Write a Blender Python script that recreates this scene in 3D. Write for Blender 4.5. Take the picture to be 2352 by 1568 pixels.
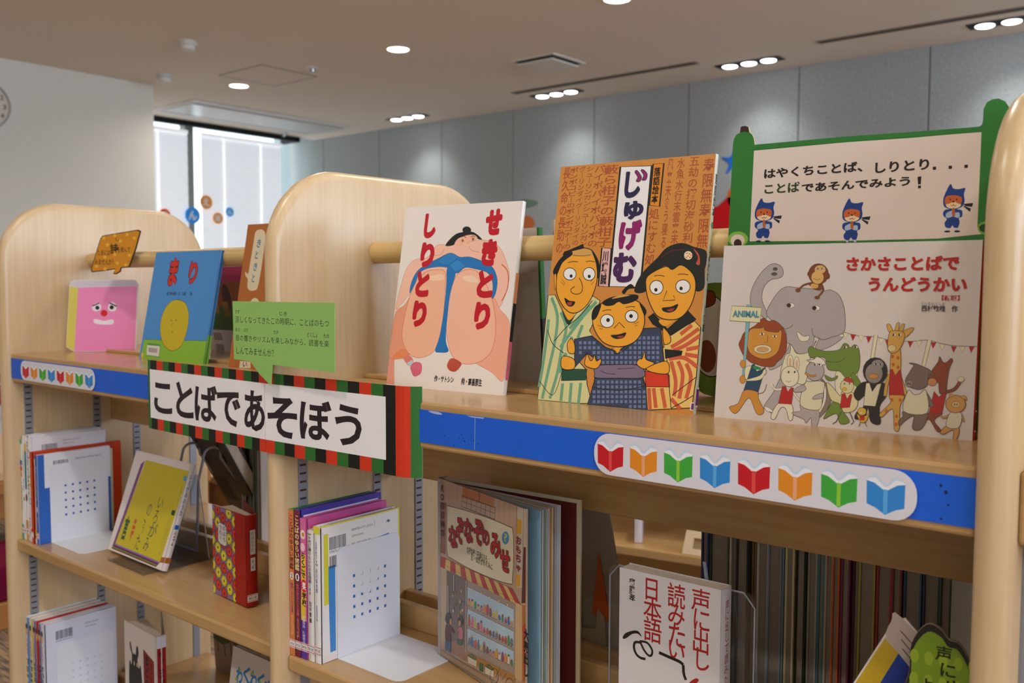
import bpy, bmesh, math, random
from mathutils import Vector, Matrix
from mathutils.geometry import tessellate_polygon
for o in list(bpy.data.objects): bpy.data.objects.remove(o)
SC = bpy.context.scene
COL = SC.collection
random.seed(7)

# ------------------------------------------------------------------ camera
F_PX, YAW, PITCH, ROLL = 2126.0, -39.58, -3.58, 0.155
CAM = Vector((0.1772, -0.79, 1.1434))
def cam_axes():
    y, p, r = (math.radians(a) for a in (YAW, PITCH, ROLL))
    d = Vector((math.sin(y)*math.cos(p), math.cos(y)*math.cos(p), math.sin(p)))
    rt = Vector((math.cos(y), -math.sin(y), 0)); up = rt.cross(d)
    return math.cos(r)*rt + math.sin(r)*up, -math.sin(r)*rt + math.cos(r)*up, d
rt, up, fw = cam_axes()
cd = bpy.data.cameras.new('camera'); cam = bpy.data.objects.new('camera', cd); COL.objects.link(cam)
m = Matrix((rt, up, -fw)).transposed().to_4x4(); m.translation = CAM
cam.matrix_world = m
cd.sensor_width = 36.0; cd.lens = F_PX*36.0/2352.0; cd.clip_start = 0.02; cd.clip_end = 60
cd.dof.use_dof = True; cd.dof.focus_distance = 1.1; cd.dof.aperture_fstop = 8.0
SC.camera = cam

# ------------------------------------------------------------------ daylight outside, exposure
w = bpy.data.worlds.new('daylight'); SC.world = w; w.use_nodes = True
bg = w.node_tree.nodes['Background']; bg.inputs[0].default_value = (0.9, 0.95, 1.0, 1); bg.inputs[1].default_value = 1.8
SC.view_settings.view_transform = 'Standard'; SC.view_settings.look = 'None'
SC.view_settings.gamma = 1.0; SC.view_settings.use_curve_mapping = False
SC.view_settings.exposure = 0.5
DOWNLIGHT_W = 5.6; WASHER_W = 20.0; WINDOW_E = 9.5
cy = SC.cycles
cy.use_adaptive_sampling = True; cy.adaptive_threshold = 0.08; cy.light_sampling_threshold = 0.04
cy.max_bounces = 6; cy.diffuse_bounces = 4; cy.glossy_bounces = 2; cy.transmission_bounces = 3; cy.transparent_max_bounces = 8
cy.caustics_reflective = False; cy.caustics_refractive = False; cy.sample_clamp_indirect = 4.0

# ------------------------------------------------------------------ materials
def lin(h):
    h = h.lstrip('#'); out = []
    for i in (0, 2, 4):
        c = int(h[i:i+2], 16)/255
        out.append(c/12.92 if c <= 0.04045 else ((c+0.055)/1.055)**2.4)
    return tuple(out)
MATS = {}
def mat(name, col='#cccccc', rough=0.5, spec=0.4, metal=0.0, alpha=None, emit=None, es=0.0, trans=0.0, coat=0.0, noise=None, bump=None):
    if name in MATS: return MATS[name]
    M = bpy.data.materials.new(name); M.use_nodes = True; MATS[name] = M
    nt = M.node_tree; b = nt.nodes['Principled BSDF']
    c = lin(col) if isinstance(col, str) else col
    b.inputs['Base Color'].default_value = (*c, 1); b.inputs['Roughness'].default_value = rough
    b.inputs['Specular IOR Level'].default_value = spec; b.inputs['Metallic'].default_value = metal
    b.inputs['Transmission Weight'].default_value = trans; b.inputs['Coat Weight'].default_value = coat
    b.inputs['Coat Roughness'].default_value = 0.15
    if emit: b.inputs['Emission Color'].default_value = (*lin(emit), 1); b.inputs['Emission Strength'].default_value = es
    if noise or bump:
        tc = nt.nodes.new('ShaderNodeTexCoord'); n = nt.nodes.new('ShaderNodeTexNoise')
        sc_, amt = (noise or bump); n.inputs['Scale'].default_value = sc_; n.inputs['Detail'].default_value = 3
        nt.links.new(tc.outputs['Object'], n.inputs['Vector'])
        if noise:
            mr = nt.nodes.new('ShaderNodeMapRange'); mr.inputs['To Min'].default_value = 1-amt; mr.inputs['To Max'].default_value = 1+amt
            mr.inputs['From Min'].default_value = 0.3; mr.inputs['From Max'].default_value = 0.7
            mx = nt.nodes.new('ShaderNodeVectorMath'); mx.operation = 'SCALE'; mx.inputs[0].default_value = c
            nt.links.new(n.outputs['Fac'], mr.inputs['Value']); nt.links.new(mr.outputs[0], mx.inputs['Scale'])
            nt.links.new(mx.outputs[0], b.inputs['Base Color'])
        if bump:
            bp = nt.nodes.new('ShaderNodeBump'); bp.inputs['Strength'].default_value = bump[1]; bp.inputs['Distance'].default_value = 0.001
            n2 = n
            if noise:
                n2 = nt.nodes.new('ShaderNodeTexNoise'); n2.inputs['Scale'].default_value = bump[0]; nt.links.new(tc.outputs['Object'], n2.inputs['Vector'])
            nt.links.new(n2.outputs['Fac'], bp.inputs['Height']); nt.links.new(bp.outputs[0], b.inputs['Normal'])
    return M
def clear(name, tint, gloss):      # thin clear sheet: mostly see-through with a faint reflection
    M = bpy.data.materials.new(name); M.use_nodes = True; MATS[name] = M; nt = M.node_tree; nt.nodes.clear()
    o = nt.nodes.new('ShaderNodeOutputMaterial'); t_ = nt.nodes.new('ShaderNodeBsdfTransparent'); g = nt.nodes.new('ShaderNodeBsdfGlossy')
    mx = nt.nodes.new('ShaderNodeMixShader')
    t_.inputs['Color'].default_value = (*lin(tint), 1); g.inputs['Roughness'].default_value = .04
    mx.inputs[0].default_value = gloss; nt.links.new(t_.outputs[0], mx.inputs[1]); nt.links.new(g.outputs[0], mx.inputs[2]); nt.links.new(mx.outputs[0], o.inputs[0])
    return M
def wood(name, c1, c2, axis, rough=0.3, spec=0.5):
    if name in MATS: return MATS[name]
    M = mat(name, c1, rough, spec); nt = M.node_tree; b = nt.nodes['Principled BSDF']
    tc = nt.nodes.new('ShaderNodeTexCoord'); mp = nt.nodes.new('ShaderNodeMapping')
    s = [60.0, 60.0, 60.0]; s['XYZ'.index(axis)] = 2.2; mp.inputs['Scale'].default_value = s
    n = nt.nodes.new('ShaderNodeTexNoise'); n.inputs['Scale'].default_value = 3.0; n.inputs['Detail'].default_value = 5; n.inputs['Roughness'].default_value = 0.6
    n2 = nt.nodes.new('ShaderNodeTexNoise'); n2.inputs['Scale'].default_value = 0.25
    ad = nt.nodes.new('ShaderNodeMath'); ad.operation = 'ADD'
    mr = nt.nodes.new('ShaderNodeMapRange'); mr.inputs['From Min'].default_value = 0.7; mr.inputs['From Max'].default_value = 1.3
    mx = nt.nodes.new('ShaderNodeMix'); mx.data_type = 'RGBA'
    mx.inputs['A'].default_value = (*lin(c1), 1); mx.inputs['B'].default_value = (*lin(c2), 1)
    nt.links.new(tc.outputs['Object'], mp.inputs[0]); nt.links.new(mp.outputs[0], n.inputs['Vector']); nt.links.new(mp.outputs[0], n2.inputs['Vector'])
    nt.links.new(n.outputs['Fac'], ad.inputs[0]); nt.links.new(n2.outputs['Fac'], ad.inputs[1]); nt.links.new(ad.outputs[0], mr.inputs['Value'])
    nt.links.new(mr.outputs[0], mx.inputs['Factor']); nt.links.new(mx.outputs[2], b.inputs['Base Color'])
    return M
def print_mat(name, rough, coat, bump):
    M = mat(name, '#ffffff', rough, 0.4, coat=coat, bump=(900, bump) if bump else None); nt = M.node_tree
    a = nt.nodes.new('ShaderNodeVertexColor'); a.layer_name = 'Col'
    nt.links.new(a.outputs['Color'], nt.nodes['Principled BSDF'].inputs['Base Color'])
    return M
W_X = wood('maple_along', '#c19c6a', '#ae8754', 'X', 0.2)
W_Z = wood('maple_upright', '#d2b88f', '#c5a67a', 'Z', 0.32)
W_D = wood('maple_dowel', '#d9bd84', '#cfae70', 'X', 0.35)
PRINT = print_mat('ink_matt', 0.5, 0.0, 0)
GLOSS = print_mat('ink_gloss', 0.35, 0.35, 0.06)
PAPER = mat('page_paper', '#e6dac6', 0.8, 0.2, noise=(180, 0.06))
WHITEC = mat('white_card', '#e4dcd6', 0.55, 0.3)

# ------------------------------------------------------------------ mesh helpers
class MB:
    def __init__(s): s.v = []; s.f = []
    def box(s, a, b):
        x0, y0, z0 = a; x1, y1, z1 = b; n = len(s.v)
        s.v += [(x0,y0,z0),(x1,y0,z0),(x1,y1,z0),(x0,y1,z0),(x0,y0,z1),(x1,y0,z1),(x1,y1,z1),(x0,y1,z1)]
        s.f += [tuple(n+i for i in q) for q in ((0,3,2,1),(4,5,6,7),(0,1,5,4),(1,2,6,5),(2,3,7,6),(3,0,4,7))]
        return s
    def hexa(s, pts):   # 8 points, bottom ring then top ring
        n = len(s.v); s.v += [tuple(p) for p in pts]
        s.f += [tuple(n+i for i in q) for q in ((0,3,2,1),(4,5,6,7),(0,1,5,4),(1,2,6,5),(2,3,7,6),(3,0,4,7))]
        return s
    def prism(s, poly, fn, t):      # 2-D polygon given depth t; fn(u, v, d) -> xyz
        n = len(s.v); k = len(poly)
        s.v += [tuple(fn(u, v, 0)) for u, v in poly] + [tuple(fn(u, v, t)) for u, v in poly]
        tri = tessellate_polygon([[Vector((u, v, 0)) for u, v in poly]])
        ar = sum(poly[i][0]*poly[(i+1) % k][1]-poly[(i+1) % k][0]*poly[i][1] for i in range(k))
        for a, b, c in tri:
            s.f.append((n+a, n+b, n+c)); s.f.append((n+k+c, n+k+b, n+k+a))
        for i in range(k):
            j = (i+1) % k; s.f.append((n+i, n+j, n+k+j, n+k+i))
        return s
    def tube(s, path, r, seg=10, closed=False):
        P = [Vector(p) for p in path]; n0 = len(s.v); N = len(P); prev = None
        for i, p in enumerate(P):
            t = (P[min(i+1, N-1)]-P[max(i-1, 0)]).normalized()
            a = prev if prev is not None else (Vector((0,0,1)) if abs(t.z) < .9 else Vector((1,0,0)))
            b = t.cross(a).normalized(); a = b.cross(t).normalized(); prev = a
            for k in range(seg):
                q = 2*math.pi*k/seg; s.v.append(tuple(p+(a*math.cos(q)+b*math.sin(q))*r))
        for i in range(N-1):
            for k in range(seg):
                k2 = (k+1) % seg
                s.f.append((n0+i*seg+k, n0+i*seg+k2, n0+(i+1)*seg+k2, n0+(i+1)*seg+k))
        s.f.append(tuple(n0+k for k in range(seg))[::-1]); s.f.append(tuple(n0+(N-1)*seg+k for k in range(seg)))
        return s
    def lathe(s, prof, c, seg=28, axis='Z', cap=True):   # profile (r, h)
        n0 = len(s.v)
        for r, h in prof:
            for k in range(seg):
                q = 2*math.pi*k/seg; a, b = r*math.cos(q), r*math.sin(q)
                s.v.append({'Z': (c[0]+a, c[1]+b, c[2]+h), 'X': (c[0]+h, c[1]+a, c[2]+b), 'Y': (c[0]+a, c[1]+h, c[2]+b)}[axis])
        for i in range(len(prof)-1):
            for k in range(seg):
                k2 = (k+1) % seg; s.f.append((n0+i*seg+k, n0+i*seg+k2, n0+(i+1)*seg+k2, n0+(i+1)*seg+k))
        if not cap: return s
        s.f.append(tuple(n0+k for k in range(seg))[::-1]); s.f.append(tuple(n0+(len(prof)-1)*seg+k for k in range(seg)))
        return s
    def build(s, name, m, parent=None, bevel=0, smooth=False, fix=True):
        me = bpy.data.meshes.new(name); me.from_pydata(s.v, [], s.f)
        if bevel or fix:
            bm = bmesh.new(); bm.from_mesh(me)
            bmesh.ops.recalc_face_normals(bm, faces=bm.faces)
            if bevel: bmesh.ops.bevel(bm, geom=list(bm.edges), offset=bevel, segments=2, affect='EDGES', profile=0.5)
            bm.to_mesh(me); bm.free()
        if smooth:
            me.polygons.foreach_set('use_smooth', [True]*len(me.polygons))
            try: me.set_sharp_from_angle(angle=math.radians(40))
            except Exception: pass
        if m: me.materials.append(m)
        o = bpy.data.objects.new(name, me); COL.objects.link(o)
        if parent: o.parent = parent
        return o
def box(name, a, b, m, parent=None, bevel=0): return MB().box(a, b).build(name, m, parent, bevel)
def thing(name, label, cat, loc=(0,0,0), yaw=0, lean=0, group=None):
    o = bpy.data.objects.new(name, None); COL.objects.link(o); o.empty_display_size = 0.05
    o.matrix_world = Matrix.Translation(loc) @ Matrix.Rotation(math.radians(yaw), 4, 'Z') @ Matrix.Rotation(math.radians(-lean), 4, 'X')
    return tag(o, label, cat, group)
def tag(o, label, cat, group=None):
    o['label'] = label; o['category'] = cat
    if group: o['group'] = group
    return o
def struct(o): o['kind'] = 'structure'; return o
def ellipse(cx, cy, rx, ry, n=22): return [(cx+rx*math.cos(2*math.pi*k/n), cy+ry*math.sin(2*math.pi*k/n)) for k in range(n)]
def rounded(x0, y0, x1, y1, r, n=5):
    out = []
    for cx, cy, a in ((x1-r, y0+r, -90), (x1-r, y1-r, 0), (x0+r, y1-r, 90), (x0+r, y0+r, 180)):
        for k in range(n+1):
            q = math.radians(a+90*k/n); out.append((cx+r*math.cos(q), cy+r*math.sin(q)))
    return out

# ------------------------------------------------------------------ flat print: filled shapes, strokes and lettering laid on a face in metres
TXT = {}
def glyphs(s, bold):
    if (s, bold) not in TXT:
        cu = bpy.data.curves.new('lettering', 'FONT'); cu.body = s; cu.offset = bold; cu.resolution_u = 3 if len(s) < 6 else 2; cu.dimensions = '2D'
        cu.align_x = 'CENTER' if '\n' in s else 'LEFT'; cu.space_line = 1.0
        ob = bpy.data.objects.new('lettering', cu); COL.objects.link(ob)
        me = bpy.data.meshes.new_from_object(ob)
        v = [(p.co.x, p.co.y) for p in me.vertices]; f = [tuple(p.vertices) for p in me.polygons]
        bpy.data.objects.remove(ob); bpy.data.meshes.remove(me); bpy.data.curves.remove(cu)
        x0 = min(p[0] for p in v); x1 = max(p[0] for p in v); y0 = min(p[1] for p in v); y1 = max(p[1] for p in v)
        TXT[(s, bold)] = ([((p[0]-x0)/(x1-x0), (p[1]-y0)/max(y1-y0, 1e-6)) for p in v], f)
    return TXT[(s, bold)]
def catmull(P, closed, sub=5):
    n = len(P)
    if n < 3: return P
    out = []
    for i in range(n if closed else n-1):
        g = (lambda k: P[k % n]) if closed else (lambda k: P[max(0, min(n-1, k))])
        p0, p1, p2, p3 = g(i-1), g(i), g(i+1), g(i+2)
        for k in range(sub):
            t = k/sub
            out.append(tuple(0.5*((2*p1[c])+(-p0[c]+p2[c])*t+(2*p0[c]-5*p1[c]+4*p2[c]-p3[c])*t*t+(-p0[c]+3*p1[c]-3*p2[c]+p3[c])*t**3) for c in (0, 1)))
    if not closed: out.append(P[-1])
    return out
class Art:
    def __init__(s): s.v = []; s.f = []; s.c = []; s.n = 0
    def add(s, v, f, col):
        k = len(s.v); s.v += [(u, w_, s.n) for u, w_ in v]; s.f += [tuple(k+i for i in q) for q in f]; s.c += [col]*len(f); s.n += 1
    def fill(s, pts, col, ow=0, oc='#1c1a18', smooth=1):
        P = catmull(pts, True, 4) if smooth else pts
        s.add(P, tessellate_polygon([[Vector((u, v, 0)) for u, v in P]]), col)
        if ow: s.stroke(pts, ow, oc, True, smooth)
    def stroke(s, pts, wd, col, closed=False, smooth=1):
        P = catmull(pts, closed, 4) if smooth else list(pts)
        if closed: P = P+[P[0]]
        v = []; f = []; n = len(P)
        for i, p in enumerate(P):
            if closed and i in (0, n-1): a, b = P[-2], P[1]
            else: a, b = P[max(i-1, 0)], P[min(i+1, n-1)]
            d = Vector((b[0]-a[0], b[1]-a[1])); L = d.length or 1e-9; d /= L
            hw = wd/2
            v += [(p[0]-d.y*hw, p[1]+d.x*hw), (p[0]+d.y*hw, p[1]-d.x*hw)]
        for i in range(n-1): f.append((2*i, 2*i+1, 2*i+3, 2*i+2))
        s.add(v, f, col)
    def text(s, t, x0, y0, x1, y1, col, bold=0.0):
        if bold <= .04:
            v, f = glyphs(t, bold)
            s.add([(x0+u*(x1-x0), y0+w_*(y1-y0)) for u, w_ in v], f, col); return
        v, f = glyphs(t, .02); r = min(.028*(bold-.02)/.04, .085); dx, dy = r*(x1-x0)/max(1, len(t.split('\n')[0])*.8), r*(y1-y0)/max(1, t.count('\n')+1)
        for k in range(8):      # heavy lettering: the strokes thickened all round, kept inside the box
            q = math.pi*k/4
            s.add([(x0+dx+u*(x1-x0-2*dx)+dx*math.cos(q), y0+dy+w_*(y1-y0-2*dy)+dy*math.sin(q)) for u, w_ in v], f, col)
    def ops(s, data):
        for o in data:
            k = o[0]; k1 = 1e-4
            pt = lambda a: [(a[i]*k1, a[i+1]*k1) for i in range(0, len(a), 2)]
            if k == 'F': s.fill(pt(o[2]), o[1], o[3]*k1 if len(o) > 3 else 0, o[4] if len(o) > 4 else '#1c1a18', o[5] if len(o) > 5 else 1)
            elif k == 'Q':
                v = pt(o[2]); s.add(v, [(i, i+1, i+2, i+3) for i in range(0, len(v), 4)], o[1])
            elif k == 'S': s.stroke(pt(o[3]), o[2]*k1, o[1], False, o[4] if len(o) > 4 else 1)
            elif k == 'T': a = o[3]; s.text(o[1], a[0]*k1, a[1]*k1, a[2]*k1, a[3]*k1, o[2], o[4] if len(o) > 4 else 0.0)
        return s
    def build(s, name, fn, m, parent, step=2e-6, label=None):
        me = bpy.data.meshes.new(name)
        me.from_pydata([tuple(fn(u, v, (n+1)*step)) for u, v, n in s.v], [], s.f)
        at = me.color_attributes.new('Col', 'FLOAT_COLOR', 'CORNER'); buf = []
        cache = {}
        for p, c in zip(me.polygons, s.c):
            if c not in cache: cache[c] = (*lin(c), 1.0)
            buf += list(cache[c])*p.loop_total
        at.data.foreach_set('color', buf); me.materials.append(m)
        o = bpy.data.objects.new(name, me); COL.objects.link(o); o.parent = parent
        if label: o['label'] = label
        return o
def front(y=0): return lambda u, v, d: (u, y-d, v)
def spine_r(W): return lambda u, v, d: (W+d, u, v)
def back(W, T): return lambda u, v, d: (W-u, T+d, v)
def barcode(a, x0, y0, x1, y1, col='#26242c', bgc=None):
    if bgc: a.fill([(x0-.002,y0-.002),(x1+.002,y0-.002),(x1+.002,y1+.002),(x0-.002,y1+.002)], bgc, smooth=0)
    x = x0; r = random.Random(int(x0*1e5)+int(y0*1e5)); v = []; f = []
    while x < x1-0.0005:
        q = r.choice((.0005, .0008, .0012)); k = len(v); v += [(x,y0),(x+q,y0),(x+q,y1),(x,y1)]; f.append((k,k+1,k+2,k+3)); x += q+r.choice((.0005, .0008))
    a.add(v, f, col)

# ==LAYOUT== where the pictured things stand: base corner, yaw, lean back, width, height, thickness (metres, degrees)
POSE = {
 'sumo':   ((-0.7837, 0.0951, 1.0), 5.2, 10.06, 0.2000, 0.2553, 0.008),
 'rakugo': ((-0.5232, 0.1073, 1.0), 3.4, 9.7, 0.2084, 0.2944, 0.008),
 'animal': ((-0.2881, 0.1166, 1.0), 3.6, 6.0, 0.2540, 0.1860, 0.009),
 'ball':   ((-1.5040, 0.1200, 1.0), -1.0, 11.0, 0.2257, 0.2055, 0.009),
 'brown':  ((-1.2013, 0.1166, 1.0), 2.0, 10.3, 0.1850, 0.2480, 0.008),
 'scroll': ((-0.2960, 0.1535, 1.006), 0.0, 0.0, 0.285, 0.31, 0.003),
 'card':   ((-0.9668, -0.0310, 1.0074), 0.0, 0.0, 0.2240, 0.11, 0.0015),
 'banner': ((-1.2340, -0.0120, 0.9065), 0.0, 0.0, 0.6160, 0.112, 0.0004),
 'pink':   ((-1.7483, 0.0914, 1.0), 41.7, 4.0, 0.146, 0.15, 0.003),
 'orange': ((-1.7050, 0.0960, 1.15), 20.0, 0.0, 0.12, 0.12, 0.0025),
 'poem':   ((-1.5529, 0.0735, 0.6275), -1.5, 18.5, 0.2070, 0.1950, 0.011),
 'riddle': ((-0.7237, 0.1390, 0.6155), -16.5, 0.0, 0.2150, 0.2540, 0.003),
 'voice':  ((-0.3906, 0.0915, 0.6310), 1.0, 0.0, 0.1270, 0.1890, 0.022),
 'flower': ((-1.1871, 0.0715, 0.6225), -4.0, 0.0, 0.1070, 0.1490, 0.0200),
 'creature': ((-1.5000, 0.0750, 0.2550), -3.0, 0.0, 0.128, 0.2440, 0.018),
 'fun':    ((-1.1870, 0.0720, 0.2650), 0.0, 8.0, 0.1900, 0.2560, 0.010),
 'clock':  ((-6.735, 1.80, 2.20), 90.0, 0.0, 0.24, 0.30, 0.03),
}
# ==END==
SHELF_L, SHELF_R = 0.6200, 0.6140      # loose shelf heights in the two bays
PANELS = (-1.800, -0.905, 0.015, 0.935)
PT = 0.030; Y0, Y1, YC = -0.015, 0.445, 0.215

# ------------------------------------------------------------------ the room
CEIL = 2.7; XW = -8.31; XP = -6.74; YB = 5.72
carpet = mat('carpet_pile', '#5b4a38', 0.95, 0.1)
nt = carpet.node_tree; tc = nt.nodes.new('ShaderNodeTexCoord'); mp = nt.nodes.new('ShaderNodeMapping'); mp.inputs['Rotation'].default_value = (0, 0, 0.5); mp.inputs['Scale'].default_value = (6, 60, 1)
n1 = nt.nodes.new('ShaderNodeTexNoise'); n1.inputs['Scale'].default_value = 2.0; n1.inputs['Detail'].default_value = 4
cr = nt.nodes.new('ShaderNodeValToRGB'); cr.color_ramp.elements[0].color = (*lin('#5a5450'), 1); cr.color_ramp.elements[1].color = (*lin('#a88a68'), 1)
cr.color_ramp.elements[0].position = 0.38; cr.color_ramp.elements[1].position = 0.62
nt.links.new(tc.outputs['Object'], mp.inputs[0]); nt.links.new(mp.outputs[0], n1.inputs['Vector']); nt.links.new(n1.outputs['Fac'], cr.inputs[0]); nt.links.new(cr.outputs[0], nt.nodes['Principled BSDF'].inputs['Base Color'])
plaster = mat('ceiling_board', '#f4e6d6', 0.9, 0.1, noise=(70, 0.05))
whitewall = mat('wall_paint', '#e6e2d4', 0.85, 0.2)
felt = mat('wall_felt', '#a4a9a5', 0.95, 0.1, noise=(60, 0.14))
black = mat('black_metal', '#0e1012', 0.5, 0.3)
alu = mat('grey_aluminium', '#8f9299', 0.45, 0.5, metal=0.3)
struct(box('floor', (XW-.1, -4.0, -0.05), (5.0, YB+.1, 0.0), carpet))
struct(box('ceiling', (XW+.32, -4.0, CEIL), (5.0, YB+.1, CEIL+.05), plaster))
ceiling_recess = struct(box('ceiling_recess', (XW-.1, -4.0, CEIL+.12), (XW+.32, YB+.1, CEIL+.16), mat('recess_white', '#dcdcd8', .8)))
wb = struct(box('wall_back', (XW-.1, YB, 0), (5.0, YB+.1, CEIL+.2), mat('felt_joint', '#54585a', 0.9)))
for k in range(15):
    x0 = -8.30+0.885*k
    box('wall_panel', (x0-.425+.004, YB-.02, 0.08), (x0+.46-.004, YB, CEIL+(.1 if k == 0 else 0)), felt, wb, 0.0025)
struct(box('wall_left', (XP-1.2, -4.0, 0), (XP, 3.12, CEIL), whitewall))
struct(box('wall_right', (5.0, -4.0, 0), (5.1, YB+.1, CEIL), whitewall))
struct(box('wall_front', (XW-.1, -4.1, 0), (5.1, -4.0, CEIL), whitewall))
struct(box('baseboard_left', (XP, -4.0, 0), (XP+.012, 3.12, .07), mat('skirting', '#6b6660', .7)))
ww = struct(MB().box((XW-.1, 3.0, 0), (XW, YB+.1, .35)).box((XW-.1, 3.0, CEIL+.05), (XW, YB+.1, CEIL+.16)).build('wall_window', whitewall))
# window: glass, frame, blinds
frame_m = mat('window_frame', '#6f7064', 0.5, 0.3)
glassm = clear('window_glass', '#f6fbff', .05)
win = struct(box('window_1', (XW-.06, 3.05, .35), (XW-.05, YB-.06, CEIL+.05), glassm))
for yy in (3.05, 4.37):
    box('window_mullion', (XW-.08, yy-.045, .35), (XW+.03, yy+.045, CEIL+.05), frame_m, win, .004)
box('window_sill', (XW-.1, 3.0, .33), (XW+.08, YB-.02, .36), frame_m, win, .004)
struct(box('trim_1', (XW+.02, 3.1, CEIL-.015), (XW+.33, 3.125, CEIL+.05), black))
struct(MB().box((XW+.285, 3.12, CEIL-.05), (XW+.33, YB-.25, CEIL+.12)).box((XW+.05, YB-.27, CEIL-.05), (XW+.33, YB-.22, CEIL+.12)).build('trim_2', black))
blind_m = mat('blind_fabric', '#f2f4f5', 0.8, 0.1, emit='#eef4fa', es=0.30)  # faint glow stands in for daylight coming through the fabric
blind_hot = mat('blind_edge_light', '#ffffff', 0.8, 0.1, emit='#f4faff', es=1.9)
def blind(y0, y1, label):
    t = thing('window_blind', label, 'blind', (XW+.10, y0, 0.4), group='pleated window blinds')
    n = 46; ht = CEIL-.09-.4; mb = MB()
    for k in range(n+1):
        mb.v += [((.006 if k % 2 else 0), 0, ht*k/n), ((.006 if k % 2 else 0), y1-y0, ht*k/n)]
    for k in range(n): mb.f.append((2*k, 2*k+1, 2*k+3, 2*k+2))
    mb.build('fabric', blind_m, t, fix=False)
    MB().box((-.012, 0, ht), (.02, y1-y0, ht+.035)).build('head_rail', mat('rail_white', '#f4f4f4', .5, emit='#ffffff', es=.3), t)  # rail glows slightly in place of window light around it
    MB().box((-.004, 0, -.02), (.012, y1-y0, 0)).build('bottom_rail', MATS['rail_white'], t)
    for q in (.27, .73): MB().tube([(.012, (y1-y0)*q, 0), (.012, (y1-y0)*q, ht)], .005, 6).build('cord', mat('cord_white', '#ffffff', .6, emit='#ffffff', es=.45), t)  # cord glow likewise stands in for backlight
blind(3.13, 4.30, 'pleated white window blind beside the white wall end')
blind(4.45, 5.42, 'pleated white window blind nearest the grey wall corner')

# windows with pale blinds behind the camera and on the right, the daylight side of the room
day_m = mat('blind_daylight', '#f0f4f8', .8, .1, emit='#d2e2ff', es=WINDOW_E)
for n_, (a_, b_, ax) in enumerate((((4.98, -2.9, 1.2), (4.995, -1.2, 2.6), 1), ((4.98, -.9, 1.2), (4.995, .8, 2.6), 1), ((4.98, 1.1, 1.2), (4.995, 2.8, 2.6), 1), ((4.98, 3.1, 1.2), (4.995, 4.8, 2.6), 1))):
    wv = struct(box('window_%d' % (n_+2), a_, b_, day_m))
    for q in (0, .5, 1):
        if ax == 0: xx = a_[0]+(b_[0]-a_[0])*q; box('window_mullion', (xx-.03, -4.0, 1.17), (xx+.03, -3.95, 2.63), frame_m, wv)
        else: yy_ = a_[1]+(b_[1]-a_[1])*q; box('window_mullion', (4.95, yy_-.03, 1.17), (5.0, yy_+.03, 2.63), frame_m, wv)
    if ax == 0: box('window_sill', (a_[0]-.05, -4.0, 1.15), (b_[0]+.05, -3.9, 1.19), frame_m, wv)
    else: box('window_sill', (4.9, a_[1]-.05, 1.15), (5.0, b_[1]+.05, 1.19), frame_m, wv)

# ------------------------------------------------------------------ ceiling fittings
lampface = mat('lamp_diffuser', '#ffffff', .5, emit='#fff4e2', es=9.0)
coolface = mat('lamp_lens', '#ffffff', .5, emit='#eef3ff', es=7.0)
trimw = mat('trim_white', '#e9e4da', .5)
def downlight(x, y, label, shown=True):
    t = thing('ceiling_downlight', label, 'downlight', (x, y, CEIL), group='round ceiling downlights')
    MB().lathe([(.085, 0), (.085, -.004), (.074, -.006), (.070, -.002), (.070, 0)], (0,0,0), 32).build('trim_ring', trimw, t, smooth=True)
    MB().lathe([(.069, -.001), (.069, -.003)], (0,0,0), 32).build('diffuser', lampface, t)
    ld = bpy.data.lights.new('lamp_light', 'AREA'); ld.shape = 'DISK'; ld.size = .13; ld.energy = DOWNLIGHT_W; ld.color = (1.0, .945, .88); ld.spread = math.radians(150)
    lo = bpy.data.objects.new('lamp_light', ld); COL.objects.link(lo); lo.parent = t; lo.location = (0, 0, -.012)
names = {(-2.68, 3.56): 'round lit ceiling downlight at the top edge above the rakugo book', (-4.41, 3.56): 'round lit ceiling downlight between ceiling hatch and square vent', (-6.23, 3.56): 'round lit ceiling downlight nearest the window corner'}
for yy, ks in ((3.56, range(6)), (1.40, (1, 2, 3, 4)), (-.76, (1, 3, 4, 5)), (-1.83, (2, 3, 4, 5))):  # last row is an unseen addition, filling light onto the shelf's front faces
    for k in ks:
        xx = round(-6.23+1.775*k, 3); nm = None
        for (a, b), l in names.items():
            if abs(a-xx) < .1 and b == yy: nm = l; xx = a
        downlight(xx, yy, nm or 'round ceiling downlight outside the picture')
def washer(x, label):
    t = thing('wall_washer_light', label, 'spotlight', (x, 5.37, CEIL), group='triple wall-washer lights along the grey wall')
    MB().prism(rounded(-.24, -.065, .24, .065, .01), lambda u, v, d: (u, v, -.002-d), .004).build('housing', black, t)
    for q in (-.145, 0, .145):
        L = MB().lathe([(.052, -.004), (.052, -.012), (.044, -.016)], (q, 0, 0), 24).build('lamp', coolface, t, smooth=True)
        ring = MB().lathe([(.060, -.006), (.060, -.010), (.053, -.010), (.053, -.006)], (q, 0, 0), 24).build('lamp_ring', alu, t)
    ld = bpy.data.lights.new('washer_light', 'SPOT'); ld.energy = WASHER_W; ld.color = (.93, .97, 1.0); ld.spot_size = math.radians(96); ld.spot_blend = 1.0; ld.shadow_soft_size = .1
    lo = bpy.data.objects.new('washer_light', ld); COL.objects.link(lo); lo.parent = t; lo.location = (0, -.05, -.03); lo.rotation_euler = (math.radians(20), 0, 0)
for x, l in ((-6.2, 'triple wall-washer light farthest along the grey wall'), (-4.45, 'triple wall-washer light left of the two slot diffusers gap'), (-2.76, 'triple wall-washer light between the two slot diffusers'), (-1.1, 'triple wall-washer light cut by the right picture edge'), (.6, 'triple wall-washer light outside the picture')):
    washer(x, l)
dk = mat('slot_dark', '#3a342f', .8)
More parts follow.
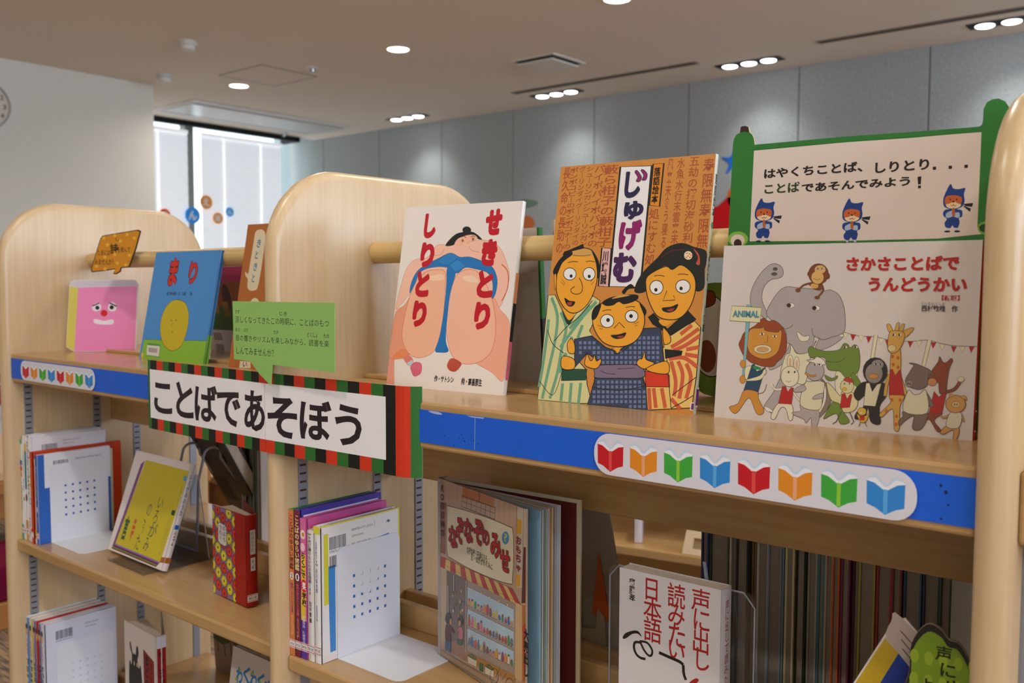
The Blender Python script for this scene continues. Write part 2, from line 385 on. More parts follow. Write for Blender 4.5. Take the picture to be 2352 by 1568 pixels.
for a, b, l in ((-4.72, -3.04, 'long slot air diffuser in the ceiling left of centre'), (-2.18, -.5, 'long slot air diffuser in the ceiling at upper right')):
    t = thing('slot_diffuser', l, 'air diffuser', (a, 5.14, CEIL), group='ceiling slot diffusers')
    box('frame', (0, -.035, -.006), (b-a, .035, 0), mat('slot_frame', '#8d7f72', .6), t, .002)
    for q in (-.016, .016): box('slot', (.02, q-.006, -.0075), (b-a-.02, q+.006, -.005), dk, t)
t = thing('ceiling_vent', 'square ceiling air vent with a dropped centre plate', 'vent', (-3.85, 4.47, CEIL))
MB().prism([(-.19,-.19),(.19,-.19),(.19,.19),(-.19,.19)], lambda u, v, d: (u, v, -d), .008).build('frame', trimw, t)
box('shadow_gap', (-.165, -.165, -.0095), (.165, .165, -.0075), black, t)
box('plate', (-.155, -.155, -.032), (.155, .155, -.02), trimw, t, .004)
t = thing('ceiling_hatch', 'flush square inspection hatch outlined in the ceiling', 'hatch', (-5.752, 3.494, CEIL))
box('panel', (-.262, -.245, -.002), (.262, .245, 0), plaster, t)
for a, b in (((-.268,-.251),(.268,-.244)), ((-.268,.244),(.268,.251)), ((-.268,-.251),(-.261,.251)), ((.261,-.251),(.268,.251))):
    box('joint', (a[0], a[1], -.003), (b[0], b[1], -.001), mat('hatch_joint', '#8a7c72', .8), t)
t = thing('ceiling_air_conditioner', 'long ceiling cassette air conditioner panel near the window', 'air conditioner', (-7.35, 4.5, CEIL))
acm = mat('ac_plastic', '#e6e0da', .45, .4)
box('panel', (-.36, -.87, -.018), (.36, .87, 0), acm, t, .006)
box('grille', (-.21, -.84, -.030), (.28, .84, -.014), mat('ac_grille', '#d8d4ce', .3, .5), t, .006)
box('louvre', (-.33, -.82, -.026), (-.25, .82, -.016), acm, t, .003)
box('air_slot', (-.245, -.82, -.021), (-.232, .82, -.0175), dk, t)
box('air_slot', (.29, -.82, -.021), (.302, .82, -.0175), mat('slot_soft', '#9a938b', .7), t)
for (x, y, r, l, c) in ((-5.33, 2.57, .062, 'round ceiling smoke detector nearest the camera', '#d8d4c4'), (-6.34, 2.99, .062, 'round ceiling smoke detector above the white wall end', '#cfccc8')):
    t = thing('smoke_detector', l, 'smoke detector', (x, y, CEIL), group='ceiling smoke detectors')
    MB().lathe([(r, 0), (r, -.018), (r*.86, -.03)], (0,0,0), 28).build('base', mat('det_'+c[1:], c, .5), t, smooth=True)
    MB().lathe([(r*.72, -.03), (r*.72, -.05), (r*.5, -.06)], (0,0,0), 24).build('sensor', trimw, t, smooth=True)
t = thing('ceiling_sprinkler', 'small ceiling sprinkler beside the inspection hatch', 'sprinkler', (-5.30, 3.54, CEIL))
MB().lathe([(.055, 0), (.05, -.008), (.03, -.012)], (0,0,0), 24).build('rosette', trimw, t, smooth=True)
MB().lathe([(.022, -.010), (.018, -.03), (.026, -.034)], (.015, 0, 0), 16).build('head', mat('chrome', '#b8b4b0', .25, .5, metal=.9), t, smooth=True)
t = thing('ceiling_sprinkler', 'small ceiling sprinkler in the recess by the window', 'sprinkler', (-7.86, 5.2, CEIL))
MB().lathe([(.045, 0), (.04, -.008), (.025, -.012)], (0,0,0), 24).build('rosette', trimw, t, smooth=True)
MB().lathe([(.02, -.010), (.018, -.03), (.024, -.034)], (.0, 0, 0), 16).build('head', MATS['chrome'], t, smooth=True)

# wall clock (its right edge shows), round paper letters on the window, felt shapes on the grey wall
t = thing('wall_clock', 'round white wall clock cut by the left picture edge', 'clock', (XP+.001, 1.872, 2.362))
MB().lathe([(.165, 0), (.165, .025), (.158, .03), (.152, .02)], (0,0,0), 40, 'X', cap=False).build('rim', mat('clock_rim', '#b9bcb6', .4), t, smooth=True)
MB().lathe([(.153, .012), (.153, .015)], (0,0,0), 40, 'X').build('dial', mat('clock_dial', '#ddd3c2', .6), t)
a = Art()
for h in range(12):
    q = math.radians(90-30*(h+1)); a.text(str(h+1), .125*math.cos(q)-.012, .125*math.sin(q)-.017, .125*math.cos(q)+.012, .125*math.sin(q)+.017, '#6f6350', .03)
a.stroke([(0, 0), (.06, .05)], .008, '#3a332c', smooth=0); a.stroke([(0, 0), (-.03, .1)], .006, '#3a332c', smooth=0)
a.build('dial_print', lambda u, v, d: (.0155+d, u, v), PRINT, t)
def disc_letter(y, z, r, col, ch, label):
    t = thing('round_letter', label, 'decoration', (XW+.125, y, z), group='round paper letters on the window')
    MB().lathe([(r, 0), (r, .003)], (0,0,0), 30, 'X').build('paper_disc', mat('disc'+col, col, .7, emit=col, es=.12), t)  # small emission imitates window light coming through the paper
    a = Art(); a.text(ch, -r*.55, -r*.55, r*.55, r*.55, '#ffffff', .05); a.build('letter', lambda u, v, d: (.0032+d, u, v), PRINT, t)
for y, z, r, c, ch, l in ((4.33, 1.812, .083, '#2f8fe0', 'ん', 'large blue paper disc with a white letter on the window'), (4.483, 1.953, .07, '#e0902c', 'え', 'orange paper disc with a white letter, highest on the window'), (4.615, 1.80, .058, '#e59a3c', 'ほ', 'orange paper disc with a white letter, lower right on window'), (4.755, 1.872, .048, '#3a9be6', 'ん', 'small blue paper disc with a white letter on window'), (4.03, 1.80, .06, '#e0501c', 'の', 'red orange paper disc half hidden behind the shelf end panel')):
    disc_letter(y, z, r, c, ch, l)
def felt_shape(name, label, pts, x, z, s, col):
    o = MB().prism([(u*s, v*s) for u, v in catmull(pts, True, 5)], lambda u, v, d: (u, -d, v), .006).build(name, mat('felt'+col, col, .9, .1))
    o.location = (x, YB-.021, z); tag(o, label, 'decoration', 'felt shapes on the grey wall'); return o
felt_shape('felt_heart', 'large red felt heart on the grey wall behind the rakugo book', [(0,-.9),(-.8,-.1),(-.9,.5),(-.5,.85),(0,.55),(.5,.85),(.9,.5),(.8,-.1)], -3.17, 1.60, .24, '#c81e22')
felt_shape('felt_ring', 'orange felt letter on the grey wall beside the green scroll', [(0,-1),(-.8,-.5),(-.8,.5),(0,1),(.8,.5),(.8,-.5)], -2.98, 1.80, .10, '#d8692c')
felt_shape('felt_star', 'blue felt star on the grey wall beside the green scroll', [(0,1),(-.25,.3),(-.95,.3),(-.4,-.15),(-.6,-.85),(0,-.4),(.6,-.85),(.4,-.15),(.95,.3),(.25,.3)], -3.02, 2.07, .11, '#2a6fd0')
felt_shape('felt_bird', 'small orange felt shape on the grey wall beside the sumo book', [(-.9,0),(-.3,.6),(.5,.7),(1,.2),(.5,-.6),(-.4,-.6)], -5.05, 1.66, .12, '#c9723f')
felt_shape('felt_leaf', 'thin green felt leaf on the grey wall beside the sumo book', [(-1,0),(0,.25),(1,0),(0,-.25)], -5.03, 1.86, .14, '#6f8a74')

# ------------------------------------------------------------------ the double-sided bookcase
bc = thing('bookcase', 'double-sided maple children\'s bookcase with rounded upright panels', 'bookcase', (0, 0, 0))
def side_panel(xc):
    ztop, rc = 1.307, .122; mb = MB(); out = []
    out += [(Y0, 0), (Y0, .4), (Y0, .8)]
    for k in range(13):
        q = math.radians(180-90*k/12); out.append((Y0+rc+rc*math.cos(q), ztop-rc+rc*math.sin(q)))
    for k in range(13):
        q = math.radians(90-90*k/12); out.append((Y1-rc+rc*math.cos(q), ztop-rc+rc*math.sin(q)))
    out += [(Y1, .8), (Y1, .4), (Y1, 0)]
    n = len(out); nrm = []
    for i in range(n):
        a = out[max(i-1, 0)]; b = out[min(i+1, n-1)]
        d = Vector((b[0]-a[0], b[1]-a[1])).normalized(); nrm.append((d.y, -d.x))
    R = PT/2; seg = 8
    for j in range(seg+1):
        ph = math.radians(-90+180*j/seg); ins = R*(1-math.cos(ph))*.95
        for i in range(n): mb.v.append((xc+R*math.sin(ph), out[i][0]+nrm[i][0]*ins, max(0, out[i][1]+nrm[i][1]*ins)))
    for j in range(seg):
        for i in range(n-1): mb.f.append((j*n+i, j*n+i+1, (j+1)*n+i+1, (j+1)*n+i))
    mb.f.append(tuple(range(n))); mb.f.append(tuple(seg*n+i for i in range(n))[::-1])
    mb.f.append(tuple(j*n for j in range(seg+1)) + tuple(j*n+n-1 for j in range(seg, -1, -1)))
    return mb.build('upright_panel', W_Z, bc, smooth=True)
panels = [side_panel(x) for x in PANELS]
slot_m = mat('slot_shadow', '#4a2f1e', .9)
screw_m = mat('screw_steel', '#9aa0a8', .3, .5, metal=.8)
def standard(x, y, sgn, z0, z1, zs, screws):      # slotted metal upright let into the panel face
    st = box('slotted_rail', (x, y-.008, z0), (x+sgn*.0022, y+.008, z1), alu, bc)
    z = zs[0]
    while z < zs[1]:
        box('rail_slot', (x+sgn*.0018, y-.0058, z), (x+sgn*.0026, y+.0048, z+.0028), slot_m, st); z += .0121
    for zz in screws: MB().lathe([(.004, 0), (.0034, sgn*.0012)], (x+sgn*.0022, y, zz), 12, 'X').build('screw', screw_m, st)
bays = [(PANELS[i]+PT/2, PANELS[i+1]-PT/2) for i in range(3)]
for i, (xa, xb) in enumerate(bays):
    zs = (SHELF_L, SHELF_R, SHELF_R)[i]
    for y in (.030, .172, .262, .400):
        show = ((.36, .935) if i == 0 else (.58, .935)) if (i < 2 and y < .3) else (0, 0)
        standard(xa, y, 1, .10, .94, show, (.590, .40))
    for y in (.030, .172): standard(xb, y, -1, .10, .94, (0, 0), (.590,))
    # thick display board, raised centre plate, centre rails, dowel
    box('display_board', (xa, 0, .943), (xb, .43, 1.0), W_X, bc, .003)
    box('centre_plate', (xa, .147, 1.0), (xb, .290, 1.006), W_X, bc, .001)
    box('centre_rail', (xa, .203, .845), (xb, .221, .943), W_X, bc, .002)
    MB().lathe([(.0165, 0), (.0165, xb-xa)], (xa, .1755, 1.190), 28, 'X').build('display_dowel', W_D, bc, smooth=True)
    for z, nm in ((zs, 'loose_shelf'), (.252, 'lower_shelf'), (.075, 'bottom_shelf')):
        box(nm, (xa+.001, .0, z-.022), (xb-.001, .2, z), W_X, bc, .0035)
        box(nm, (xa+.001, .23, z-.022), (xb-.001, .43, z), W_X, bc, .0035)
        box('shelf_stop', (xa+.001, .186, z), (xb-.001, .2, z+.036), W_X, bc, .0015)
        box('shelf_stop', (xa+.001, .23, z), (xb-.001, .244, z+.036), W_X, bc, .0015)
    box('plinth', (xa, .02, 0), (xb, .41, .053), W_X, bc)

# ------------------------------------------------------------------ blue paper strips and book-icon labels
blue_m = mat('blue_paper', '#1b5fd4', .45, .35, noise=(25, .03))
def strip(x0, x1, label, holes):
    t = thing('blue_strip', label, 'paper strip', (x0, -.0012, .951), group='blue paper strips along the shelf edge')
    MB().box((0, 0, 0), (x1-x0, .001, .040)).build('paper', blue_m, t)
    a = Art(); r = random.Random(3)
    for u, v, s_ in holes: a.fill(ellipse(u, v, s_, s_*1.2, 8), '#0c1c4a', smooth=0)
    a.build('pin_holes', front(0), PRINT, t); return t, a
hl = [(.72+r_*.001, .02, .0007) for r_ in (0,)]
hl = [(.236, .031, .0007), (.245, .030, .0006), (.262, .017, .0008), (.273, .0155, .0006), (.31, .012, .0008), (.325, .0025, .0007), (.338, .016, .0006), (.34, .012, .0007), (.342, .009, .0009), (.345, .013, .0006), (.348, .006, .0007), (.333, .012, .0006), (.352, .0165, .0006), (.357, .011, .0012), (.862, .031, .0012), (.866, .026, .0015), (.868, .016, .0009), (.863, .004, .0009), (.362, .008, .0007)]
t, _ = strip(-.888, .0, 'long blue paper strip along the right bay shelf edge', [(u, v, s_) for u, v, s_ in hl])
a = Art(); a.stroke([(.3585, .0395), (.358, .02), (.3575, .001)], .0009, '#8fa3d8'); a.fill([(.284,.0395),(.30,.0395),(.306,.037),(.296,.0365),(.286,.038)], '#aab4dc'); a.fill([(.345,.0395),(.372,.0395),(.371,.0382),(.352,.0382)], '#b8c0e0', smooth=0)
a.build('tear', front(-.0002), PRINT, t)
strip(-1.783, -.922, 'long blue paper strip along the left bay shelf edge', [(.33, .01, .0007), (.36, .012, .0006), (.03, .028, .0006)])
BOOKC = ['#c4161f', '#e08a1e', '#3da53a', '#2f86d0']*2
SPC = ['#dd4a44', '#e8a47c', '#8fc83a', '#58a8e2']*2
def label_strip(x0, x1, z0, z1, label, x_first, x_last):
    W, H = x1-x0, z1-z0
    t = thing('book_icon_label', label, 'label', (x0, -.0030, z0), group='white labels printed with open books')
    P = rounded(0, 0, W, H, H*.45, 6)
    MB().prism(P, lambda u, v, d: (u, d, v), .0006).build('paper', mat('label_paper', '#d9d6dc', .6, .25), t)
    for k in range(8):
        cx = x_first-x0+(x_last-x_first)*k/7; s_ = H/.040; a = Art(); h = .0155*s_; y = H*.47; w2 = .0147*s_
        a.fill([(cx-w2, y+h*.72), (cx-w2*.5, y+h*1.02), (cx, y+h*.55), (cx+w2*.5, y+h*1.02), (cx+w2, y+h*.72), (cx+w2, y+.6*h), (cx, y+h*.3), (cx-w2, y+.6*h)], '#c3d5e2')
        a.fill([(cx-w2, y+h*.62), (cx-w2*.55, y+h*.83), (cx, y+h*.42), (cx+w2*.55, y+h*.83), (cx+w2, y+h*.62), (cx, y+h*.2)], '#eceaf0')
        a.fill([(cx-w2, y+h*.66), (cx-w2*.6, y+h*.58), (cx, y+h*.2), (cx, y-h), (cx-w2*.55, y-h*.68), (cx-w2*.98, y-h*.55)], BOOKC[k], smooth=0)
        a.fill([(cx+w2, y+h*.66), (cx+w2*.6, y+h*.58), (cx, y+h*.2), (cx, y-h), (cx+w2*.55, y-h*.68), (cx+w2*.98, y-h*.55)], BOOKC[k], smooth=0)
        a.fill([(cx-w2*.11, y+h*.3), (cx+w2*.11, y+h*.3), (cx+w2*.11, y-h*.92), (cx-w2*.11, y-h*.92)], SPC[k], smooth=0)
        a.build('open_book_icon', front(0), PRINT, t)
label_strip(-.3625, -.0435, .9478, .9905, 'white label strip with eight open book icons on right bay', -.3425, -.0685)
label_strip(-1.735, -1.432, .9510, .9895, 'white label strip with eight open book icons on left bay', -1.7125, -1.4535)

# ------------------------------------------------------------------ printed pictures and lettering, in tenths of a millimetre on each face
ART = {
 'sumo_pic': [
  ('F','#e9e0d6',[0,0,2000,0,2000,2553,0,2553],0,'#000000',0),
  ('F','#e79a86',[0,401,99,366,151,17,0,24],0,'#000000',0),
  ('F','#f3bfa6',[641,1990,853,1990,1169,2023,1411,2047,1614,2000,1758,1881,1868,1684,1911,1543,1882,1314,1788,1133,1665,1259,1030,1361,328,1319,140,1184,17,1087,59,1393,132,1661,261,1789,498,1828],5,'#c87a5a',1),
  ('F','#efa98c',[1665,1259,1811,1119,2000,914,2000,413,1971,177,1788,287,1516,390,1231,533,1294,1074],4,'#c87a5a',1),
  ('F','#eb9c7c',[328,1319,170,1147,24,1040,0,744,0,403,219,391,363,443,465,871],4,'#c8745a',1),
  ('F','#e98a5a',[46,386,199,525,355,494,336,428,170,389],0,'#1c1a18',1),
  ('F','#f3b795',[503,1620,689,1647,833,1619,863,1434,886,1066,862,736,777,504,530,417,327,484,204,657,186,864,235,1205,331,1470],6,'#c8603c',1),
  ('F','#f3ba9c',[1088,1608,1354,1631,1582,1400,1710,1153,1782,838,1743,556,1557,406,1297,375,1103,482,990,722,944,976,979,1398],6,'#c8603c',1),
  ('F','#f7d0b4',[1142,1544,1319,1562,1419,1472,1217,1489],0,'#1c1a18',1),
  ('F','#f7cdae',[537,1545,768,1582,825,1508,591,1498],0,'#1c1a18',1),
  ('F','#1f74b8',[244,1314,248,1451,313,1599,432,1696,691,1806,891,1878,1060,1820,1241,1817,1494,1741,1635,1665,1724,1508,1720,1330,1669,1259,1657,1454,1557,1597,1352,1652,1170,1672,1044,1596,872,1674,637,1683,406,1621,312,1432],4,'#12507e',1),
  ('F','#1f74b8',[868,1674,1018,1618,966,1324,958,958,977,667,1041,532,916,508,809,529,860,718,886,1066,882,1434],3,'#12507e',1),
  ('F','#2f86c8',[891,1707,1022,1792,1180,1697,1020,1607],5,'#134e7c',0),
  ('F','#2a80c2',[696,1769,868,1874,1025,1820,856,1708],4,'#134e7c',1),
  ('F','#1c1a1a',[788,1987,927,2127,1082,2165,1253,2155,1406,2054,1297,2071,1157,2112,984,2039,923,1984],0,'#1c1a18',1),
  ('F','#1c1a1a',[1206,2187,1202,2168,1188,2153,1166,2143,1137,2140,1108,2144,1082,2156,1064,2173,1056,2192,1059,2211,1073,2227,1096,2237,1124,2240,1153,2235,1179,2223,1197,2206],0,'#1c1a18',0),
  ('F','#f1b89c',[945,1988,992,2070,1134,2116,1269,2118,1326,2056,1169,2023,1038,1982],0,'#1c1a18',1),
  ('F','#a8643a',[1100,2045,1100,2037,1096,2029,1090,2025,1082,2023,1074,2025,1067,2030,1062,2037,1059,2046,1059,2054,1063,2062,1069,2066,1077,2068,1085,2066,1092,2061,1097,2054],0,'#1c1a18',0),
  ('F','#a8643a',[1274,2061,1273,2052,1270,2045,1264,2041,1256,2039,1248,2041,1241,2046,1236,2053,1233,2062,1234,2070,1237,2077,1243,2082,1251,2083,1259,2082,1266,2077,1271,2069],0,'#1c1a18',0),
  ('S','#1c1a1a',8,[1057,2096,1094,2106,1134,2083],1),
  ('S','#1c1a1a',8,[1209,2092,1252,2105,1286,2090],1),
  ('F','#e8c23a',[1149,1998,1167,2034,1199,2000],0,'#000000',0),
  ('S','#cf7a5c',6,[619,1845,730,1862,779,1932],1),
  ('S','#cf7a5c',6,[1203,1964,1251,1908,1389,1878],1),
  ('S','#c8602c',14,[1769,1712,1877,1613,1903,1402,1829,1225],1),
  ('F','#e08078',[253,406,383,436,447,359,384,291],0,'#1c1a18',1),
  ('F','#b8cedc',[337,335,420,382,461,329,385,288],0,'#000000',0),
  ('F','#dc6a7e',[408,292,467,351,576,347,611,285,596,201,495,159,433,220],4,'#a83c50',1),
  ('S','#a83c50',4,[481,259,501,183],1),
  ('S','#a83c50',4,[523,262,544,185],1),
  ('S','#a83c50',4,[566,264,586,188],1),
  ('F','#c0503c',[1044,344,1109,438,1278,383,1240,301,1178,262,1090,278],3,'#8a2c1e',1),
  ('S','#8a2c1e',4,[1116,348,1114,267],1),
  ('S','#8a2c1e',4,[1157,350,1154,269],1),
  ('S','#8a2c1e',4,[1193,352,1190,271],1),
  ('F','#e8c21e',[0,132,4,135,11,53,0,53],0,'#000000',0),
 ],
 'sumo_title': [
  ('T','せ','#c01226',[1435,2104,1703,2465],0.105),
  ('T','き','#c01226',[1422,1688,1678,2058],0.105),
  ('T','と','#c01226',[1402,1261,1667,1636],0.105),
  ('T','り','#c01226',[1410,835,1671,1209],0.105),
  ('T','し','#c01226',[374,2091,588,2448],0.105),
  ('T','り','#c01226',[365,1674,614,2036],0.105),
  ('T','と','#c01226',[337,1262,582,1635],0.105),
  ('T','り','#c01226',[339,840,591,1213],0.105),
  ('T','作・サトシン','#26221f',[849,107,1182,197],0.03),
  ('T','絵・高畠那生','#26221f',[1313,91,1650,193],0.03),
 ],
 'rakugo_pic': [
  ('F','#cf8a3c',[0,0,2084,0,2084,2944,0,2944],0,'#000000',0),
  ('T','寿\n限\n無\n寿\n限\n無','#a9512a',[1943,1865,2077,2898],0.014),
  ('T','五\n劫\nの\n摺\n切\n海\n砂\n利','#a9512a',[1765,1927,1892,2925],0.014),
  ('T','水\n魚\n水\n行\n末\n雲\n来\n末','#a9512a',[1615,1919,1712,2927],0.014),
  ('T','風\n来\n末\n食\nう\n寝\nる','#a9512a',[1492,1875,1567,2927],0.014),
  ('T','処\nに\nす\nむ\n処','#a9512a',[1305,1677,1445,2348],0.014),
  ('T','藪\nら\n柑\n子\nの\n藪\n柑\n子','#a9512a',[629,1905,839,2917],0.014),
  ('T','パ\nイ\nポ\nパ\nイ\nポ\nパ\nイ\nポ\nの','#a9512a',[501,1908,643,2925],0.014),
  ('T','シ\nュ\n｜\nリ\nン\nガ\nン\nシ\nュ\n｜\nリ\nン\nガ\nン','#a9512a',[385,1922,495,2918],0.014),
  ('T','グ\n｜\nリ\nン\nダ\nイ\nグ\n｜\nリ\nン\nダ\nイ\nの','#a9512a',[282,1937,372,2927],0.014),
  ('T','ポ\nン\nポ\nコ\nピ\n｜\nの\nポ\nン\nポ\nコ\nナ\n｜\nの','#a9512a',[140,1890,264,2922],0.014),
  ('T','長\n久\n命\nの\n長\n助\nの','#a9512a',[42,1841,153,2924],0.014),
  ('F','#eeebea',[861,2882,1285,2863,1285,1415,860,1423],26,'#181a17',0),
  ('F','#e08a1c',[1302,2882,1440,2881,1436,2366,1301,2388],20,'#181a17',0),
  ('F','#e6b4ae',[712,1893,844,1884,856,1418,713,1427],20,'#181a17',0),
  ('F','#d6d296',[0,1307,103,1316,301,1014,486,1162,651,1307,755,1251,729,1053,650,881,724,799,450,775,474,562,653,416,690,236,779,19,587,0,0,0,0,232,0,801,0,1050],11,'#181a17',0),
  ('S','#6fa582',42,[55,1279,168,1054,170,749,118,385,66,21],1),
  ('S','#6fa582',42,[44,1007,40,745,23,380,0,160],1),
  ('S','#6fa582',42,[214,1099,313,913,282,667,251,350,178,29],1),
  ('S','#6fa582',42,[708,1236,547,1063,373,829,257,666],1),
  ('S','#6fa582',42,[623,1193,469,1018,365,901],1),
  ('S','#6fa582',42,[543,949,495,791],1),
  ('S','#6fa582',42,[342,227,342,13],1),
  ('S','#6fa582',42,[466,242,470,0],1),
  ('S','#6fa582',42,[598,251,594,0],1),
  ('S','#6fa582',42,[349,599,277,351],1),
  ('S','#6fa582',42,[410,802,375,671],1),
  ('S','#181a17',10,[162,742,313,913,497,1062,650,1250],1),
  ('S','#181a17',9,[42,876,140,705,316,597],1),
  ('S','#181a17',8,[0,232,215,75,310,353,317,583],1),
  ('F','#24503c',[308,403,669,417,667,290,318,259],8,'#181a17',0),
  ('F','#eea62e',[237,1128,349,1188,414,1060,345,1001],0,'#1c1a18',1),
  ('F','#20352a',[237,1128,345,1001,458,1118,416,1046,343,943,264,1042],0,'#1c1a18',1),
  ('F','#eea62e',[106,1624,193,1799,303,1882,436,1900,576,1862,658,1720,685,1478,617,1249,491,1119,359,1095,226,1186,120,1360],11,'#181a17',1),
  ('F','#d3a255',[268,1810,338,1870,436,1894,573,1858,612,1804,448,1795],0,'#1c1a18',1),
  ('S','#181a17',6,[311,1809,447,1798,562,1811],1),
  ('F','#181a17',[40,1624,127,1771,255,1857,301,1819,168,1719,107,1573,65,1558],0,'#1c1a18',1),
  ('F','#181a17',[153,1812,177,1858,252,1879,438,1949,463,1893,305,1863,209,1811],0,'#181a17',0),
  ('F','#181a17',[563,1880,676,1749,721,1592,696,1520,648,1706],0,'#1c1a18',1),
  ('F','#eea62e',[62,1558,91,1565,106,1389,84,1404],6,'#181a17',1),
  ('F','#efeeea',[382,1576,378,1547,361,1523,333,1506,299,1501,263,1506,231,1523,208,1547,198,1577,202,1606,219,1630,247,1646,282,1652,317,1646,349,1629,372,1605],9,'#181a17',0),
  ('F','#181a17',[334,1550,333,1542,329,1534,323,1530,315,1528,306,1530,298,1535,293,1542,290,1550,291,1558,295,1565,301,1570,310,1572,318,1570,326,1565,331,1558],0,'#1c1a18',0),
  ('F','#efeeea',[653,1575,650,1545,634,1519,608,1502,576,1496,542,1502,512,1519,491,1545,481,1575,484,1606,500,1631,526,1648,558,1654,592,1648,622,1631,643,1605],9,'#181a17',0),
  ('F','#181a17',[594,1545,593,1537,589,1530,583,1525,575,1523,566,1525,559,1530,553,1537,551,1545,551,1553,555,1560,562,1565,570,1566,578,1565,586,1560,591,1553],0,'#1c1a18',0),
  ('S','#181a17',8,[245,1717,312,1730,392,1725],1),
  ('S','#181a17',8,[505,1728,571,1733,631,1722],1),
  ('S','#181a17',9,[431,1527,483,1449,490,1363,434,1326,357,1338,326,1382,381,1422],1),
  ('F','#181a17',[246,1279,325,1243,408,1232,371,1174,295,1187],0,'#1c1a18',1),
  ('F','#a83a2c',[302,1224,361,1224,349,1185,301,1195],0,'#1c1a18',1),
  ('S','#181a17',5,[178,1514,236,1455],1),
  ('S','#181a17',5,[170,1477,227,1434],1),
  ('S','#181a17',5,[599,1478,651,1535],1),
  ('S','#181a17',5,[612,1442,648,1485],1),
  ('F','#1d201d',[1209,1365,1274,1561,1466,1759,1580,1880,1759,1929,1922,1879,2068,1830,2084,1690,2072,1611,2084,1414,1984,1380,1923,1572,1776,1678,1672,1625,1572,1666,1426,1554,1362,1369],0,'#1c1a18',1),
  ('S','#5a201c',14,[1518,1758,1636,1838,1796,1848],1),
  ('F','#c8503c',[1907,1864,1987,1791,2009,1678,1958,1685,1976,1758],4,'#181a17',1),
  ('F','#eedcae',[1909,1782,1907,1762,1897,1745,1881,1734,1861,1731,1840,1735,1821,1746,1808,1764,1802,1784,1804,1804,1814,1821,1831,1832,1851,1835,1871,1831,1890,1819,1903,1802],4,'#181a17',0),
  ('F','#c8402c',[1843,1807,1843,1804,1842,1802,1839,1800,1837,1799,1834,1800,1831,1802,1830,1804,1829,1808,1829,1811,1830,1813,1832,1815,1835,1815,1838,1815,1841,1813,1842,1810],0,'#1c1a18',0),
  ('F','#c8402c',[1877,1800,1877,1797,1875,1794,1873,1793,1870,1792,1868,1793,1865,1794,1863,1797,1863,1800,1863,1803,1864,1806,1866,1808,1869,1808,1872,1807,1874,1806,1876,1803],0,'#1c1a18',0),
  ('F','#c8402c',[1861,1773,1861,1770,1859,1768,1857,1766,1854,1765,1852,1766,1849,1768,1847,1771,1846,1774,1847,1777,1848,1779,1850,1781,1853,1782,1856,1781,1858,1779,1860,1777],0,'#1c1a18',0),
  ('F','#c8402c',[1886,1760,1886,1757,1885,1754,1883,1752,1880,1752,1877,1752,1875,1754,1873,1757,1872,1760,1872,1763,1874,1766,1876,1767,1879,1768,1881,1767,1884,1765,1886,1763],0,'#1c1a18',0),
  ('F','#c8402c',[1840,1760,1840,1757,1839,1755,1837,1753,1834,1752,1831,1753,1829,1755,1827,1757,1826,1761,1826,1764,1828,1766,1830,1768,1832,1768,1835,1768,1838,1766,1840,1763],0,'#1c1a18',0),
  ('F','#c8402c',[1899,1784,1898,1780,1897,1778,1895,1776,1892,1776,1889,1776,1887,1778,1885,1781,1884,1784,1884,1787,1886,1789,1888,1791,1891,1792,1893,1791,1896,1789,1898,1787],0,'#1c1a18',0),
  ('F','#ecc66c',[1473,1023,1703,862,2002,1037,2084,967,2084,694,2084,407,2059,68,1525,0,1471,261,1438,623,1658,727,1625,913],11,'#181a17',0),
  ('S','#d2603c',46,[2066,953,1881,815,1745,730],1),
  ('S','#d2603c',46,[2084,876,1929,765,1778,692],1),
  ('S','#d2603c',46,[2084,746,1934,712],1),
  ('S','#d2603c',46,[2084,642,1925,659],1),
  ('S','#d2603c',46,[2084,524,1914,619,1729,597],1),
  ('S','#d2603c',46,[1847,576,1919,423,1902,160],1),
  ('S','#d2603c',46,[1761,572,1840,352,1835,181],1),
  ('S','#d2603c',46,[1949,555,2020,403,1986,166],1),
  ('S','#d2603c',46,[1573,255,1625,33],1),
  ('S','#d2603c',46,[1675,262,1741,42],1),
  ('S','#d2603c',46,[1514,251,1553,13],1),
  ('S','#d2603c',46,[1978,990,1846,880],1),
  ('S','#d2603c',46,[1802,152,1927,44],1),
  ('F','#1b1e1b',[1416,1066,1485,1118,1681,941,1913,1154,2026,1055,1733,860,1487,983],0,'#181a17',0),
  ('F','#1b1e1b',[1667,707,1893,697,1883,644,1686,595],0,'#181a17',0),
  ('F','#d83a1e',[1447,441,1658,433,1755,413,1775,282,1475,264],9,'#181a17',0),
  ('F','#eea62e',[1561,1032,1649,967,1786,1058,1715,1043],0,'#1c1a18',1),
  ('F','#eea62e',[1367,1547,1580,1658,1672,1622,1784,1674,1935,1566,1983,1413,1943,1214,1841,1079,1700,1042,1534,1085,1412,1253,1358,1410],11,'#181a17',1),
  ('F','#efeeea',[1578,1415,1574,1384,1559,1357,1533,1340,1501,1333,1468,1339,1438,1356,1417,1383,1407,1414,1411,1446,1427,1472,1453,1490,1485,1496,1518,1490,1547,1473,1568,1446],9,'#181a17',0),
  ('F','#181a17',[1509,1386,1509,1378,1505,1371,1498,1366,1491,1364,1482,1366,1475,1371,1470,1378,1467,1386,1468,1394,1472,1401,1478,1406,1486,1408,1494,1406,1502,1402,1507,1394],0,'#1c1a18',0),
  ('F','#efeeea',[1914,1426,1910,1396,1893,1371,1866,1354,1833,1348,1798,1354,1767,1370,1745,1395,1735,1425,1739,1455,1756,1480,1784,1497,1818,1503,1852,1497,1883,1480,1904,1455],9,'#181a17',0),
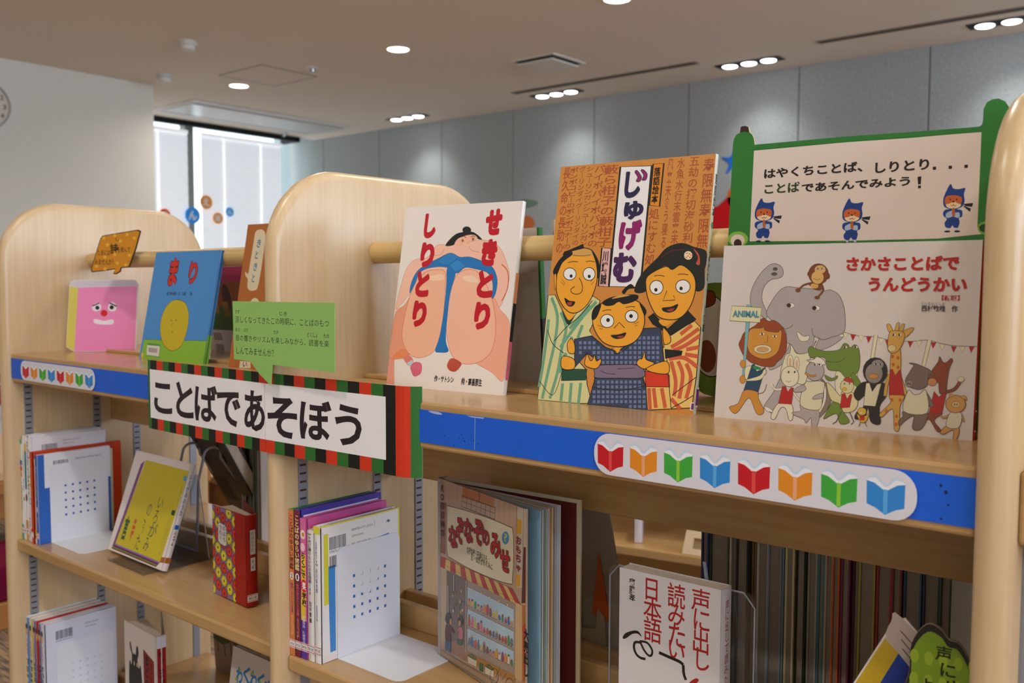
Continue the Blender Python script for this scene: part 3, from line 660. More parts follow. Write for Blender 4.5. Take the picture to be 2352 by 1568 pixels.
  ('F','#181a17',[1824,1404,1824,1396,1820,1389,1814,1384,1806,1383,1798,1384,1791,1389,1786,1396,1784,1404,1785,1412,1788,1419,1794,1424,1802,1425,1810,1424,1817,1419,1822,1412],0,'#1c1a18',0),
  ('S','#181a17',8,[1450,1547,1516,1554,1584,1544],1),
  ('S','#181a17',8,[1748,1562,1808,1570,1878,1559],1),
  ('S','#181a17',9,[1630,1376,1590,1260,1745,1271,1719,1320],0),
  ('F','#181a17',[1590,1178,1700,1194,1784,1225,1762,1157,1692,1124,1610,1138],0,'#1c1a18',1),
  ('F','#a83a2c',[1652,1155,1745,1177,1705,1136],0,'#1c1a18',1),
  ('S','#181a17',9,[1708,596,1754,346,1813,48],1),
  ('S','#181a17',9,[2084,413,1971,321,1813,192],1),
  ('S','#181a17',9,[1813,45,1948,124,2073,211],1),
  ('F','#39435c',[450,775,689,823,897,691,1060,646,1262,792,1369,932,1591,952,1680,541,1564,519,1402,607,1399,418,1475,261,1525,0,716,0,783,267,798,424,853,511,648,610,491,421],11,'#181a17',0),
  ('Q','#6f7da0',[1315,839,1351,840,1355,805,1318,803,1374,841,1410,842,1414,807,1377,806,1432,843,1468,844,1472,809,1436,808,1491,845,1526,846,1530,811,1494,810,1549,847,1584,848,1588,814,1552,812,518,750,557,752,562,715,522,713,582,753,621,754,626,718,586,716,646,755,685,757,689,720,650,719,709,758,748,759,752,723,713,721,1261,779,1298,781,1302,745,1265,744,1321,782,1357,783,1361,748,1324,746,1380,784,1416,785,1419,750,1383,749,1438,786,1474,788,1478,753,1442,751,1496,789,1532,790,1536,755,1500,754,1554,791,1590,792,1593,757,1558,756,525,691,564,692,568,656,529,654,589,693,628,695,632,659,593,657,653,696,692,698,696,661,657,660,716,699,755,700,759,664,720,662,779,701,817,703,821,667,783,665,1208,720,1244,721,1248,686,1211,684,1267,722,1304,724,1307,688,1271,687,1327,725,1363,726,1367,691,1330,689,1385,727,1422,729,1425,694,1389,692,1444,730,1480,731,1483,696,1448,695,1502,732,1538,734,1541,699,1506,697,1560,735,1595,736,1599,701,1563,700,531,631,571,633,575,597,536,595,722,640,761,642,765,606,726,604,785,643,824,645,828,609,789,607,848,646,886,647,890,611,852,610,910,649,948,650,952,614,914,613,971,651,1009,653,1013,617,975,616,1093,657,1130,659,1134,623,1097,621,1154,660,1191,661,1194,626,1157,624,1214,662,1250,664,1254,629,1217,627,1273,665,1310,667,1313,632,1277,630,1332,668,1369,669,1372,634,1336,633,1391,670,1427,672,1431,637,1395,635,1450,673,1486,675,1489,640,1453,638,1508,676,1543,677,1547,643,1511,641,1566,678,1601,680,1604,645,1569,644,792,584,830,586,834,550,796,548,854,587,892,589,896,553,858,551,916,590,954,592,958,556,920,555,978,593,1015,595,1019,560,981,558,1039,596,1076,598,1080,563,1043,561,1099,599,1137,601,1140,566,1103,564,1160,602,1197,604,1200,569,1163,567,1220,605,1256,607,1260,572,1223,570,1279,608,1316,610,1319,575,1283,573,1338,611,1375,613,1378,578,1342,576,1456,617,1491,618,1495,584,1459,582,1514,620,1549,621,1553,587,1517,585,1571,622,1607,624,1610,589,1575,588,860,529,899,531,903,495,864,493,922,532,960,534,964,499,926,497,984,536,1021,538,1025,502,988,500,1045,539,1082,541,1086,505,1049,503,1106,542,1143,544,1146,508,1109,506,1166,545,1203,547,1206,512,1170,510,1226,548,1262,550,1266,515,1229,513,1285,551,1322,553,1325,518,1289,516,1344,554,1380,556,1384,521,1348,519,1577,566,1612,568,1616,534,1580,532,824,293,862,296,866,260,828,257,886,297,924,300,928,264,890,262,948,301,985,304,989,268,951,266,1009,305,1046,308,1050,272,1013,270,1070,309,1107,312,1111,276,1073,274,1130,313,1167,315,1171,280,1134,278,1190,317,1227,319,1230,284,1194,282,1250,321,1286,323,1290,288,1253,286,1309,324,1345,327,1349,292,1312,290,1368,328,1404,331,1407,296,1371,293,830,235,869,238,872,202,834,200,892,240,930,242,934,206,896,204,954,244,992,246,995,211,958,208,1015,248,1052,250,1056,215,1019,212,1076,252,1113,254,1117,219,1080,217,1136,256,1173,258,1177,223,1140,221,1196,260,1233,262,1236,227,1200,225,1256,264,1292,266,1296,232,1259,229,1315,268,1351,270,1355,236,1318,233,1374,272,1410,274,1413,240,1377,237,774,173,813,176,817,140,778,137,837,178,875,180,879,145,841,142,899,182,937,185,940,149,903,146,960,186,998,189,1002,153,964,151,1021,191,1059,193,1062,158,1025,155,1082,195,1119,197,1123,162,1086,159,1142,199,1179,202,1183,166,1146,164,1202,203,1239,206,1242,171,1206,168,1262,207,1298,210,1302,175,1265,172,1321,212,1357,214,1360,179,1324,177,1379,216,1415,218,1419,184,1383,181,1438,220,1473,222,1477,188,1441,185,781,115,819,118,823,82,785,79,843,120,881,123,885,87,847,84,905,124,943,127,947,92,909,89,966,129,1004,132,1008,96,970,93,1027,133,1065,136,1069,101,1031,98,1088,138,1125,140,1129,105,1092,102,1148,142,1185,145,1189,110,1152,107,1208,147,1245,149,1248,114,1212,112,1267,151,1304,154,1307,119,1271,116,1327,155,1363,158,1366,123,1330,120,1385,160,1421,162,1425,128,1389,125,1443,164,1479,167,1483,132,1447,129,787,57,826,60,830,25,791,22,850,62,888,65,892,29,853,26,911,67,949,70,953,34,915,31,973,71,1010,74,1014,39,976,36,1034,76,1071,79,1075,44,1037,41,1094,81,1131,84,1135,48,1098,46,1154,85,1191,88,1195,53,1158,50,1214,90,1251,93,1254,58,1218,55,1273,95,1310,97,1313,62,1277,60,1332,99,1369,102,1372,67,1336,64,1391,104,1427,106,1430,72,1395,69,1449,108,1485,111,1488,76,1453,73,1279,38,1316,41,1319,6,1283,3,1338,43,1374,46,1378,11,1342,8,1397,48,1433,50,1436,16,1400,13,1455,52,1491,55,1494,21,1459,18]),
  ('F','#7e6f84',[794,466,1076,498,1330,506,1437,444,1413,362,1109,339,809,324,780,367],9,'#181a17',1),
  ('S','#181a17',6,[848,413,946,384,1057,384],1),
  ('S','#181a17',6,[1081,447,1204,458,1310,470],1),
  ('S','#181a17',8,[977,690,1063,618,1221,735],1),
  ('F','#eea62e',[1015,696,1101,703,1062,632],0,'#1c1a18',1),
  ('S','#181a17',8,[757,212,1124,196,1474,275],1),
  ('F','#eea62e',[706,1180,932,1254,1244,1258,1344,1149,1382,987,1320,821,1194,731,1022,706,845,759,712,911,680,1052],11,'#181a17',1),
  ('F','#181a17',[790,1231,911,1295,1159,1329,1268,1316,1244,1258,1094,1211,1015,1238,938,1195,843,1189],0,'#1c1a18',1),
  ('F','#d3a255',[913,1274,1020,1318,1160,1319,1023,1290],0,'#1c1a18',1),
  ('F','#181a17',[671,1016,670,1137,779,1209,737,1053],0,'#1c1a18',1),
  ('F','#181a17',[1288,1242,1389,1150,1376,1082,1331,1149],0,'#1c1a18',1),
  ('F','#181a17',[1046,1367,1146,1453,1210,1406,1129,1392,1081,1332],0,'#1c1a18',1),
  ('F','#efeeea',[975,1010,972,980,954,953,927,935,892,928,856,933,824,949,801,975,790,1005,794,1036,812,1062,840,1080,875,1087,911,1082,942,1065,965,1040],9,'#181a17',0),
  ('F','#181a17',[919,1020,918,1011,913,1003,905,997,896,995,886,997,877,1002,871,1009,868,1018,869,1028,873,1035,881,1041,891,1043,901,1041,909,1036,916,1029],0,'#1c1a18',0),
  ('F','#efeeea',[1289,1073,1285,1046,1270,1022,1244,1006,1212,1000,1179,1004,1150,1019,1129,1042,1120,1069,1123,1097,1139,1120,1165,1136,1197,1143,1230,1138,1259,1123,1280,1100],9,'#181a17',0),
  ('F','#181a17',[1221,1074,1220,1065,1216,1058,1208,1052,1199,1050,1189,1052,1181,1057,1175,1064,1172,1073,1173,1082,1177,1090,1185,1095,1194,1097,1204,1095,1212,1091,1218,1083],0,'#1c1a18',0),
  ('S','#181a17',9,[986,924,1049,995,1128,931],0),
  ('F','#181a17',[949,838,1054,853,1152,878,1120,814,1015,799],0,'#1c1a18',1),
  ('F','#a83a2c',[1033,827,1125,841,1089,810],0,'#1c1a18',1),
  ('S','#181a17',8,[805,1122,864,1140,925,1141],1),
  ('S','#181a17',8,[1117,1170,1174,1185,1239,1183],1),
  ('S','#181a17',5,[756,955,839,932],1),
  ('S','#181a17',5,[784,914,833,908],1),
  ('S','#181a17',5,[1242,983,1308,1005],1),
  ('S','#181a17',5,[1259,959,1296,973],1),
  ('F','#eea62e',[629,485,648,601,697,531,730,532,755,592,787,524,840,552,853,511,797,435,683,443],9,'#181a17',1),
  ('F','#eea62e',[1328,520,1360,581,1390,580,1419,669,1443,580,1543,547,1539,517,1429,466],9,'#181a17',1),
  ('F','#eea62e',[353,714,404,780,457,718,470,604,385,608],9,'#181a17',1),
  ('F','#eea62e',[1622,940,1668,921,1726,850,1729,783,1654,767],9,'#181a17',1),
  ('F','#eea62e',[304,554,471,530,482,413,312,411],9,'#181a17',1),
  ('F','#eea62e',[1461,475,1703,571,1742,436,1570,428],9,'#181a17',1),
  ('F','#e6e2e8',[2043,129,2084,129,2084,39,2043,41],0,'#181a17',0),
  ('F','#6e2478',[2056,117,2084,119,2084,49,2054,51],0,'#181a17',0),
 ],
 'rakugo_title': [
  ('T','し','#231d44',[947,2487,1161,2814],0.08),
  ('F','#8c1a62',[1069,2802,1097,2818,1163,2735,1142,2682,1097,2691,1113,2738],8,'#231d44',1),
  ('F','#8c1a62',[1148,2818,1181,2821,1235,2766,1226,2701,1176,2700,1191,2755],8,'#231d44',1),
  ('T','ゅ','#231d44',[968,2224,1232,2451],0.07),
  ('T','げ','#8c1a62',[933,1852,1235,2224],0.08),
  ('T','む','#4a1c54',[892,1470,1210,1830],0.08),
  ('T','落\n語\n絵\n本','#1c1712',[1322,2407,1411,2838],0.02),
  ('T','川\n端\n誠','#201a18',[733,1445,819,1852],0.02),
 ],
 'animal_pic': [
  ('S','#4a3a2c',5,[1324,963,1478,930,1634,927,1763,900,1888,894,1987,898,2108,913,2229,886,2348,869,2540,870],1),
  ('F','#e3dcb4',[1318,957,1371,953,1343,890],3,'#4a3a2c',0),
  ('F','#b5261e',[1391,946,1445,942,1416,879],3,'#4a3a2c',0),
  ('F','#e3dcb4',[1471,935,1524,932,1496,868],3,'#4a3a2c',0),
  ('F','#b5261e',[1543,930,1595,926,1568,863],3,'#4a3a2c',0),
  ('F','#e3dcb4',[1663,915,1714,912,1687,849],3,'#4a3a2c',0),
  ('F','#b5261e',[1725,901,1776,898,1748,836],3,'#4a3a2c',0),
  ('F','#e3dcb4',[1857,896,1907,893,1880,831],3,'#4a3a2c',0),
  ('F','#b5261e',[1932,899,1981,895,1955,834],3,'#4a3a2c',0),
  ('F','#e3dcb4',[2011,904,2060,901,2034,840],3,'#4a3a2c',0),
  ('F','#b5261e',[2139,896,2187,893,2161,833],3,'#4a3a2c',0),
  ('F','#e3dcb4',[2218,879,2265,876,2240,816],3,'#4a3a2c',0),
  ('F','#b5261e',[2319,865,2366,862,2341,802],3,'#4a3a2c',0),
  ('F','#e3dcb4',[2392,866,2439,863,2414,803],3,'#4a3a2c',0),
  ('F','#b5261e',[2470,869,2516,866,2491,807],3,'#4a3a2c',0),
  ('F','#e3dcb4',[1618,944,1654,943,1627,694,1595,699],4,'#4a3a2c',0),
  ('F','#e3dcb4',[2110,916,2146,915,2102,667,2071,678],4,'#4a3a2c',0),
  ('F','#b0a8a6',[706,463,643,317,549,161,581,120,655,105,733,253,765,439],5,'#4a3a2c',1),
  ('F','#e8e4da',[550,156,609,144,655,105,582,113],3,'#4a3a2c',1),
  ('F','#b0a8a6',[799,849,748,734,668,631,583,584,600,542,712,605,821,710],5,'#4a3a2c',1),
  ('F','#b0a8a6',[1057,762,1078,874,1157,926,1243,977,1326,925,1217,822],5,'#4a3a2c',1),
  ('F','#e8e4da',[1225,973,1263,980,1326,931,1293,917],3,'#4a3a2c',1),
  ('F','#e0dcbc',[799,835,791,733,739,691,707,449,851,430,971,435,1006,718,1057,873,987,759,863,728],5,'#4a3a2c',1),
  ('F','#b0a8a6',[502,1079,416,1152,345,1209,330,1325,367,1456,449,1583,548,1658,640,1634,674,1562,645,1511,537,1485,468,1396,462,1269,528,1126],5,'#4a3a2c',1),
  ('F','#5c5348',[610,1603,609,1595,603,1589,595,1585,585,1584,575,1586,566,1590,560,1596,557,1603,559,1610,564,1616,573,1620,583,1621,593,1620,602,1616,608,1610],0,'#1c1a18',0),
  ('F','#5c5348',[610,1550,608,1542,601,1536,591,1532,578,1531,565,1533,554,1537,546,1543,543,1550,545,1557,552,1563,563,1567,576,1568,589,1567,600,1563,607,1557],0,'#1c1a18',0),
  ('F','#b0a8a6',[522,1111,571,1270,652,1382,725,1417,838,1406,965,1398,1091,1374,1172,1386,1257,1334,1310,1225,1333,1089,1324,959,1213,910,1119,879,1041,914,1027,844,974,745,870,729,801,814,741,847,727,974],5,'#4a3a2c',1),
  ('F','#e6e0c8',[852,953,923,907,978,915,970,867,890,860],4,'#4a3a2c',1),
  ('S','#4a3a2c',5,[734,974,790,1002,803,1026],1),
  ('S','#4a3a2c',5,[1005,990,1027,914,1119,879],1),
  ('F','#e9e4d8',[811,1224,809,1215,800,1207,787,1201,771,1199,755,1201,741,1206,732,1213,728,1222,731,1232,739,1240,753,1245,768,1247,784,1246,798,1241,807,1233],3,'#4a3a2c',0),
  ('F','#3a2a22',[775,1223,774,1215,770,1208,762,1203,754,1202,745,1203,737,1208,732,1214,730,1223,731,1231,735,1238,743,1242,751,1244,760,1243,768,1238,773,1231],0,'#1c1a18',0),
  ('F','#e9e4d8',[1075,1200,1072,1191,1064,1183,1051,1178,1036,1176,1020,1177,1007,1182,998,1190,994,1199,997,1208,1005,1216,1018,1221,1033,1223,1049,1222,1062,1217,1071,1209],3,'#4a3a2c',0),
  ('F','#3a2a22',[1040,1200,1039,1192,1034,1185,1027,1180,1019,1178,1010,1180,1003,1184,998,1191,996,1199,997,1207,1001,1214,1008,1218,1017,1220,1025,1219,1033,1214,1038,1208],0,'#1c1a18',0),
  ('S','#7a4420',22,[969,1454,893,1432,846,1386],1),
  ('S','#7a4420',22,[1076,1441,1097,1381,1053,1318],1),
  ('F','#7a4420',[867,1380,866,1371,860,1364,851,1359,840,1357,829,1358,820,1363,813,1371,811,1379,812,1388,818,1395,827,1400,838,1402,849,1400,858,1395,865,1388],0,'#1c1a18',0),
  ('F','#7a4420',[1067,1307,1065,1300,1060,1293,1051,1289,1041,1287,1030,1289,1021,1293,1014,1299,1012,1307,1013,1314,1019,1320,1028,1325,1038,1326,1049,1325,1058,1321,1065,1315],0,'#1c1a18',0),
  ('F','#7a4420',[947,1457,1072,1457,1083,1388,993,1399],3,'#4a3a2c',1),
  ('F','#d8a85c',[1047,1427,1044,1416,1036,1407,1022,1401,1007,1399,990,1401,977,1407,967,1416,963,1426,966,1437,974,1446,988,1452,1003,1454,1019,1452,1033,1446,1043,1437],0,'#1c1a18',0),
  ('F','#7a4420',[973,1548,972,1536,967,1526,960,1520,951,1517,942,1520,934,1527,928,1537,925,1548,927,1560,931,1570,938,1577,947,1579,957,1577,965,1570,970,1560],0,'#1c1a18',0),
  ('F','#7a4420',[1158,1527,1157,1514,1152,1503,1145,1496,1136,1494,1127,1496,1119,1503,1114,1514,1111,1527,1112,1540,1117,1550,1124,1558,1133,1560,1142,1557,1150,1550,1155,1539],0,'#1c1a18',0),
  ('F','#7a4420',[1142,1548,1136,1507,1116,1472,1084,1449,1046,1441,1006,1449,971,1472,947,1507,937,1548,942,1590,963,1625,995,1648,1034,1655,1073,1647,1108,1623,1132,1588],4,'#4a3a2c',0),
  ('F','#dcb068',[1094,1513,1091,1487,1079,1466,1059,1451,1036,1446,1012,1451,990,1466,976,1487,969,1513,973,1539,985,1561,1005,1575,1028,1580,1052,1575,1073,1560,1088,1539],0,'#1c1a18',0),
  ('F','#dcb068',[1109,1593,1106,1577,1094,1562,1077,1553,1056,1549,1035,1553,1016,1563,1003,1577,998,1594,1001,1611,1013,1626,1030,1635,1051,1638,1073,1635,1091,1625,1104,1611],0,'#1c1a18',0),
  ('F','#efe8d8',[1044,1602,1043,1599,1040,1595,1036,1593,1030,1593,1025,1593,1020,1596,1017,1599,1016,1603,1017,1606,1020,1609,1024,1611,1029,1612,1035,1611,1039,1609,1042,1606],2,'#4a3a2c',0),
  ('F','#2c2018',[1037,1602,1036,1599,1035,1596,1033,1595,1030,1594,1027,1595,1025,1597,1023,1599,1023,1602,1023,1606,1024,1608,1027,1610,1029,1611,1032,1610,1034,1608,1036,1606],0,'#1c1a18',0),
  ('F','#efe8d8',[1085,1602,1084,1598,1081,1595,1077,1593,1072,1592,1066,1593,1062,1595,1059,1598,1057,1602,1058,1606,1061,1609,1065,1611,1071,1612,1076,1611,1081,1609,1084,1606],2,'#4a3a2c',0),
  ('F','#2c2018',[1078,1602,1078,1599,1076,1596,1074,1594,1072,1594,1069,1594,1067,1596,1065,1599,1064,1602,1065,1605,1066,1608,1068,1610,1071,1610,1073,1610,1076,1608,1077,1605],0,'#1c1a18',0),
  ('S','#4a2c18',4,[993,1506,1029,1488,1063,1502],1),
  ('F','#98481f',[255,857,279,917,337,962,409,1008,479,1082,548,1052,606,1063,689,1004,737,925,754,777,709,669,667,638,627,583,525,574,449,591,373,613,302,670,263,727,233,798],5,'#4a3a2c',1),
  ('F','#d2943a',[352,960,471,978,499,999,517,953,649,940,676,973,695,909,668,745,585,670,475,657,360,714,322,831],5,'#4a3a2c',1),
  ('F','#e6d6ac',[596,759,590,740,570,724,539,713,502,707,464,709,432,718,410,732,401,750,407,769,428,785,459,797,496,802,534,800,566,791,587,776],4,'#4a3a2c',0),
  ('F','#c8a46c',[565,755,561,743,547,734,526,726,501,723,475,724,453,729,438,738,432,749,437,760,451,770,472,777,497,780,523,779,545,774,560,765],2,'#4a3a2c',0),
  ('F','#efe6cf',[512,916,510,911,503,906,494,903,483,902,471,902,462,905,455,909,452,914,454,919,460,923,470,926,481,928,493,927,502,925,509,921],3,'#4a3a2c',0),
  ('F','#4a3a2c',[492,915,492,911,490,907,487,904,483,903,479,904,475,906,473,910,472,914,472,919,474,923,477,925,481,926,485,926,489,923,491,920],0,'#1c1a18',0),
  ('F','#efe6cf',[649,898,647,893,641,888,632,885,621,884,609,884,600,887,593,891,591,896,593,901,599,905,608,908,619,910,630,909,640,906,646,903],3,'#4a3a2c',0),
  ('F','#4a3a2c',[630,897,630,893,628,889,624,886,621,885,617,886,613,888,611,892,610,896,610,901,612,905,615,907,619,908,623,907,627,905,629,901],0,'#1c1a18',0),
  ('S','#4a3a2c',4,[546,904,546,832,512,831],0),
  ('F','#e3dcb4',[320,548,376,573,541,546,530,481,340,426,319,468],4,'#4a3a2c',1),
  ('F','#2a4a62',[393,588,419,597,446,519,504,544,542,575,479,303,316,309],4,'#4a3a2c',0),
  ('F','#2f8a4c',[406,574,466,570,494,543,423,539],0,'#1c1a18',1),
  ('F','#e3dcb4',[340,423,486,478,526,545,545,525,496,436,355,412],3,'#4a3a2c',1),
  ('F','#cf8f36',[324,309,470,302,486,234,552,111,514,65,465,89,381,234,277,88,225,58,169,120,264,167],5,'#4a3a2c',1),
  ('S','#8a5a24',8,[471,283,540,310,565,390],1),
  ('F','#7fb4ba',[298,1226,347,1224,312,388,293,387],3,'#4a3a2c',0),
  ('F','#e0dcae',[131,1209,461,1194,452,1035,115,1046],5,'#4a3a2c',0),
  ('F','#cf8f36',[325,592,323,576,317,563,307,553,294,549,281,552,270,560,262,573,258,588,260,604,266,617,277,627,289,630,302,628,313,620,321,607],3,'#4a3a2c',0),
  ('F','#cf8f36',[330,425,329,409,323,394,312,384,300,380,287,382,276,391,268,405,264,421,265,438,272,452,282,463,295,467,308,464,319,455,327,442],3,'#4a3a2c',0),
  ('F','#e5dfc4',[831,640,830,612,825,588,815,571,804,565,791,570,780,585,772,609,768,636,769,665,774,689,784,705,795,711,808,706,819,691,827,667],4,'#4a3a2c',0),
  ('F','#dcae8c',[813,633,813,614,811,597,807,586,803,582,798,585,793,596,789,612,787,632,787,651,789,668,792,679,797,683,802,679,807,669,811,652],0,'#1c1a18',0),
  ('F','#e5dfc4',[897,622,896,593,892,568,884,551,873,545,862,550,852,566,844,590,841,619,841,648,846,673,854,690,864,696,876,691,886,675,893,651],4,'#4a3a2c',0),
  ('F','#dcae8c',[882,616,882,596,880,580,877,569,872,565,867,568,862,579,858,595,856,614,856,634,858,650,862,661,866,665,871,662,876,651,880,635],0,'#1c1a18',0),
  ('S','#4a3a2c',26,[727,351,655,346,621,390],1),
  ('S','#e5dfc4',20,[727,351,655,346,616,394],1),
  ('S','#4a3a2c',24,[846,332,903,266,933,247],1),
  ('S','#e5dfc4',18,[846,332,903,266,936,246],1),
  ('F','#e5dfc4',[700,201,839,205,861,66,825,38,782,151,725,153,674,36,629,60],5,'#4a3a2c',1),
  ('F','#b5261e',[733,383,769,380,793,328,826,375,852,371,839,202,700,199],4,'#4a3a2c',0),
  ('F','#e5dfc4',[899,492,894,451,876,415,847,390,812,380,775,385,743,407,721,440,711,480,716,522,734,558,764,583,799,593,836,587,867,565,889,532],5,'#4a3a2c',0),
  ('F','#f2eee4',[804,533,803,528,799,524,793,522,786,520,779,521,773,523,769,526,767,530,768,535,772,539,778,542,785,543,792,542,798,540,803,537],2,'#4a3a2c',0),
  ('F','#2c2018',[799,532,798,529,796,525,794,523,791,522,787,523,784,524,782,528,781,531,782,535,784,538,786,541,789,542,793,541,796,539,798,536],0,'#1c1a18',0),
  ('F','#f2eee4',[867,536,865,532,862,528,856,525,849,524,842,524,836,527,831,530,830,534,831,538,835,542,841,545,848,546,855,546,861,544,865,540],2,'#4a3a2c',0),
  ('F','#2c2018',[861,536,861,532,859,529,856,527,853,526,850,526,847,528,845,531,844,535,844,539,846,542,849,544,852,545,855,545,858,543,860,540],0,'#1c1a18',0),
  ('S','#4a3a2c',4,[765,441,795,429,822,442],1),
  ('F','#6f8a34',[1249,251,1328,284,1361,178,1432,76,1341,47,1296,145,1177,80,1201,151],5,'#4a3a2c',1),
  ('F','#e0dcbc',[1285,581,1471,578,1459,307,1329,270,1274,403],4,'#4a3a2c',1),
  ('F','#6f8a34',[980,770,1006,805,1069,780,1166,765,1287,784,1330,846,1371,844,1399,810,1437,842,1478,808,1498,674,1478,565,1376,510,1306,569,1190,583,1150,698,1012,691],5,'#4a3a2c',1),
  ('S','#4a3a2c',5,[1158,664,1280,660,1358,708],1),
  ('F','#6f8a34',[1432,562,1480,525,1524,447,1472,430,1422,508],4,'#4a3a2c',1),
  ('F','#6f8a34',[1159,526,1236,496,1288,527,1277,485,1196,469],4,'#4a3a2c',1),
  ('F','#efe8d8',[1368,814,1367,810,1363,806,1356,803,1349,801,1341,802,1335,804,1330,808,1328,813,1330,818,1334,822,1340,825,1348,826,1355,825,1362,823,1366,819],2,'#4a3a2c',0),
  ('F','#2c2018',[1352,814,1352,810,1350,806,1347,803,1344,802,1340,803,1337,805,1335,809,1334,813,1334,817,1336,821,1339,823,1342,824,1346,824,1349,821,1351,818],0,'#1c1a18',0),
  ('F','#efe8d8',[1471,819,1470,814,1466,810,1459,807,1452,806,1444,806,1438,809,1433,813,1432,817,1433,822,1437,826,1443,829,1451,830,1458,830,1465,827,1469,823],2,'#4a3a2c',0),
  ('F','#2c2018',[1455,818,1455,814,1453,810,1450,808,1447,807,1443,808,1440,810,1438,813,1437,817,1437,822,1439,825,1442,828,1445,829,1449,828,1452,826,1454,822],0,'#1c1a18',0),
  ('F','#8a7a66',[1127,489,1214,399,1245,319,1212,193,1123,82,1081,86,1170,217,1189,356],5,'#4a3a2c',1),
  ('F','#e0dcca',[1121,475,1180,396,1182,245,1108,95,1081,92,1155,243,1158,381],4,'#4a3a2c',1),
  ('F','#b0a8a6',[935,212,1118,171,1113,6,1059,0,1047,83,1001,23,971,62,871,95,855,122,939,143],4,'#4a3a2c',1),
  ('F','#dcd6b4',[965,424,1019,448,1157,450,1151,312,1125,169,932,201],5,'#4a3a2c',1),
  ('F','#b0a8a6',[951,409,883,376,857,332,941,338,982,369],4,'#4a3a2c',1),
  ('F','#b0a8a6',[1149,339,1069,306,1057,270,1152,291],4,'#4a3a2c',1),
  ('F','#b0a8a6',[1154,563,1149,524,1131,491,1102,468,1067,458,1031,463,999,483,976,514,967,552,972,591,991,624,1020,647,1056,657,1092,651,1123,631,1145,600],5,'#4a3a2c',0),
  ('F','#e4e0d4',[968,663,1034,671,1074,704,1141,676,1155,626,1036,642],5,'#4a3a2c',1),
  ('S','#4a3a2c',22,[958,532,1023,505,1078,514],1),
  ('S','#c88a2c',16,[958,532,1023,505,1078,514],1),
  ('F','#efe8d8',[1081,628,1080,623,1076,619,1069,616,1062,614,1055,615,1048,617,1044,621,1042,626,1043,630,1047,635,1053,638,1061,639,1068,639,1075,636,1079,632],2,'#4a3a2c',0),
  ('F','#2c2018',[1064,624,1064,620,1062,617,1060,615,1057,614,1053,614,1051,616,1049,619,1048,623,1048,627,1050,630,1052,632,1056,633,1059,633,1062,631,1064,628],0,'#1c1a18',0),
  ('F','#efe8d8',[1128,623,1127,618,1123,614,1117,611,1109,610,1102,610,1095,613,1091,616,1089,621,1091,626,1094,630,1101,633,1108,635,1115,634,1122,632,1126,628],2,'#4a3a2c',0),
  ('F','#2c2018',[1111,627,1111,623,1109,620,1106,617,1103,616,1100,617,1097,619,1095,622,1095,626,1095,629,1097,633,1099,635,1102,636,1105,635,1108,633,1110,630],0,'#1c1a18',0),
  ('F','#d8cf9c',[1184,445,1240,414,1326,325,1344,367,1456,361,1501,270,1466,187,1368,165,1330,243,1234,284],5,'#4a3a2c',1),
  ('F','#b5261e',[1341,346,1371,355,1394,302,1424,352,1442,344,1425,217,1330,202],3,'#4a3a2c',0),
  ('F','#d8cf9c',[1453,429,1449,401,1436,378,1416,361,1391,354,1365,357,1343,371,1327,393,1321,420,1324,447,1337,471,1358,487,1383,494,1409,491,1431,477,1446,455],5,'#4a3a2c',0),
  ('F','#b8402c',[1350,483,1369,511,1409,510,1450,476,1411,464],3,'#4a3a2c',1),
  ('F','#d8b02c',[1388,397,1387,390,1382,384,1375,380,1366,378,1356,379,1348,382,1343,387,1341,394,1342,401,1347,407,1355,411,1364,413,1373,412,1381,409,1386,404],2,'#4a3a2c',0),
  ('S','#5a5450',10,[1348,170,1300,64,1268,40],0),
  ('S','#5a5450',10,[1427,170,1472,79,1447,50],0),
  ('F','#f2eee4',[1380,451,1379,447,1376,444,1372,441,1366,440,1360,441,1356,442,1352,445,1351,449,1352,453,1355,456,1360,458,1365,459,1371,459,1376,457,1379,454],2,'#4a3a2c',0),
  ('F','#2c2018',[1370,450,1369,447,1368,444,1366,442,1363,442,1361,442,1359,444,1357,446,1356,449,1357,452,1358,455,1360,457,1362,458,1365,457,1367,456,1369,453],0,'#1c1a18',0),
  ('F','#f2eee4',[1426,454,1425,450,1422,447,1418,444,1412,443,1407,444,1402,445,1399,448,1397,452,1398,456,1401,459,1406,461,1411,462,1417,462,1422,460,1425,457],2,'#4a3a2c',0),
  ('F','#2c2018',[1416,453,1415,450,1414,447,1412,445,1410,445,1407,445,1405,447,1403,449,1403,452,1403,455,1404,458,1406,460,1409,461,1411,460,1414,459,1415,456],0,'#1c1a18',0),
  ('F','#2c2722',[1535,474,1456,361,1500,290,1562,342,1555,234,1493,175,1483,107,1573,128,1601,224,1633,94,1724,82,1708,246,1766,357,1761,449,1709,486],5,'#4a3a2c',1),
  ('F','#dcd6b4',[1568,466,1600,472,1631,387,1677,470,1712,473,1668,248,1557,248],4,'#4a3a2c',0),
  ('F','#2c2722',[1763,598,1758,547,1735,502,1700,471,1656,458,1612,465,1573,492,1545,534,1533,585,1539,636,1562,681,1598,712,1642,724,1687,717,1725,690,1752,648],5,'#4a3a2c',0),
  ('F','#8f877e',[1719,573,1715,536,1699,504,1674,481,1643,472,1611,477,1583,496,1564,526,1555,563,1560,600,1576,633,1601,655,1633,664,1664,658,1692,639,1711,609],0,'#1c1a18',0),
  ('F','#8f877e',[1725,659,1721,641,1710,625,1692,613,1670,608,1648,611,1629,620,1615,635,1610,653,1613,672,1625,688,1643,699,1665,704,1687,702,1706,692,1719,677],0,'#1c1a18',0),
  ('F','#c88a44',[1681,542,1678,533,1669,525,1654,519,1637,516,1619,516,1604,521,1593,528,1589,537,1592,546,1602,555,1616,561,1634,564,1652,563,1667,559,1677,551],3,'#4a3a2c',0),
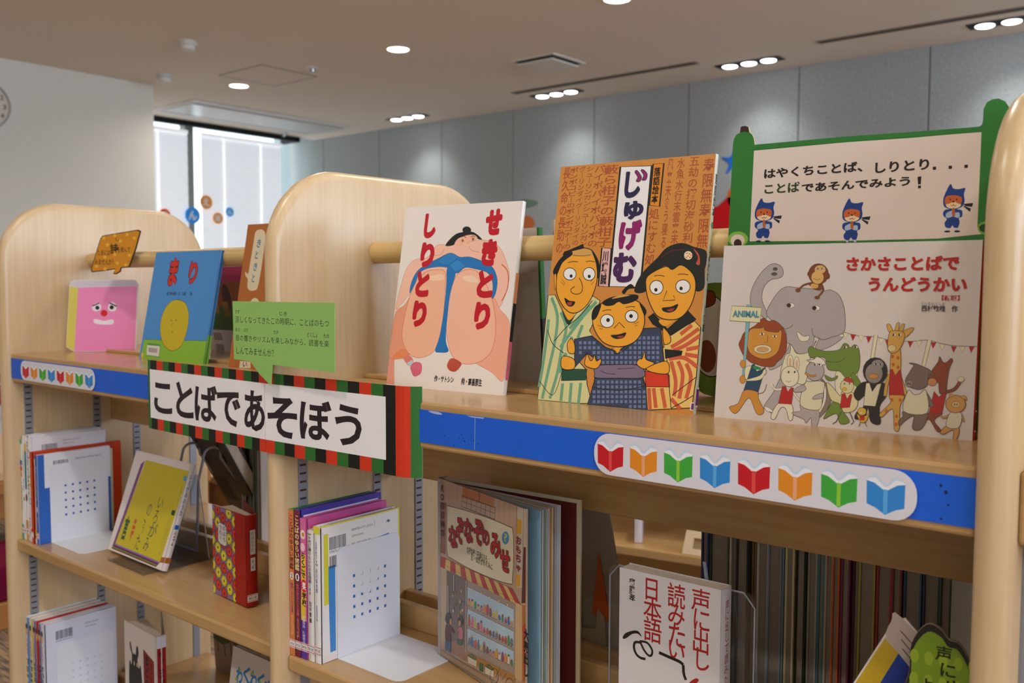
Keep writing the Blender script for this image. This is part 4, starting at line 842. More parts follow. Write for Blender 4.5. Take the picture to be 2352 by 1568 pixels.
  ('F','#e6ddcc',[1667,659,1666,655,1663,651,1658,649,1651,647,1645,648,1639,650,1636,653,1634,657,1635,661,1639,665,1644,668,1650,669,1657,668,1662,666,1666,663],2,'#4a3a2c',0),
  ('F','#1c1612',[1660,659,1659,654,1658,651,1655,648,1651,647,1648,648,1645,650,1643,654,1642,658,1642,662,1644,665,1647,668,1650,669,1654,668,1657,666,1659,663],0,'#1c1a18',0),
  ('F','#e6ddcc',[1711,661,1710,657,1706,654,1701,651,1695,650,1688,650,1683,652,1679,656,1678,660,1679,664,1682,667,1687,670,1694,671,1700,671,1705,669,1709,665],2,'#4a3a2c',0),
  ('F','#1c1612',[1703,661,1703,657,1701,653,1698,651,1695,650,1691,650,1688,653,1686,656,1685,660,1686,664,1687,668,1690,670,1694,671,1697,670,1700,668,1702,665],0,'#1c1a18',0),
  ('S','#4a3a2c',34,[1783,570,1761,462,1753,356],1),
  ('S','#d4a448',26,[1783,570,1761,462,1753,356],1),
  ('S','#4a3a2c',30,[1881,549,1925,434,1980,307,2031,285],1),
  ('S','#d4a448',22,[1881,549,1925,434,1980,307,2031,285],1),
  ('F','#d4a448',[1791,365,1928,369,1896,262,1901,52,1855,41,1829,236,1739,150,1712,180,1807,294],5,'#4a3a2c',1),
  ('F','#d4a448',[1793,809,1867,825,1882,589,1832,546,1789,583],5,'#4a3a2c',1),
  ('F','#b5261e',[1784,616,1809,618,1837,560,1872,615,1884,613,1930,372,1788,369],4,'#4a3a2c',0),
  ('F','#d4a448',[1759,977,1732,1045,1761,1053,1789,994],4,'#4a3a2c',1),
  ('F','#d4a448',[1878,981,1956,1026,1981,1013,1911,932],4,'#4a3a2c',1),
  ('F','#d4a448',[1811,995,1824,1061,1848,1069,1840,989],4,'#4a3a2c',1),
  ('F','#d4a448',[1852,989,1868,1049,1895,1057,1878,977],4,'#4a3a2c',1),
  ('F','#d4a448',[1765,977,1821,995,1890,981,1902,919,1862,812,1807,772,1762,794,1750,860],5,'#4a3a2c',1),
  ('F','#dccf8c',[1830,824,1828,810,1820,799,1808,791,1794,788,1779,789,1767,796,1758,807,1754,820,1757,834,1764,845,1776,853,1790,856,1805,854,1817,847,1826,837],3,'#4a3a2c',0),
  ('F','#c8602a',[1816,744,1816,736,1813,730,1809,726,1803,724,1798,726,1793,729,1790,735,1789,742,1789,749,1792,756,1796,760,1802,761,1807,760,1812,756,1815,751],0,'#1c1a18',0),
  ('F','#c8602a',[1867,733,1866,726,1864,720,1859,715,1854,714,1849,715,1844,719,1841,725,1839,732,1840,739,1843,745,1847,749,1852,751,1858,749,1862,746,1865,740],0,'#1c1a18',0),
  ('F','#c8602a',[1827,665,1826,658,1823,652,1819,647,1814,646,1809,647,1804,651,1801,656,1799,663,1800,671,1803,677,1807,681,1812,683,1817,681,1822,678,1825,672],0,'#1c1a18',0),
  ('F','#c8602a',[1872,641,1871,634,1868,628,1864,623,1859,622,1854,623,1849,627,1846,632,1844,639,1845,647,1848,653,1852,657,1857,659,1862,657,1867,654,1870,648],0,'#1c1a18',0),
  ('F','#c8602a',[1832,322,1831,315,1829,309,1824,305,1819,303,1814,304,1809,307,1806,313,1805,320,1805,327,1808,333,1812,338,1817,340,1823,339,1827,335,1831,329],0,'#1c1a18',0),
  ('F','#c8602a',[1907,328,1906,321,1903,315,1899,310,1894,309,1889,310,1884,313,1881,319,1879,326,1880,333,1883,339,1887,343,1892,345,1897,344,1902,341,1905,335],0,'#1c1a18',0),
  ('F','#c8602a',[1788,213,1787,206,1784,200,1780,195,1775,194,1769,195,1765,198,1761,204,1760,211,1761,218,1763,224,1767,229,1773,230,1778,229,1783,226,1786,220],0,'#1c1a18',0),
  ('F','#c8602a',[1884,169,1883,162,1880,155,1876,151,1871,149,1866,150,1861,154,1858,159,1856,166,1857,173,1860,180,1864,184,1869,186,1874,185,1879,181,1882,176],0,'#1c1a18',0),
  ('F','#c8602a',[1882,90,1881,83,1878,76,1874,72,1869,70,1864,71,1859,75,1856,80,1854,87,1855,94,1858,101,1862,105,1867,107,1872,106,1877,102,1880,97],0,'#1c1a18',0),
  ('F','#f2eee4',[1822,953,1821,948,1817,944,1811,941,1805,940,1798,941,1792,943,1788,947,1787,952,1788,956,1791,960,1797,963,1804,964,1810,963,1816,961,1820,957],2,'#4a3a2c',0),
  ('F','#2c2018',[1809,952,1809,948,1807,945,1804,942,1801,941,1798,942,1795,944,1792,948,1792,952,1792,956,1794,959,1797,962,1800,963,1803,962,1806,960,1808,956],0,'#1c1a18',0),
  ('F','#f2eee4',[1875,955,1874,950,1871,946,1865,943,1859,942,1852,943,1846,945,1842,949,1840,953,1842,958,1845,962,1851,965,1857,966,1864,965,1870,963,1874,959],2,'#4a3a2c',0),
  ('F','#2c2018',[1863,954,1862,950,1861,947,1858,944,1855,943,1851,944,1848,946,1846,950,1845,954,1846,958,1848,961,1850,964,1854,964,1857,964,1860,962,1862,958],0,'#1c1a18',0),
  ('S','#4a3a2c',30,[2282,427,2368,465,2416,550],1),
  ('S','#8f4526',22,[2282,427,2368,465,2416,550],1),
  ('F','#e0d8bc',[2446,561,2445,551,2439,543,2429,537,2418,534,2406,535,2396,540,2389,548,2386,557,2388,567,2394,576,2404,582,2415,585,2427,583,2437,579,2444,571],3,'#4a3a2c',0),
  ('F','#8f4526',[2164,231,2274,230,2206,158,2269,74,2235,58,2158,166,2102,84,2076,101],5,'#4a3a2c',1),
  ('F','#b5261e',[2192,433,2237,379,2281,433,2299,422,2268,225,2160,231],4,'#4a3a2c',0),
  ('F','#8f4526',[2134,526,2159,618,2214,711,2223,763,2252,713,2285,709,2324,749,2337,724,2312,652,2300,524,2293,434,2241,417,2224,519,2177,497],5,'#4a3a2c',1),
  ('F','#c88a54',[2210,521,2208,507,2200,495,2187,486,2172,482,2156,484,2142,491,2133,502,2129,515,2132,529,2140,542,2153,550,2168,554,2184,552,2197,545,2207,534],3,'#4a3a2c',0),
  ('F','#7c6a5c',[1935,225,2142,230,2102,71,2018,63,2024,181,1952,135,1900,78,1891,123,1926,172],5,'#4a3a2c',1),
  ('F','#7c6a5c',[2121,422,2186,323,2188,285,2139,294,2099,368],4,'#4a3a2c',1),
  ('F','#dcd6b4',[1962,424,2013,388,2067,399,2120,435,2143,223,1929,222],5,'#4a3a2c',1),
  ('F','#7c6a5c',[1930,513,1977,621,1999,668,1955,685,2010,685,2085,659,2146,630,2191,575,2136,591,2129,487,2065,441,1979,457],5,'#4a3a2c',1),
  ('F','#9a8878',[1998,491,1996,479,1989,469,1979,461,1967,458,1954,459,1943,465,1935,475,1932,487,1934,499,1940,510,1951,517,1963,520,1976,519,1987,513,1995,503],3,'#4a3a2c',0),
  ('F','#3a2c24',[1963,489,1962,485,1961,482,1959,479,1957,478,1955,479,1952,481,1951,484,1950,488,1951,492,1952,496,1954,498,1956,499,1958,498,1960,496,1962,493],0,'#1c1a18',0),
  ('F','#3a2c24',[1982,488,1982,484,1981,480,1979,478,1977,477,1974,477,1972,480,1971,483,1970,487,1970,491,1971,494,1973,497,1976,498,1978,497,1980,495,1982,492],0,'#1c1a18',0),
  ('F','#cf9a52',[2320,117,2422,111,2413,12,2379,2,2375,84,2295,38,2265,54],5,'#4a3a2c',1),
  ('S','#4a3a2c',20,[2339,221,2287,191,2263,208],1),
  ('S','#cf9a52',14,[2339,221,2287,191,2263,208],1),
  ('S','#4a3a2c',20,[2437,229,2463,168],1),
  ('S','#cf9a52',14,[2437,229,2466,166],1),
  ('F','#dcd6bc',[2346,249,2437,242,2422,111,2315,114],4,'#4a3a2c',1),
  ('F','#cf9a52',[2469,333,2464,300,2447,272,2420,252,2388,243,2355,246,2326,262,2306,288,2297,319,2302,352,2320,381,2347,401,2380,410,2413,406,2441,390,2461,364],5,'#4a3a2c',0),
  ('F','#e0c48c',[2421,325,2419,314,2412,305,2401,298,2388,295,2374,296,2363,301,2355,309,2351,320,2354,331,2361,340,2372,347,2385,350,2398,349,2410,344,2418,336],3,'#4a3a2c',0),
  ('F','#5a3a20',[2382,322,2381,318,2380,315,2379,312,2376,311,2374,312,2372,314,2371,317,2370,321,2370,325,2371,328,2373,331,2375,332,2378,331,2380,329,2381,326],0,'#1c1a18',0),
  ('F','#5a3a20',[2402,324,2402,320,2401,316,2399,314,2397,313,2395,314,2393,316,2392,319,2391,323,2391,327,2392,330,2394,332,2396,333,2398,333,2400,331,2402,328],0,'#1c1a18',0),
  ('F','#cf9a52',[2325,385,2335,418,2371,401],3,'#4a3a2c',1),
  ('F','#cf9a52',[2417,398,2463,408,2477,369],3,'#4a3a2c',1),
  ('F','#d8ae34',[1493,162,1527,145,1585,150,1616,179,1588,90,1537,85],4,'#4a3a2c',1),
  ('F','#b5261e',[1523,144,1572,148,1572,102,1531,98],0,'#4a3a2c',0),
  ('F','#d8b43a',[1587,190,1585,175,1576,161,1563,152,1546,148,1530,149,1516,156,1506,168,1502,183,1504,198,1513,211,1526,221,1542,225,1559,223,1573,216,1583,204],4,'#4a3a2c',0),
  ('F','#e8dcae',[1554,174,1553,170,1550,166,1545,163,1539,162,1533,162,1528,164,1524,167,1523,171,1524,175,1527,179,1532,182,1538,183,1544,183,1549,181,1553,178],2,'#4a3a2c',0),
  ('S','#4a3a2c',6,[1537,85,1524,37],0),
  ('S','#4a3a2c',6,[1576,89,1597,44],0),
 ],
 'animal_title': [
  ('T','さかさことばで','#b81c16',[1314,1578,2353,1718],0.05),
  ('T','うんどうかい','#b81c16',[1539,1374,2427,1516],0.05),
  ('T','【新版】','#b81c16',[2215,1291,2369,1342],0.03),
  ('T','にしむらとしお','#6a6460',[2038,1250,2248,1274],0),
  ('T','西村敏雄\u3000作','#45403c',[2041,1185,2357,1247],0.02),
  ('T','ANIMAL','#4a90a8',[146,1088,442,1159],0.05),
 ],
 'ball_pic': [
  ('F','#4690d6',[0,0,2257,0,2257,2055,0,2055],0,'#000000',0),
  ('F','#86bc34',[75,354,2257,420,2257,0,57,0],0,'#000000',0),
  ('S','#16342a',7,[84,355,710,367,1482,393,2257,420],1),
  ('F','#c8b41e',[1068,1139,1317,1095,1471,972,1546,816,1556,569,1462,318,1282,208,1095,187,852,267,684,422,592,604,594,814,693,1003,859,1111],9,'#2c2a14',1),
  ('F','#2a2610',[974,743,974,739,970,735,964,733,956,731,948,732,940,734,934,738,931,742,931,747,935,751,941,753,949,754,958,754,965,751,971,748],0,'#1c1a18',0),
  ('F','#2a2610',[1148,755,1148,751,1145,747,1138,744,1130,743,1122,744,1114,746,1109,750,1106,754,1106,758,1109,762,1116,765,1124,766,1132,765,1140,763,1145,760],0,'#1c1a18',0),
  ('F','#2a2610',[1075,538,1075,533,1072,530,1065,527,1057,526,1049,526,1041,529,1036,532,1033,536,1033,541,1036,545,1043,547,1051,548,1059,548,1067,546,1073,542],0,'#1c1a18',0),
  ('S','#2a2610',6,[1040,699,995,659,1052,629],1),
  ('F','#3f9a5a',[225,290,700,283,732,35,241,51],0,'#000000',0),
  ('F','#dedad0',[229,250,693,248,718,53,250,65],0,'#000000',0),
  ('F','#2a2826',[298,206,316,207,339,121,320,123],0,'#000000',0),
  ('F','#2a2826',[335,206,353,206,375,121,357,122],0,'#000000',0),
  ('F','#2a2826',[372,205,390,206,412,120,393,122],0,'#000000',0),
  ('F','#2a2826',[409,204,427,205,449,120,430,121],0,'#000000',0),
  ('F','#2a2826',[445,204,463,205,485,119,467,121],0,'#000000',0),
  ('F','#2a2826',[482,203,500,204,522,119,503,120],0,'#000000',0),
  ('F','#2a2826',[518,203,536,203,558,118,540,120],0,'#000000',0),
  ('F','#2a2826',[555,202,572,203,594,118,576,119],0,'#000000',0),
  ('F','#2a2826',[591,201,609,202,630,118,612,119],0,'#000000',0),
  ('F','#e8c21e',[64,93,129,97,138,10,73,9],0,'#000000',0),
 ],
 'ball_title': [
  ('T','ま','#201816',[589,1386,931,1946],0.11),
  ('T','ま','#cf2a24',[609,1396,912,1937],0.06),
  ('T','り','#201816',[1300,1426,1607,1867],0.11),
  ('T','り','#cf2a24',[1318,1435,1589,1858],0.06),
  ('T','谷川俊太郎・文\u3000広瀬弦・絵','#1c2a3a',[636,1218,1534,1286],0.02),
 ],
 'brown_pic': [
  ('F','#b0682c',[0,0,1850,0,1850,2480,0,2480],0,'#000000',0),
  ('F','#ddd0b0',[310,2378,427,2374,515,2301,536,2142,533,1722,505,1387,419,1328,302,1327,222,1386,202,1523,130,1576,106,1651,189,1615,206,1767,225,2150,236,2331],0,'#1c1a18',1),
  ('F','#ddd0b0',[387,1166,463,1198,550,1178,594,1096,336,1092],0,'#1c1a18',1),
  ('F','#ddd0b0',[297,118,579,122,610,11,299,3],0,'#000000',0),
 ],
 'brown_title': [
  ('T','き','#2a7a98',[326,2067,428,2213],0.02),
  ('T','と','#2a7a98',[318,1872,399,2008],0.02),
  ('T','き','#2a7a98',[319,1665,415,1807],0.02),
  ('T','と','#2a7a98',[315,1466,392,1607],0.02),
  ('T','い','#2a3a2a',[385,25,500,108],0.02),
 ],
 'scroll_pic': [
  ('F','#2e7a30',[22,0,22,1809,30,2004,64,2920,74,2962,102,3002,142,3019,150,3075,170,3086,208,3085,242,3068,252,3015,286,2984,306,2940,316,2873,1299,2865,1936,2846,2534,2834,2556,2849,2564,2879,2566,2992,2591,3049,2635,3071,2689,3072,2745,3039,2777,2985,2770,2773,2757,2335,2741,1796,2741,0],0,'#000000',0),
  ('F','#e3d4c8',[310,2810,833,2808,1300,2807,1938,2789,2555,2786,2552,2349,2547,1912,2573,1868,2602,1846,2206,1814,1325,1817,279,1838],0,'#000000',0),
  ('F','#3a2418',[143,3019,151,3077,171,3086,208,3085,242,3067,246,3009,194,3024],0,'#000000',0),
  ('F','#86b84a',[262,1864,253,1833,228,1806,190,1789,144,1784,98,1792,58,1811,31,1839,21,1871,30,1903,56,1929,95,1946,141,1951,187,1943,226,1924,252,1896],0,'#1c1a18',0),
  ('F','#e0cfb8',[223,1851,217,1826,200,1805,173,1791,141,1787,108,1793,80,1808,62,1830,55,1856,61,1881,79,1902,106,1915,138,1919,170,1913,198,1898,216,1876],0,'#1c1a18',0),
  ('F','#3a2620',[187,1815,184,1795,174,1778,159,1768,141,1764,123,1768,108,1780,97,1797,93,1817,96,1837,106,1853,121,1864,139,1868,157,1863,173,1852,183,1835],0,'#1c1a18',0),
  ('F','#7ab04a',[2549,1924,2598,1958,2649,1944,2652,1847,2574,1852],0,'#1c1a18',1),
  ('F','#1f4a20',[2563,1911,2599,1936,2638,1920,2640,1866,2584,1868],0,'#1c1a18',1),
  ('S','#276a2a',8,[244,2822,1300,2810,2555,2786],1),
  ('F','#1a2030',[540,2096,641,2103,630,2065,562,2075],0,'#000000',0),
  ('F','#1a2030',[540,2083,620,2049,611,2018,548,2069],0,'#000000',0),
  ('F','#1b3f88',[333,2133,347,2195,404,2296,434,2253,493,2243,558,2249,545,2192,554,2123,526,2070,439,2046,349,2077],0,'#1c1a18',1),
  ('F','#c8612a',[362,2173,436,2186,517,2166,522,2111,482,2065,394,2064,352,2112],0,'#1c1a18',1),
  ('F','#e8d2a8',[361,2097,408,2109,444,2125,481,2106,520,2090,482,2060,397,2061],0,'#1c1a18',1),
  ('F','#241a14',[453,2122,452,2119,449,2117,445,2115,440,2115,435,2115,431,2117,428,2120,427,2123,428,2127,430,2129,435,2131,440,2131,445,2130,449,2128,452,2125],0,'#1c1a18',0),
  ('F','#241a14',[412,2146,411,2143,409,2140,407,2139,404,2138,401,2139,399,2141,397,2144,397,2147,397,2150,399,2153,401,2154,404,2155,407,2154,409,2152,411,2149],0,'#1c1a18',0),
  ('F','#241a14',[482,2143,482,2140,480,2137,478,2136,475,2135,472,2136,470,2138,468,2140,467,2144,468,2147,469,2149,472,2151,475,2152,477,2151,480,2149,481,2146],0,'#1c1a18',0),
  ('S','#a8322a',6,[411,2091,429,2082,441,2095,453,2081,470,2089],1),
  ('F','#1b3f88',[357,2049,512,2043,534,2008,528,1974,499,1961,507,1919,486,1865,450,1873,434,1894,406,1864,361,1882,352,1924,374,1958,336,1994],0,'#1c1a18',1),
  ('F','#a8bcd2',[368,2014,439,2039,447,1990,374,1968],0,'#1c1a18',1),
  ('F','#a8bcd2',[451,2011,501,2016,502,1968,455,1976],0,'#1c1a18',1),
  ('F','#b8602c',[431,2060,450,2059,460,2004,447,1974,425,2005],0,'#1c1a18',1),
  ('S','#142c5a',6,[370,1940,507,1936],0),
  ('F','#c6ccd8',[376,1871,405,1867,402,1840,381,1840],0,'#000000',0),
  ('F','#c6ccd8',[460,1871,489,1868,493,1840,469,1840],0,'#000000',0),
  ('F','#1a2030',[414,1835,411,1831,404,1828,394,1827,381,1826,369,1827,358,1830,351,1833,348,1837,351,1840,358,1843,368,1845,381,1846,393,1845,404,1842,411,1839],0,'#1c1a18',0),
  ('F','#1a2030',[516,1834,514,1830,507,1827,497,1825,484,1825,472,1826,461,1828,454,1832,452,1835,454,1839,461,1842,472,1844,484,1844,496,1843,507,1841,514,1837],0,'#1c1a18',0),
  ('F','#1a2030',[1473,2046,1566,2053,1557,2016,1494,2025],0,'#000000',0),
  ('F','#1a2030',[1474,2033,1548,2000,1539,1970,1481,2019],0,'#000000',0),
  ('F','#1b3f88',[1283,2082,1295,2142,1347,2241,1376,2199,1430,2189,1490,2195,1478,2140,1486,2072,1461,2020,1381,1996,1298,2027],0,'#1c1a18',1),
  ('F','#c8612a',[1310,2121,1377,2134,1452,2114,1457,2060,1421,2015,1340,2014,1300,2060],0,'#1c1a18',1),
  ('F','#e8d2a8',[1309,2046,1352,2058,1385,2074,1420,2055,1455,2040,1421,2011,1342,2011],0,'#1c1a18',1),
  ('F','#241a14',[1394,2071,1393,2068,1390,2066,1386,2064,1382,2064,1377,2064,1373,2066,1370,2069,1369,2072,1370,2075,1373,2078,1377,2079,1381,2080,1386,2079,1390,2077,1393,2074],0,'#1c1a18',0),
  ('F','#241a14',[1355,2094,1355,2091,1353,2089,1351,2087,1349,2087,1346,2087,1344,2089,1342,2092,1342,2095,1342,2098,1343,2101,1346,2102,1348,2103,1351,2102,1353,2100,1355,2098],0,'#1c1a18',0),
  ('F','#241a14',[1420,2091,1420,2088,1418,2086,1416,2084,1414,2084,1411,2084,1409,2086,1407,2089,1407,2092,1407,2095,1408,2098,1411,2099,1413,2100,1416,2099,1418,2097,1419,2095],0,'#1c1a18',0),
  ('S','#a8322a',6,[1355,2040,1372,2032,1382,2045,1393,2031,1409,2038],1),
  ('F','#1b3f88',[1306,1999,1448,1994,1469,1959,1463,1926,1437,1913,1444,1873,1426,1819,1392,1827,1378,1848,1351,1819,1310,1836,1302,1877,1322,1910,1287,1946],0,'#1c1a18',1),
  ('F','#a8bcd2',[1316,1965,1381,1989,1389,1942,1322,1920],0,'#1c1a18',1),
  ('F','#a8bcd2',[1392,1962,1438,1967,1439,1920,1396,1928],0,'#1c1a18',1),
  ('F','#b8602c',[1374,2010,1391,2009,1401,1955,1389,1926,1368,1956],0,'#1c1a18',1),
  ('S','#142c5a',6,[1318,1893,1444,1889],0),
  ('F','#c6ccd8',[1324,1825,1351,1821,1348,1794,1329,1795],0,'#000000',0),
  ('F','#c6ccd8',[1401,1825,1428,1822,1432,1795,1410,1795],0,'#000000',0),
  ('F','#1a2030',[1359,1790,1357,1786,1350,1783,1341,1782,1329,1781,1318,1782,1308,1785,1301,1788,1299,1791,1301,1795,1307,1798,1317,1800,1329,1800,1340,1799,1350,1797,1356,1794],0,'#1c1a18',0),
  ('F','#1a2030',[1453,1789,1451,1785,1445,1782,1435,1781,1424,1780,1413,1781,1403,1783,1396,1787,1394,1790,1396,1794,1403,1797,1412,1799,1424,1799,1435,1798,1445,1796,1451,1793],0,'#1c1a18',0),
  ('F','#1a2030',[2418,2130,2504,2136,2496,2099,2438,2109],0,'#000000',0),
  ('F','#1a2030',[2419,2116,2487,2084,2480,2054,2425,2103],0,'#000000',0),
  ('F','#1b3f88',[2242,2166,2253,2225,2300,2323,2327,2281,2377,2271,2432,2277,2422,2222,2430,2156,2407,2104,2333,2081,2256,2111],0,'#1c1a18',1),
  ('F','#c8612a',[2266,2205,2329,2217,2398,2197,2403,2144,2370,2099,2295,2099,2258,2145],0,'#1c1a18',1),
  ('F','#e8d2a8',[2266,2131,2306,2142,2337,2158,2369,2139,2401,2124,2370,2095,2297,2096],0,'#1c1a18',1),
  ('F','#241a14',[2344,2155,2344,2152,2341,2149,2338,2148,2333,2147,2329,2148,2325,2150,2323,2153,2322,2156,2323,2159,2325,2162,2329,2163,2333,2164,2337,2163,2341,2161,2343,2158],0,'#1c1a18',0),
  ('F','#241a14',[2309,2178,2308,2175,2307,2173,2305,2171,2303,2171,2300,2171,2298,2173,2297,2176,2296,2179,2296,2182,2298,2184,2300,2186,2302,2187,2304,2186,2307,2184,2308,2181],0,'#1c1a18',0),
  ('F','#241a14',[2369,2175,2368,2172,2367,2169,2365,2168,2363,2167,2360,2168,2358,2170,2357,2172,2356,2176,2357,2179,2358,2181,2360,2183,2362,2183,2365,2182,2367,2181,2368,2178],0,'#1c1a18',0),
  ('S','#a8322a',6,[2309,2125,2324,2116,2334,2129,2344,2115,2359,2122],1),
  ('F','#1b3f88',[2264,2084,2395,2078,2415,2044,2410,2011,2385,1998,2393,1958,2376,1906,2344,1913,2331,1934,2307,1905,2268,1923,2261,1963,2279,1996,2246,2031],0,'#1c1a18',1),
  ('F','#a8bcd2',[2273,2050,2333,2074,2341,2027,2279,2006],0,'#1c1a18',1),
  ('F','#a8bcd2',[2344,2047,2386,2052,2388,2005,2347,2013],0,'#1c1a18',1),
  ('F','#b8602c',[2326,2094,2342,2094,2352,2040,2341,2011,2322,2041],0,'#1c1a18',1),
  ('S','#142c5a',6,[2276,1979,2392,1974],0),
  ('F','#c6ccd8',[2281,1912,2307,1908,2304,1881,2286,1882],0,'#000000',0),
  ('F','#c6ccd8',[2353,1912,2378,1908,2381,1881,2361,1882],0,'#000000',0),
  ('F','#1a2030',[2314,1877,2312,1873,2306,1871,2297,1869,2286,1868,2276,1870,2267,1872,2261,1875,2258,1879,2260,1882,2266,1885,2275,1887,2286,1887,2297,1886,2306,1884,2312,1881],0,'#1c1a18',0),
  ('F','#1a2030',[2401,1875,2399,1872,2394,1869,2385,1867,2374,1867,2364,1868,2355,1870,2349,1874,2347,1877,2349,1881,2354,1884,2363,1885,2374,1886,2384,1885,2393,1882,2399,1879],0,'#1c1a18',0),
 ],
 'scroll_text': [
  ('T','はやくちことば、','#211a18',[432,2499,1477,2606],0.035),
  ('T','しりとり','#211a18',[1599,2473,2106,2579],0.035),
  ('F','#211a18',[2139,2497,2169,2497,2170,2467,2140,2467],0,'#211a18',0),
  ('F','#211a18',[2280,2495,2310,2495,2311,2465,2281,2465],0,'#211a18',0),
  ('F','#211a18',[2418,2493,2448,2493,2448,2463,2419,2463],0,'#211a18',0),
  ('T','ことば','#2c4424',[439,2337,830,2446],0.035),
  ('T','であそんでみよう','#211a18',[850,2330,1936,2422],0.035),
  ('F','#211a18',[2003,2412,2038,2414,2035,2340,2009,2338],0,'#211a18',0),
  ('F','#211a18',[2009,2326,2036,2327,2037,2301,2010,2300],0,'#211a18',0),
 ],
 'banner_text': [
  ('T','こ','#2a1c24',[182,281,745,773],0.028),
  ('T','と','#2a1c24',[864,276,1376,835],0.028),
  ('T','ば','#2a1c24',[1412,271,2047,839],0.028),
  ('T','で','#2a1c24',[2034,276,2654,791],0.028),
  ('T','あ','#2a1c24',[2744,270,3254,849],0.028),
  ('T','そ','#2a1c24',[3311,245,3955,806],0.028),
  ('T','ぼ','#2a1c24',[4007,277,4654,826],0.028),
  ('T','う','#2a1c24',[4717,275,5227,812],0.028),
 ],
 'card_text': [
  ('T','涼しくなってきたこの時期に、ことばのもつ','#20281c',[84,797,2141,895],0.0),
  ('T','音の響きやリズムを楽しみながら、読書を楽','#20281c',[86,542,2137,630],0.0),
  ('T','しんでみませんか？','#20281c',[102,356,974,456],0.0),
  ('T','すず','#20281c',[88,925,193,980],0.01),
  ('T','じき','#20281c',[1114,923,1272,976],0.01),
  ('T','おと','#20281c',[90,677,192,729],0.01),
  ('T','ひび','#20281c',[293,676,385,729],0.01),
  ('T','たの','#20281c',[978,670,1083,722],0.01),
  ('T','どくしょ','#20281c',[1700,657,1909,719],0.01),
  ('T','たの','#20281c',[2029,657,2141,711],0.01),
 ],
 'pink_pic': [
  ('F','#ee8cbe',[258,1330,1458,1366,1419,19,183,14],0,'#000000',0),
  ('F','#d8cb5e',[84,1362,258,1327,180,14,21,115],0,'#000000',0),
  ('F','#d6cdd6',[89,1372,103,1433,148,1476,1412,1490,1468,1383,258,1330],0,'#000000',0),
  ('S','#b4a8b8',4,[188,1438,804,1447,1415,1452],1),
  ('S','#b4a8b8',4,[188,1405,805,1414,1415,1421],1),
  ('S','#b4a8b8',4,[188,1372,805,1382,1415,1391],1),
  ('F','#eee6ea',[538,913,570,977,657,1010,719,964,719,883,645,843,570,858],0,'#1c1a18',1),
  ('F','#eee6ea',[868,952,905,1020,980,1028,1043,952,1018,859,931,843,876,876],0,'#1c1a18',1),
  ('F','#1a1618',[692,914,689,897,679,883,666,874,650,871,633,874,620,883,610,897,607,913,610,930,619,944,633,953,649,956,665,953,679,944,688,930],0,'#1c1a18',0),
  ('F','#1a1618',[983,922,980,905,971,891,957,882,941,879,924,882,911,891,902,905,898,922,901,938,911,952,924,961,940,965,957,961,970,952,980,938],0,'#1c1a18',0),
  ('S','#1a1618',24,[547,949,686,1010],0),
  ('S','#1a1618',24,[893,1015,1043,945],0),
  ('F','#cc1f24',[856,803,851,777,836,754,813,740,787,734,760,739,738,754,722,776,717,802,722,829,737,851,760,866,786,871,813,866,836,851,851,829],0,'#1c1a18',0),
  ('F','#eee6ea',[571,661,620,681,782,646,944,674,986,631,957,575,782,565,608,590],0,'#1c1a18',1),
 ],
 'orange_pic': [
  ('F','#cf8a20',[727,852,1146,903,1576,951,1638,925,1514,589,1348,255,1156,237,1130,166,1029,117,961,122,1023,215,742,183,442,158,426,202,559,528,672,795],0,'#000000',0),
  ('F','#e8b83c',[753,866,737,833,693,833,728,811,714,778,751,798,786,777,774,811,810,831,766,833],0,'#000000',0),
  ('F','#e8b83c',[1029,910,1014,877,970,877,1004,856,990,823,1027,842,1062,822,1050,855,1085,876,1042,877],0,'#000000',0),
  ('F','#e8b83c',[1331,929,1316,897,1273,897,1307,876,1294,843,1329,862,1364,842,1353,875,1388,895,1345,897],0,'#000000',0),
  ('F','#e8b83c',[1509,855,1494,822,1451,822,1485,801,1471,768,1507,788,1542,768,1530,801,1565,821,1522,822],0,'#000000',0),
  ('F','#e8b83c',[840,731,825,699,781,698,815,677,802,644,838,663,874,643,862,676,897,697,854,698],0,'#000000',0),
  ('F','#e8b83c',[1162,799,1147,767,1103,767,1137,746,1124,713,1160,732,1195,712,1183,745,1218,765,1175,767],0,'#000000',0),
  ('F','#e8b83c',[1380,520,1365,488,1322,488,1355,466,1342,434,1378,453,1412,433,1401,466,1436,487,1393,488],0,'#000000',0),
  ('F','#e8b83c',[772,489,756,456,712,456,747,435,733,401,769,421,805,401,793,434,829,455,785,456],0,'#000000',0),
  ('F','#e8b83c',[1017,536,1002,503,959,503,993,481,979,448,1015,468,1051,448,1039,481,1074,502,1031,503],0,'#000000',0),
  ('F','#e8b83c',[1073,366,1058,333,1014,333,1048,311,1035,278,1071,298,1106,278,1095,311,1130,332,1086,333],0,'#000000',0),
  ('F','#e8b83c',[550,308,534,275,490,274,525,253,511,219,548,239,584,219,572,253,608,274,564,275],0,'#000000',0),
  ('F','#e8b83c',[1284,328,1269,296,1226,295,1259,274,1246,241,1282,261,1317,241,1305,274,1340,295,1297,296],0,'#000000',0),
  ('F','#e8b83c',[764,253,749,220,705,220,739,198,725,165,762,185,798,165,786,198,822,219,778,220],0,'#000000',0),
  ('T','たまには','#2a2014',[586,473,897,583],0.01),
  ('T','詩','#2a2014',[901,500,1108,706],0.02),
  ('T','を読んで','#2a2014',[1084,528,1401,640],0.01),
  ('T','みませんか？','#2a2014',[506,283,983,403],0.01),
  ('T','し','#2a2014',[1048,755,1133,831],0.01),
 ],
 'poem_pic': [
  ('F','#7a4a7a',[433,1796,316,1719,129,38,232,144],0,'#000000',0),
  ('F','#b8402c',[227,142,1935,123,1950,147,236,166],0,'#000000',0),
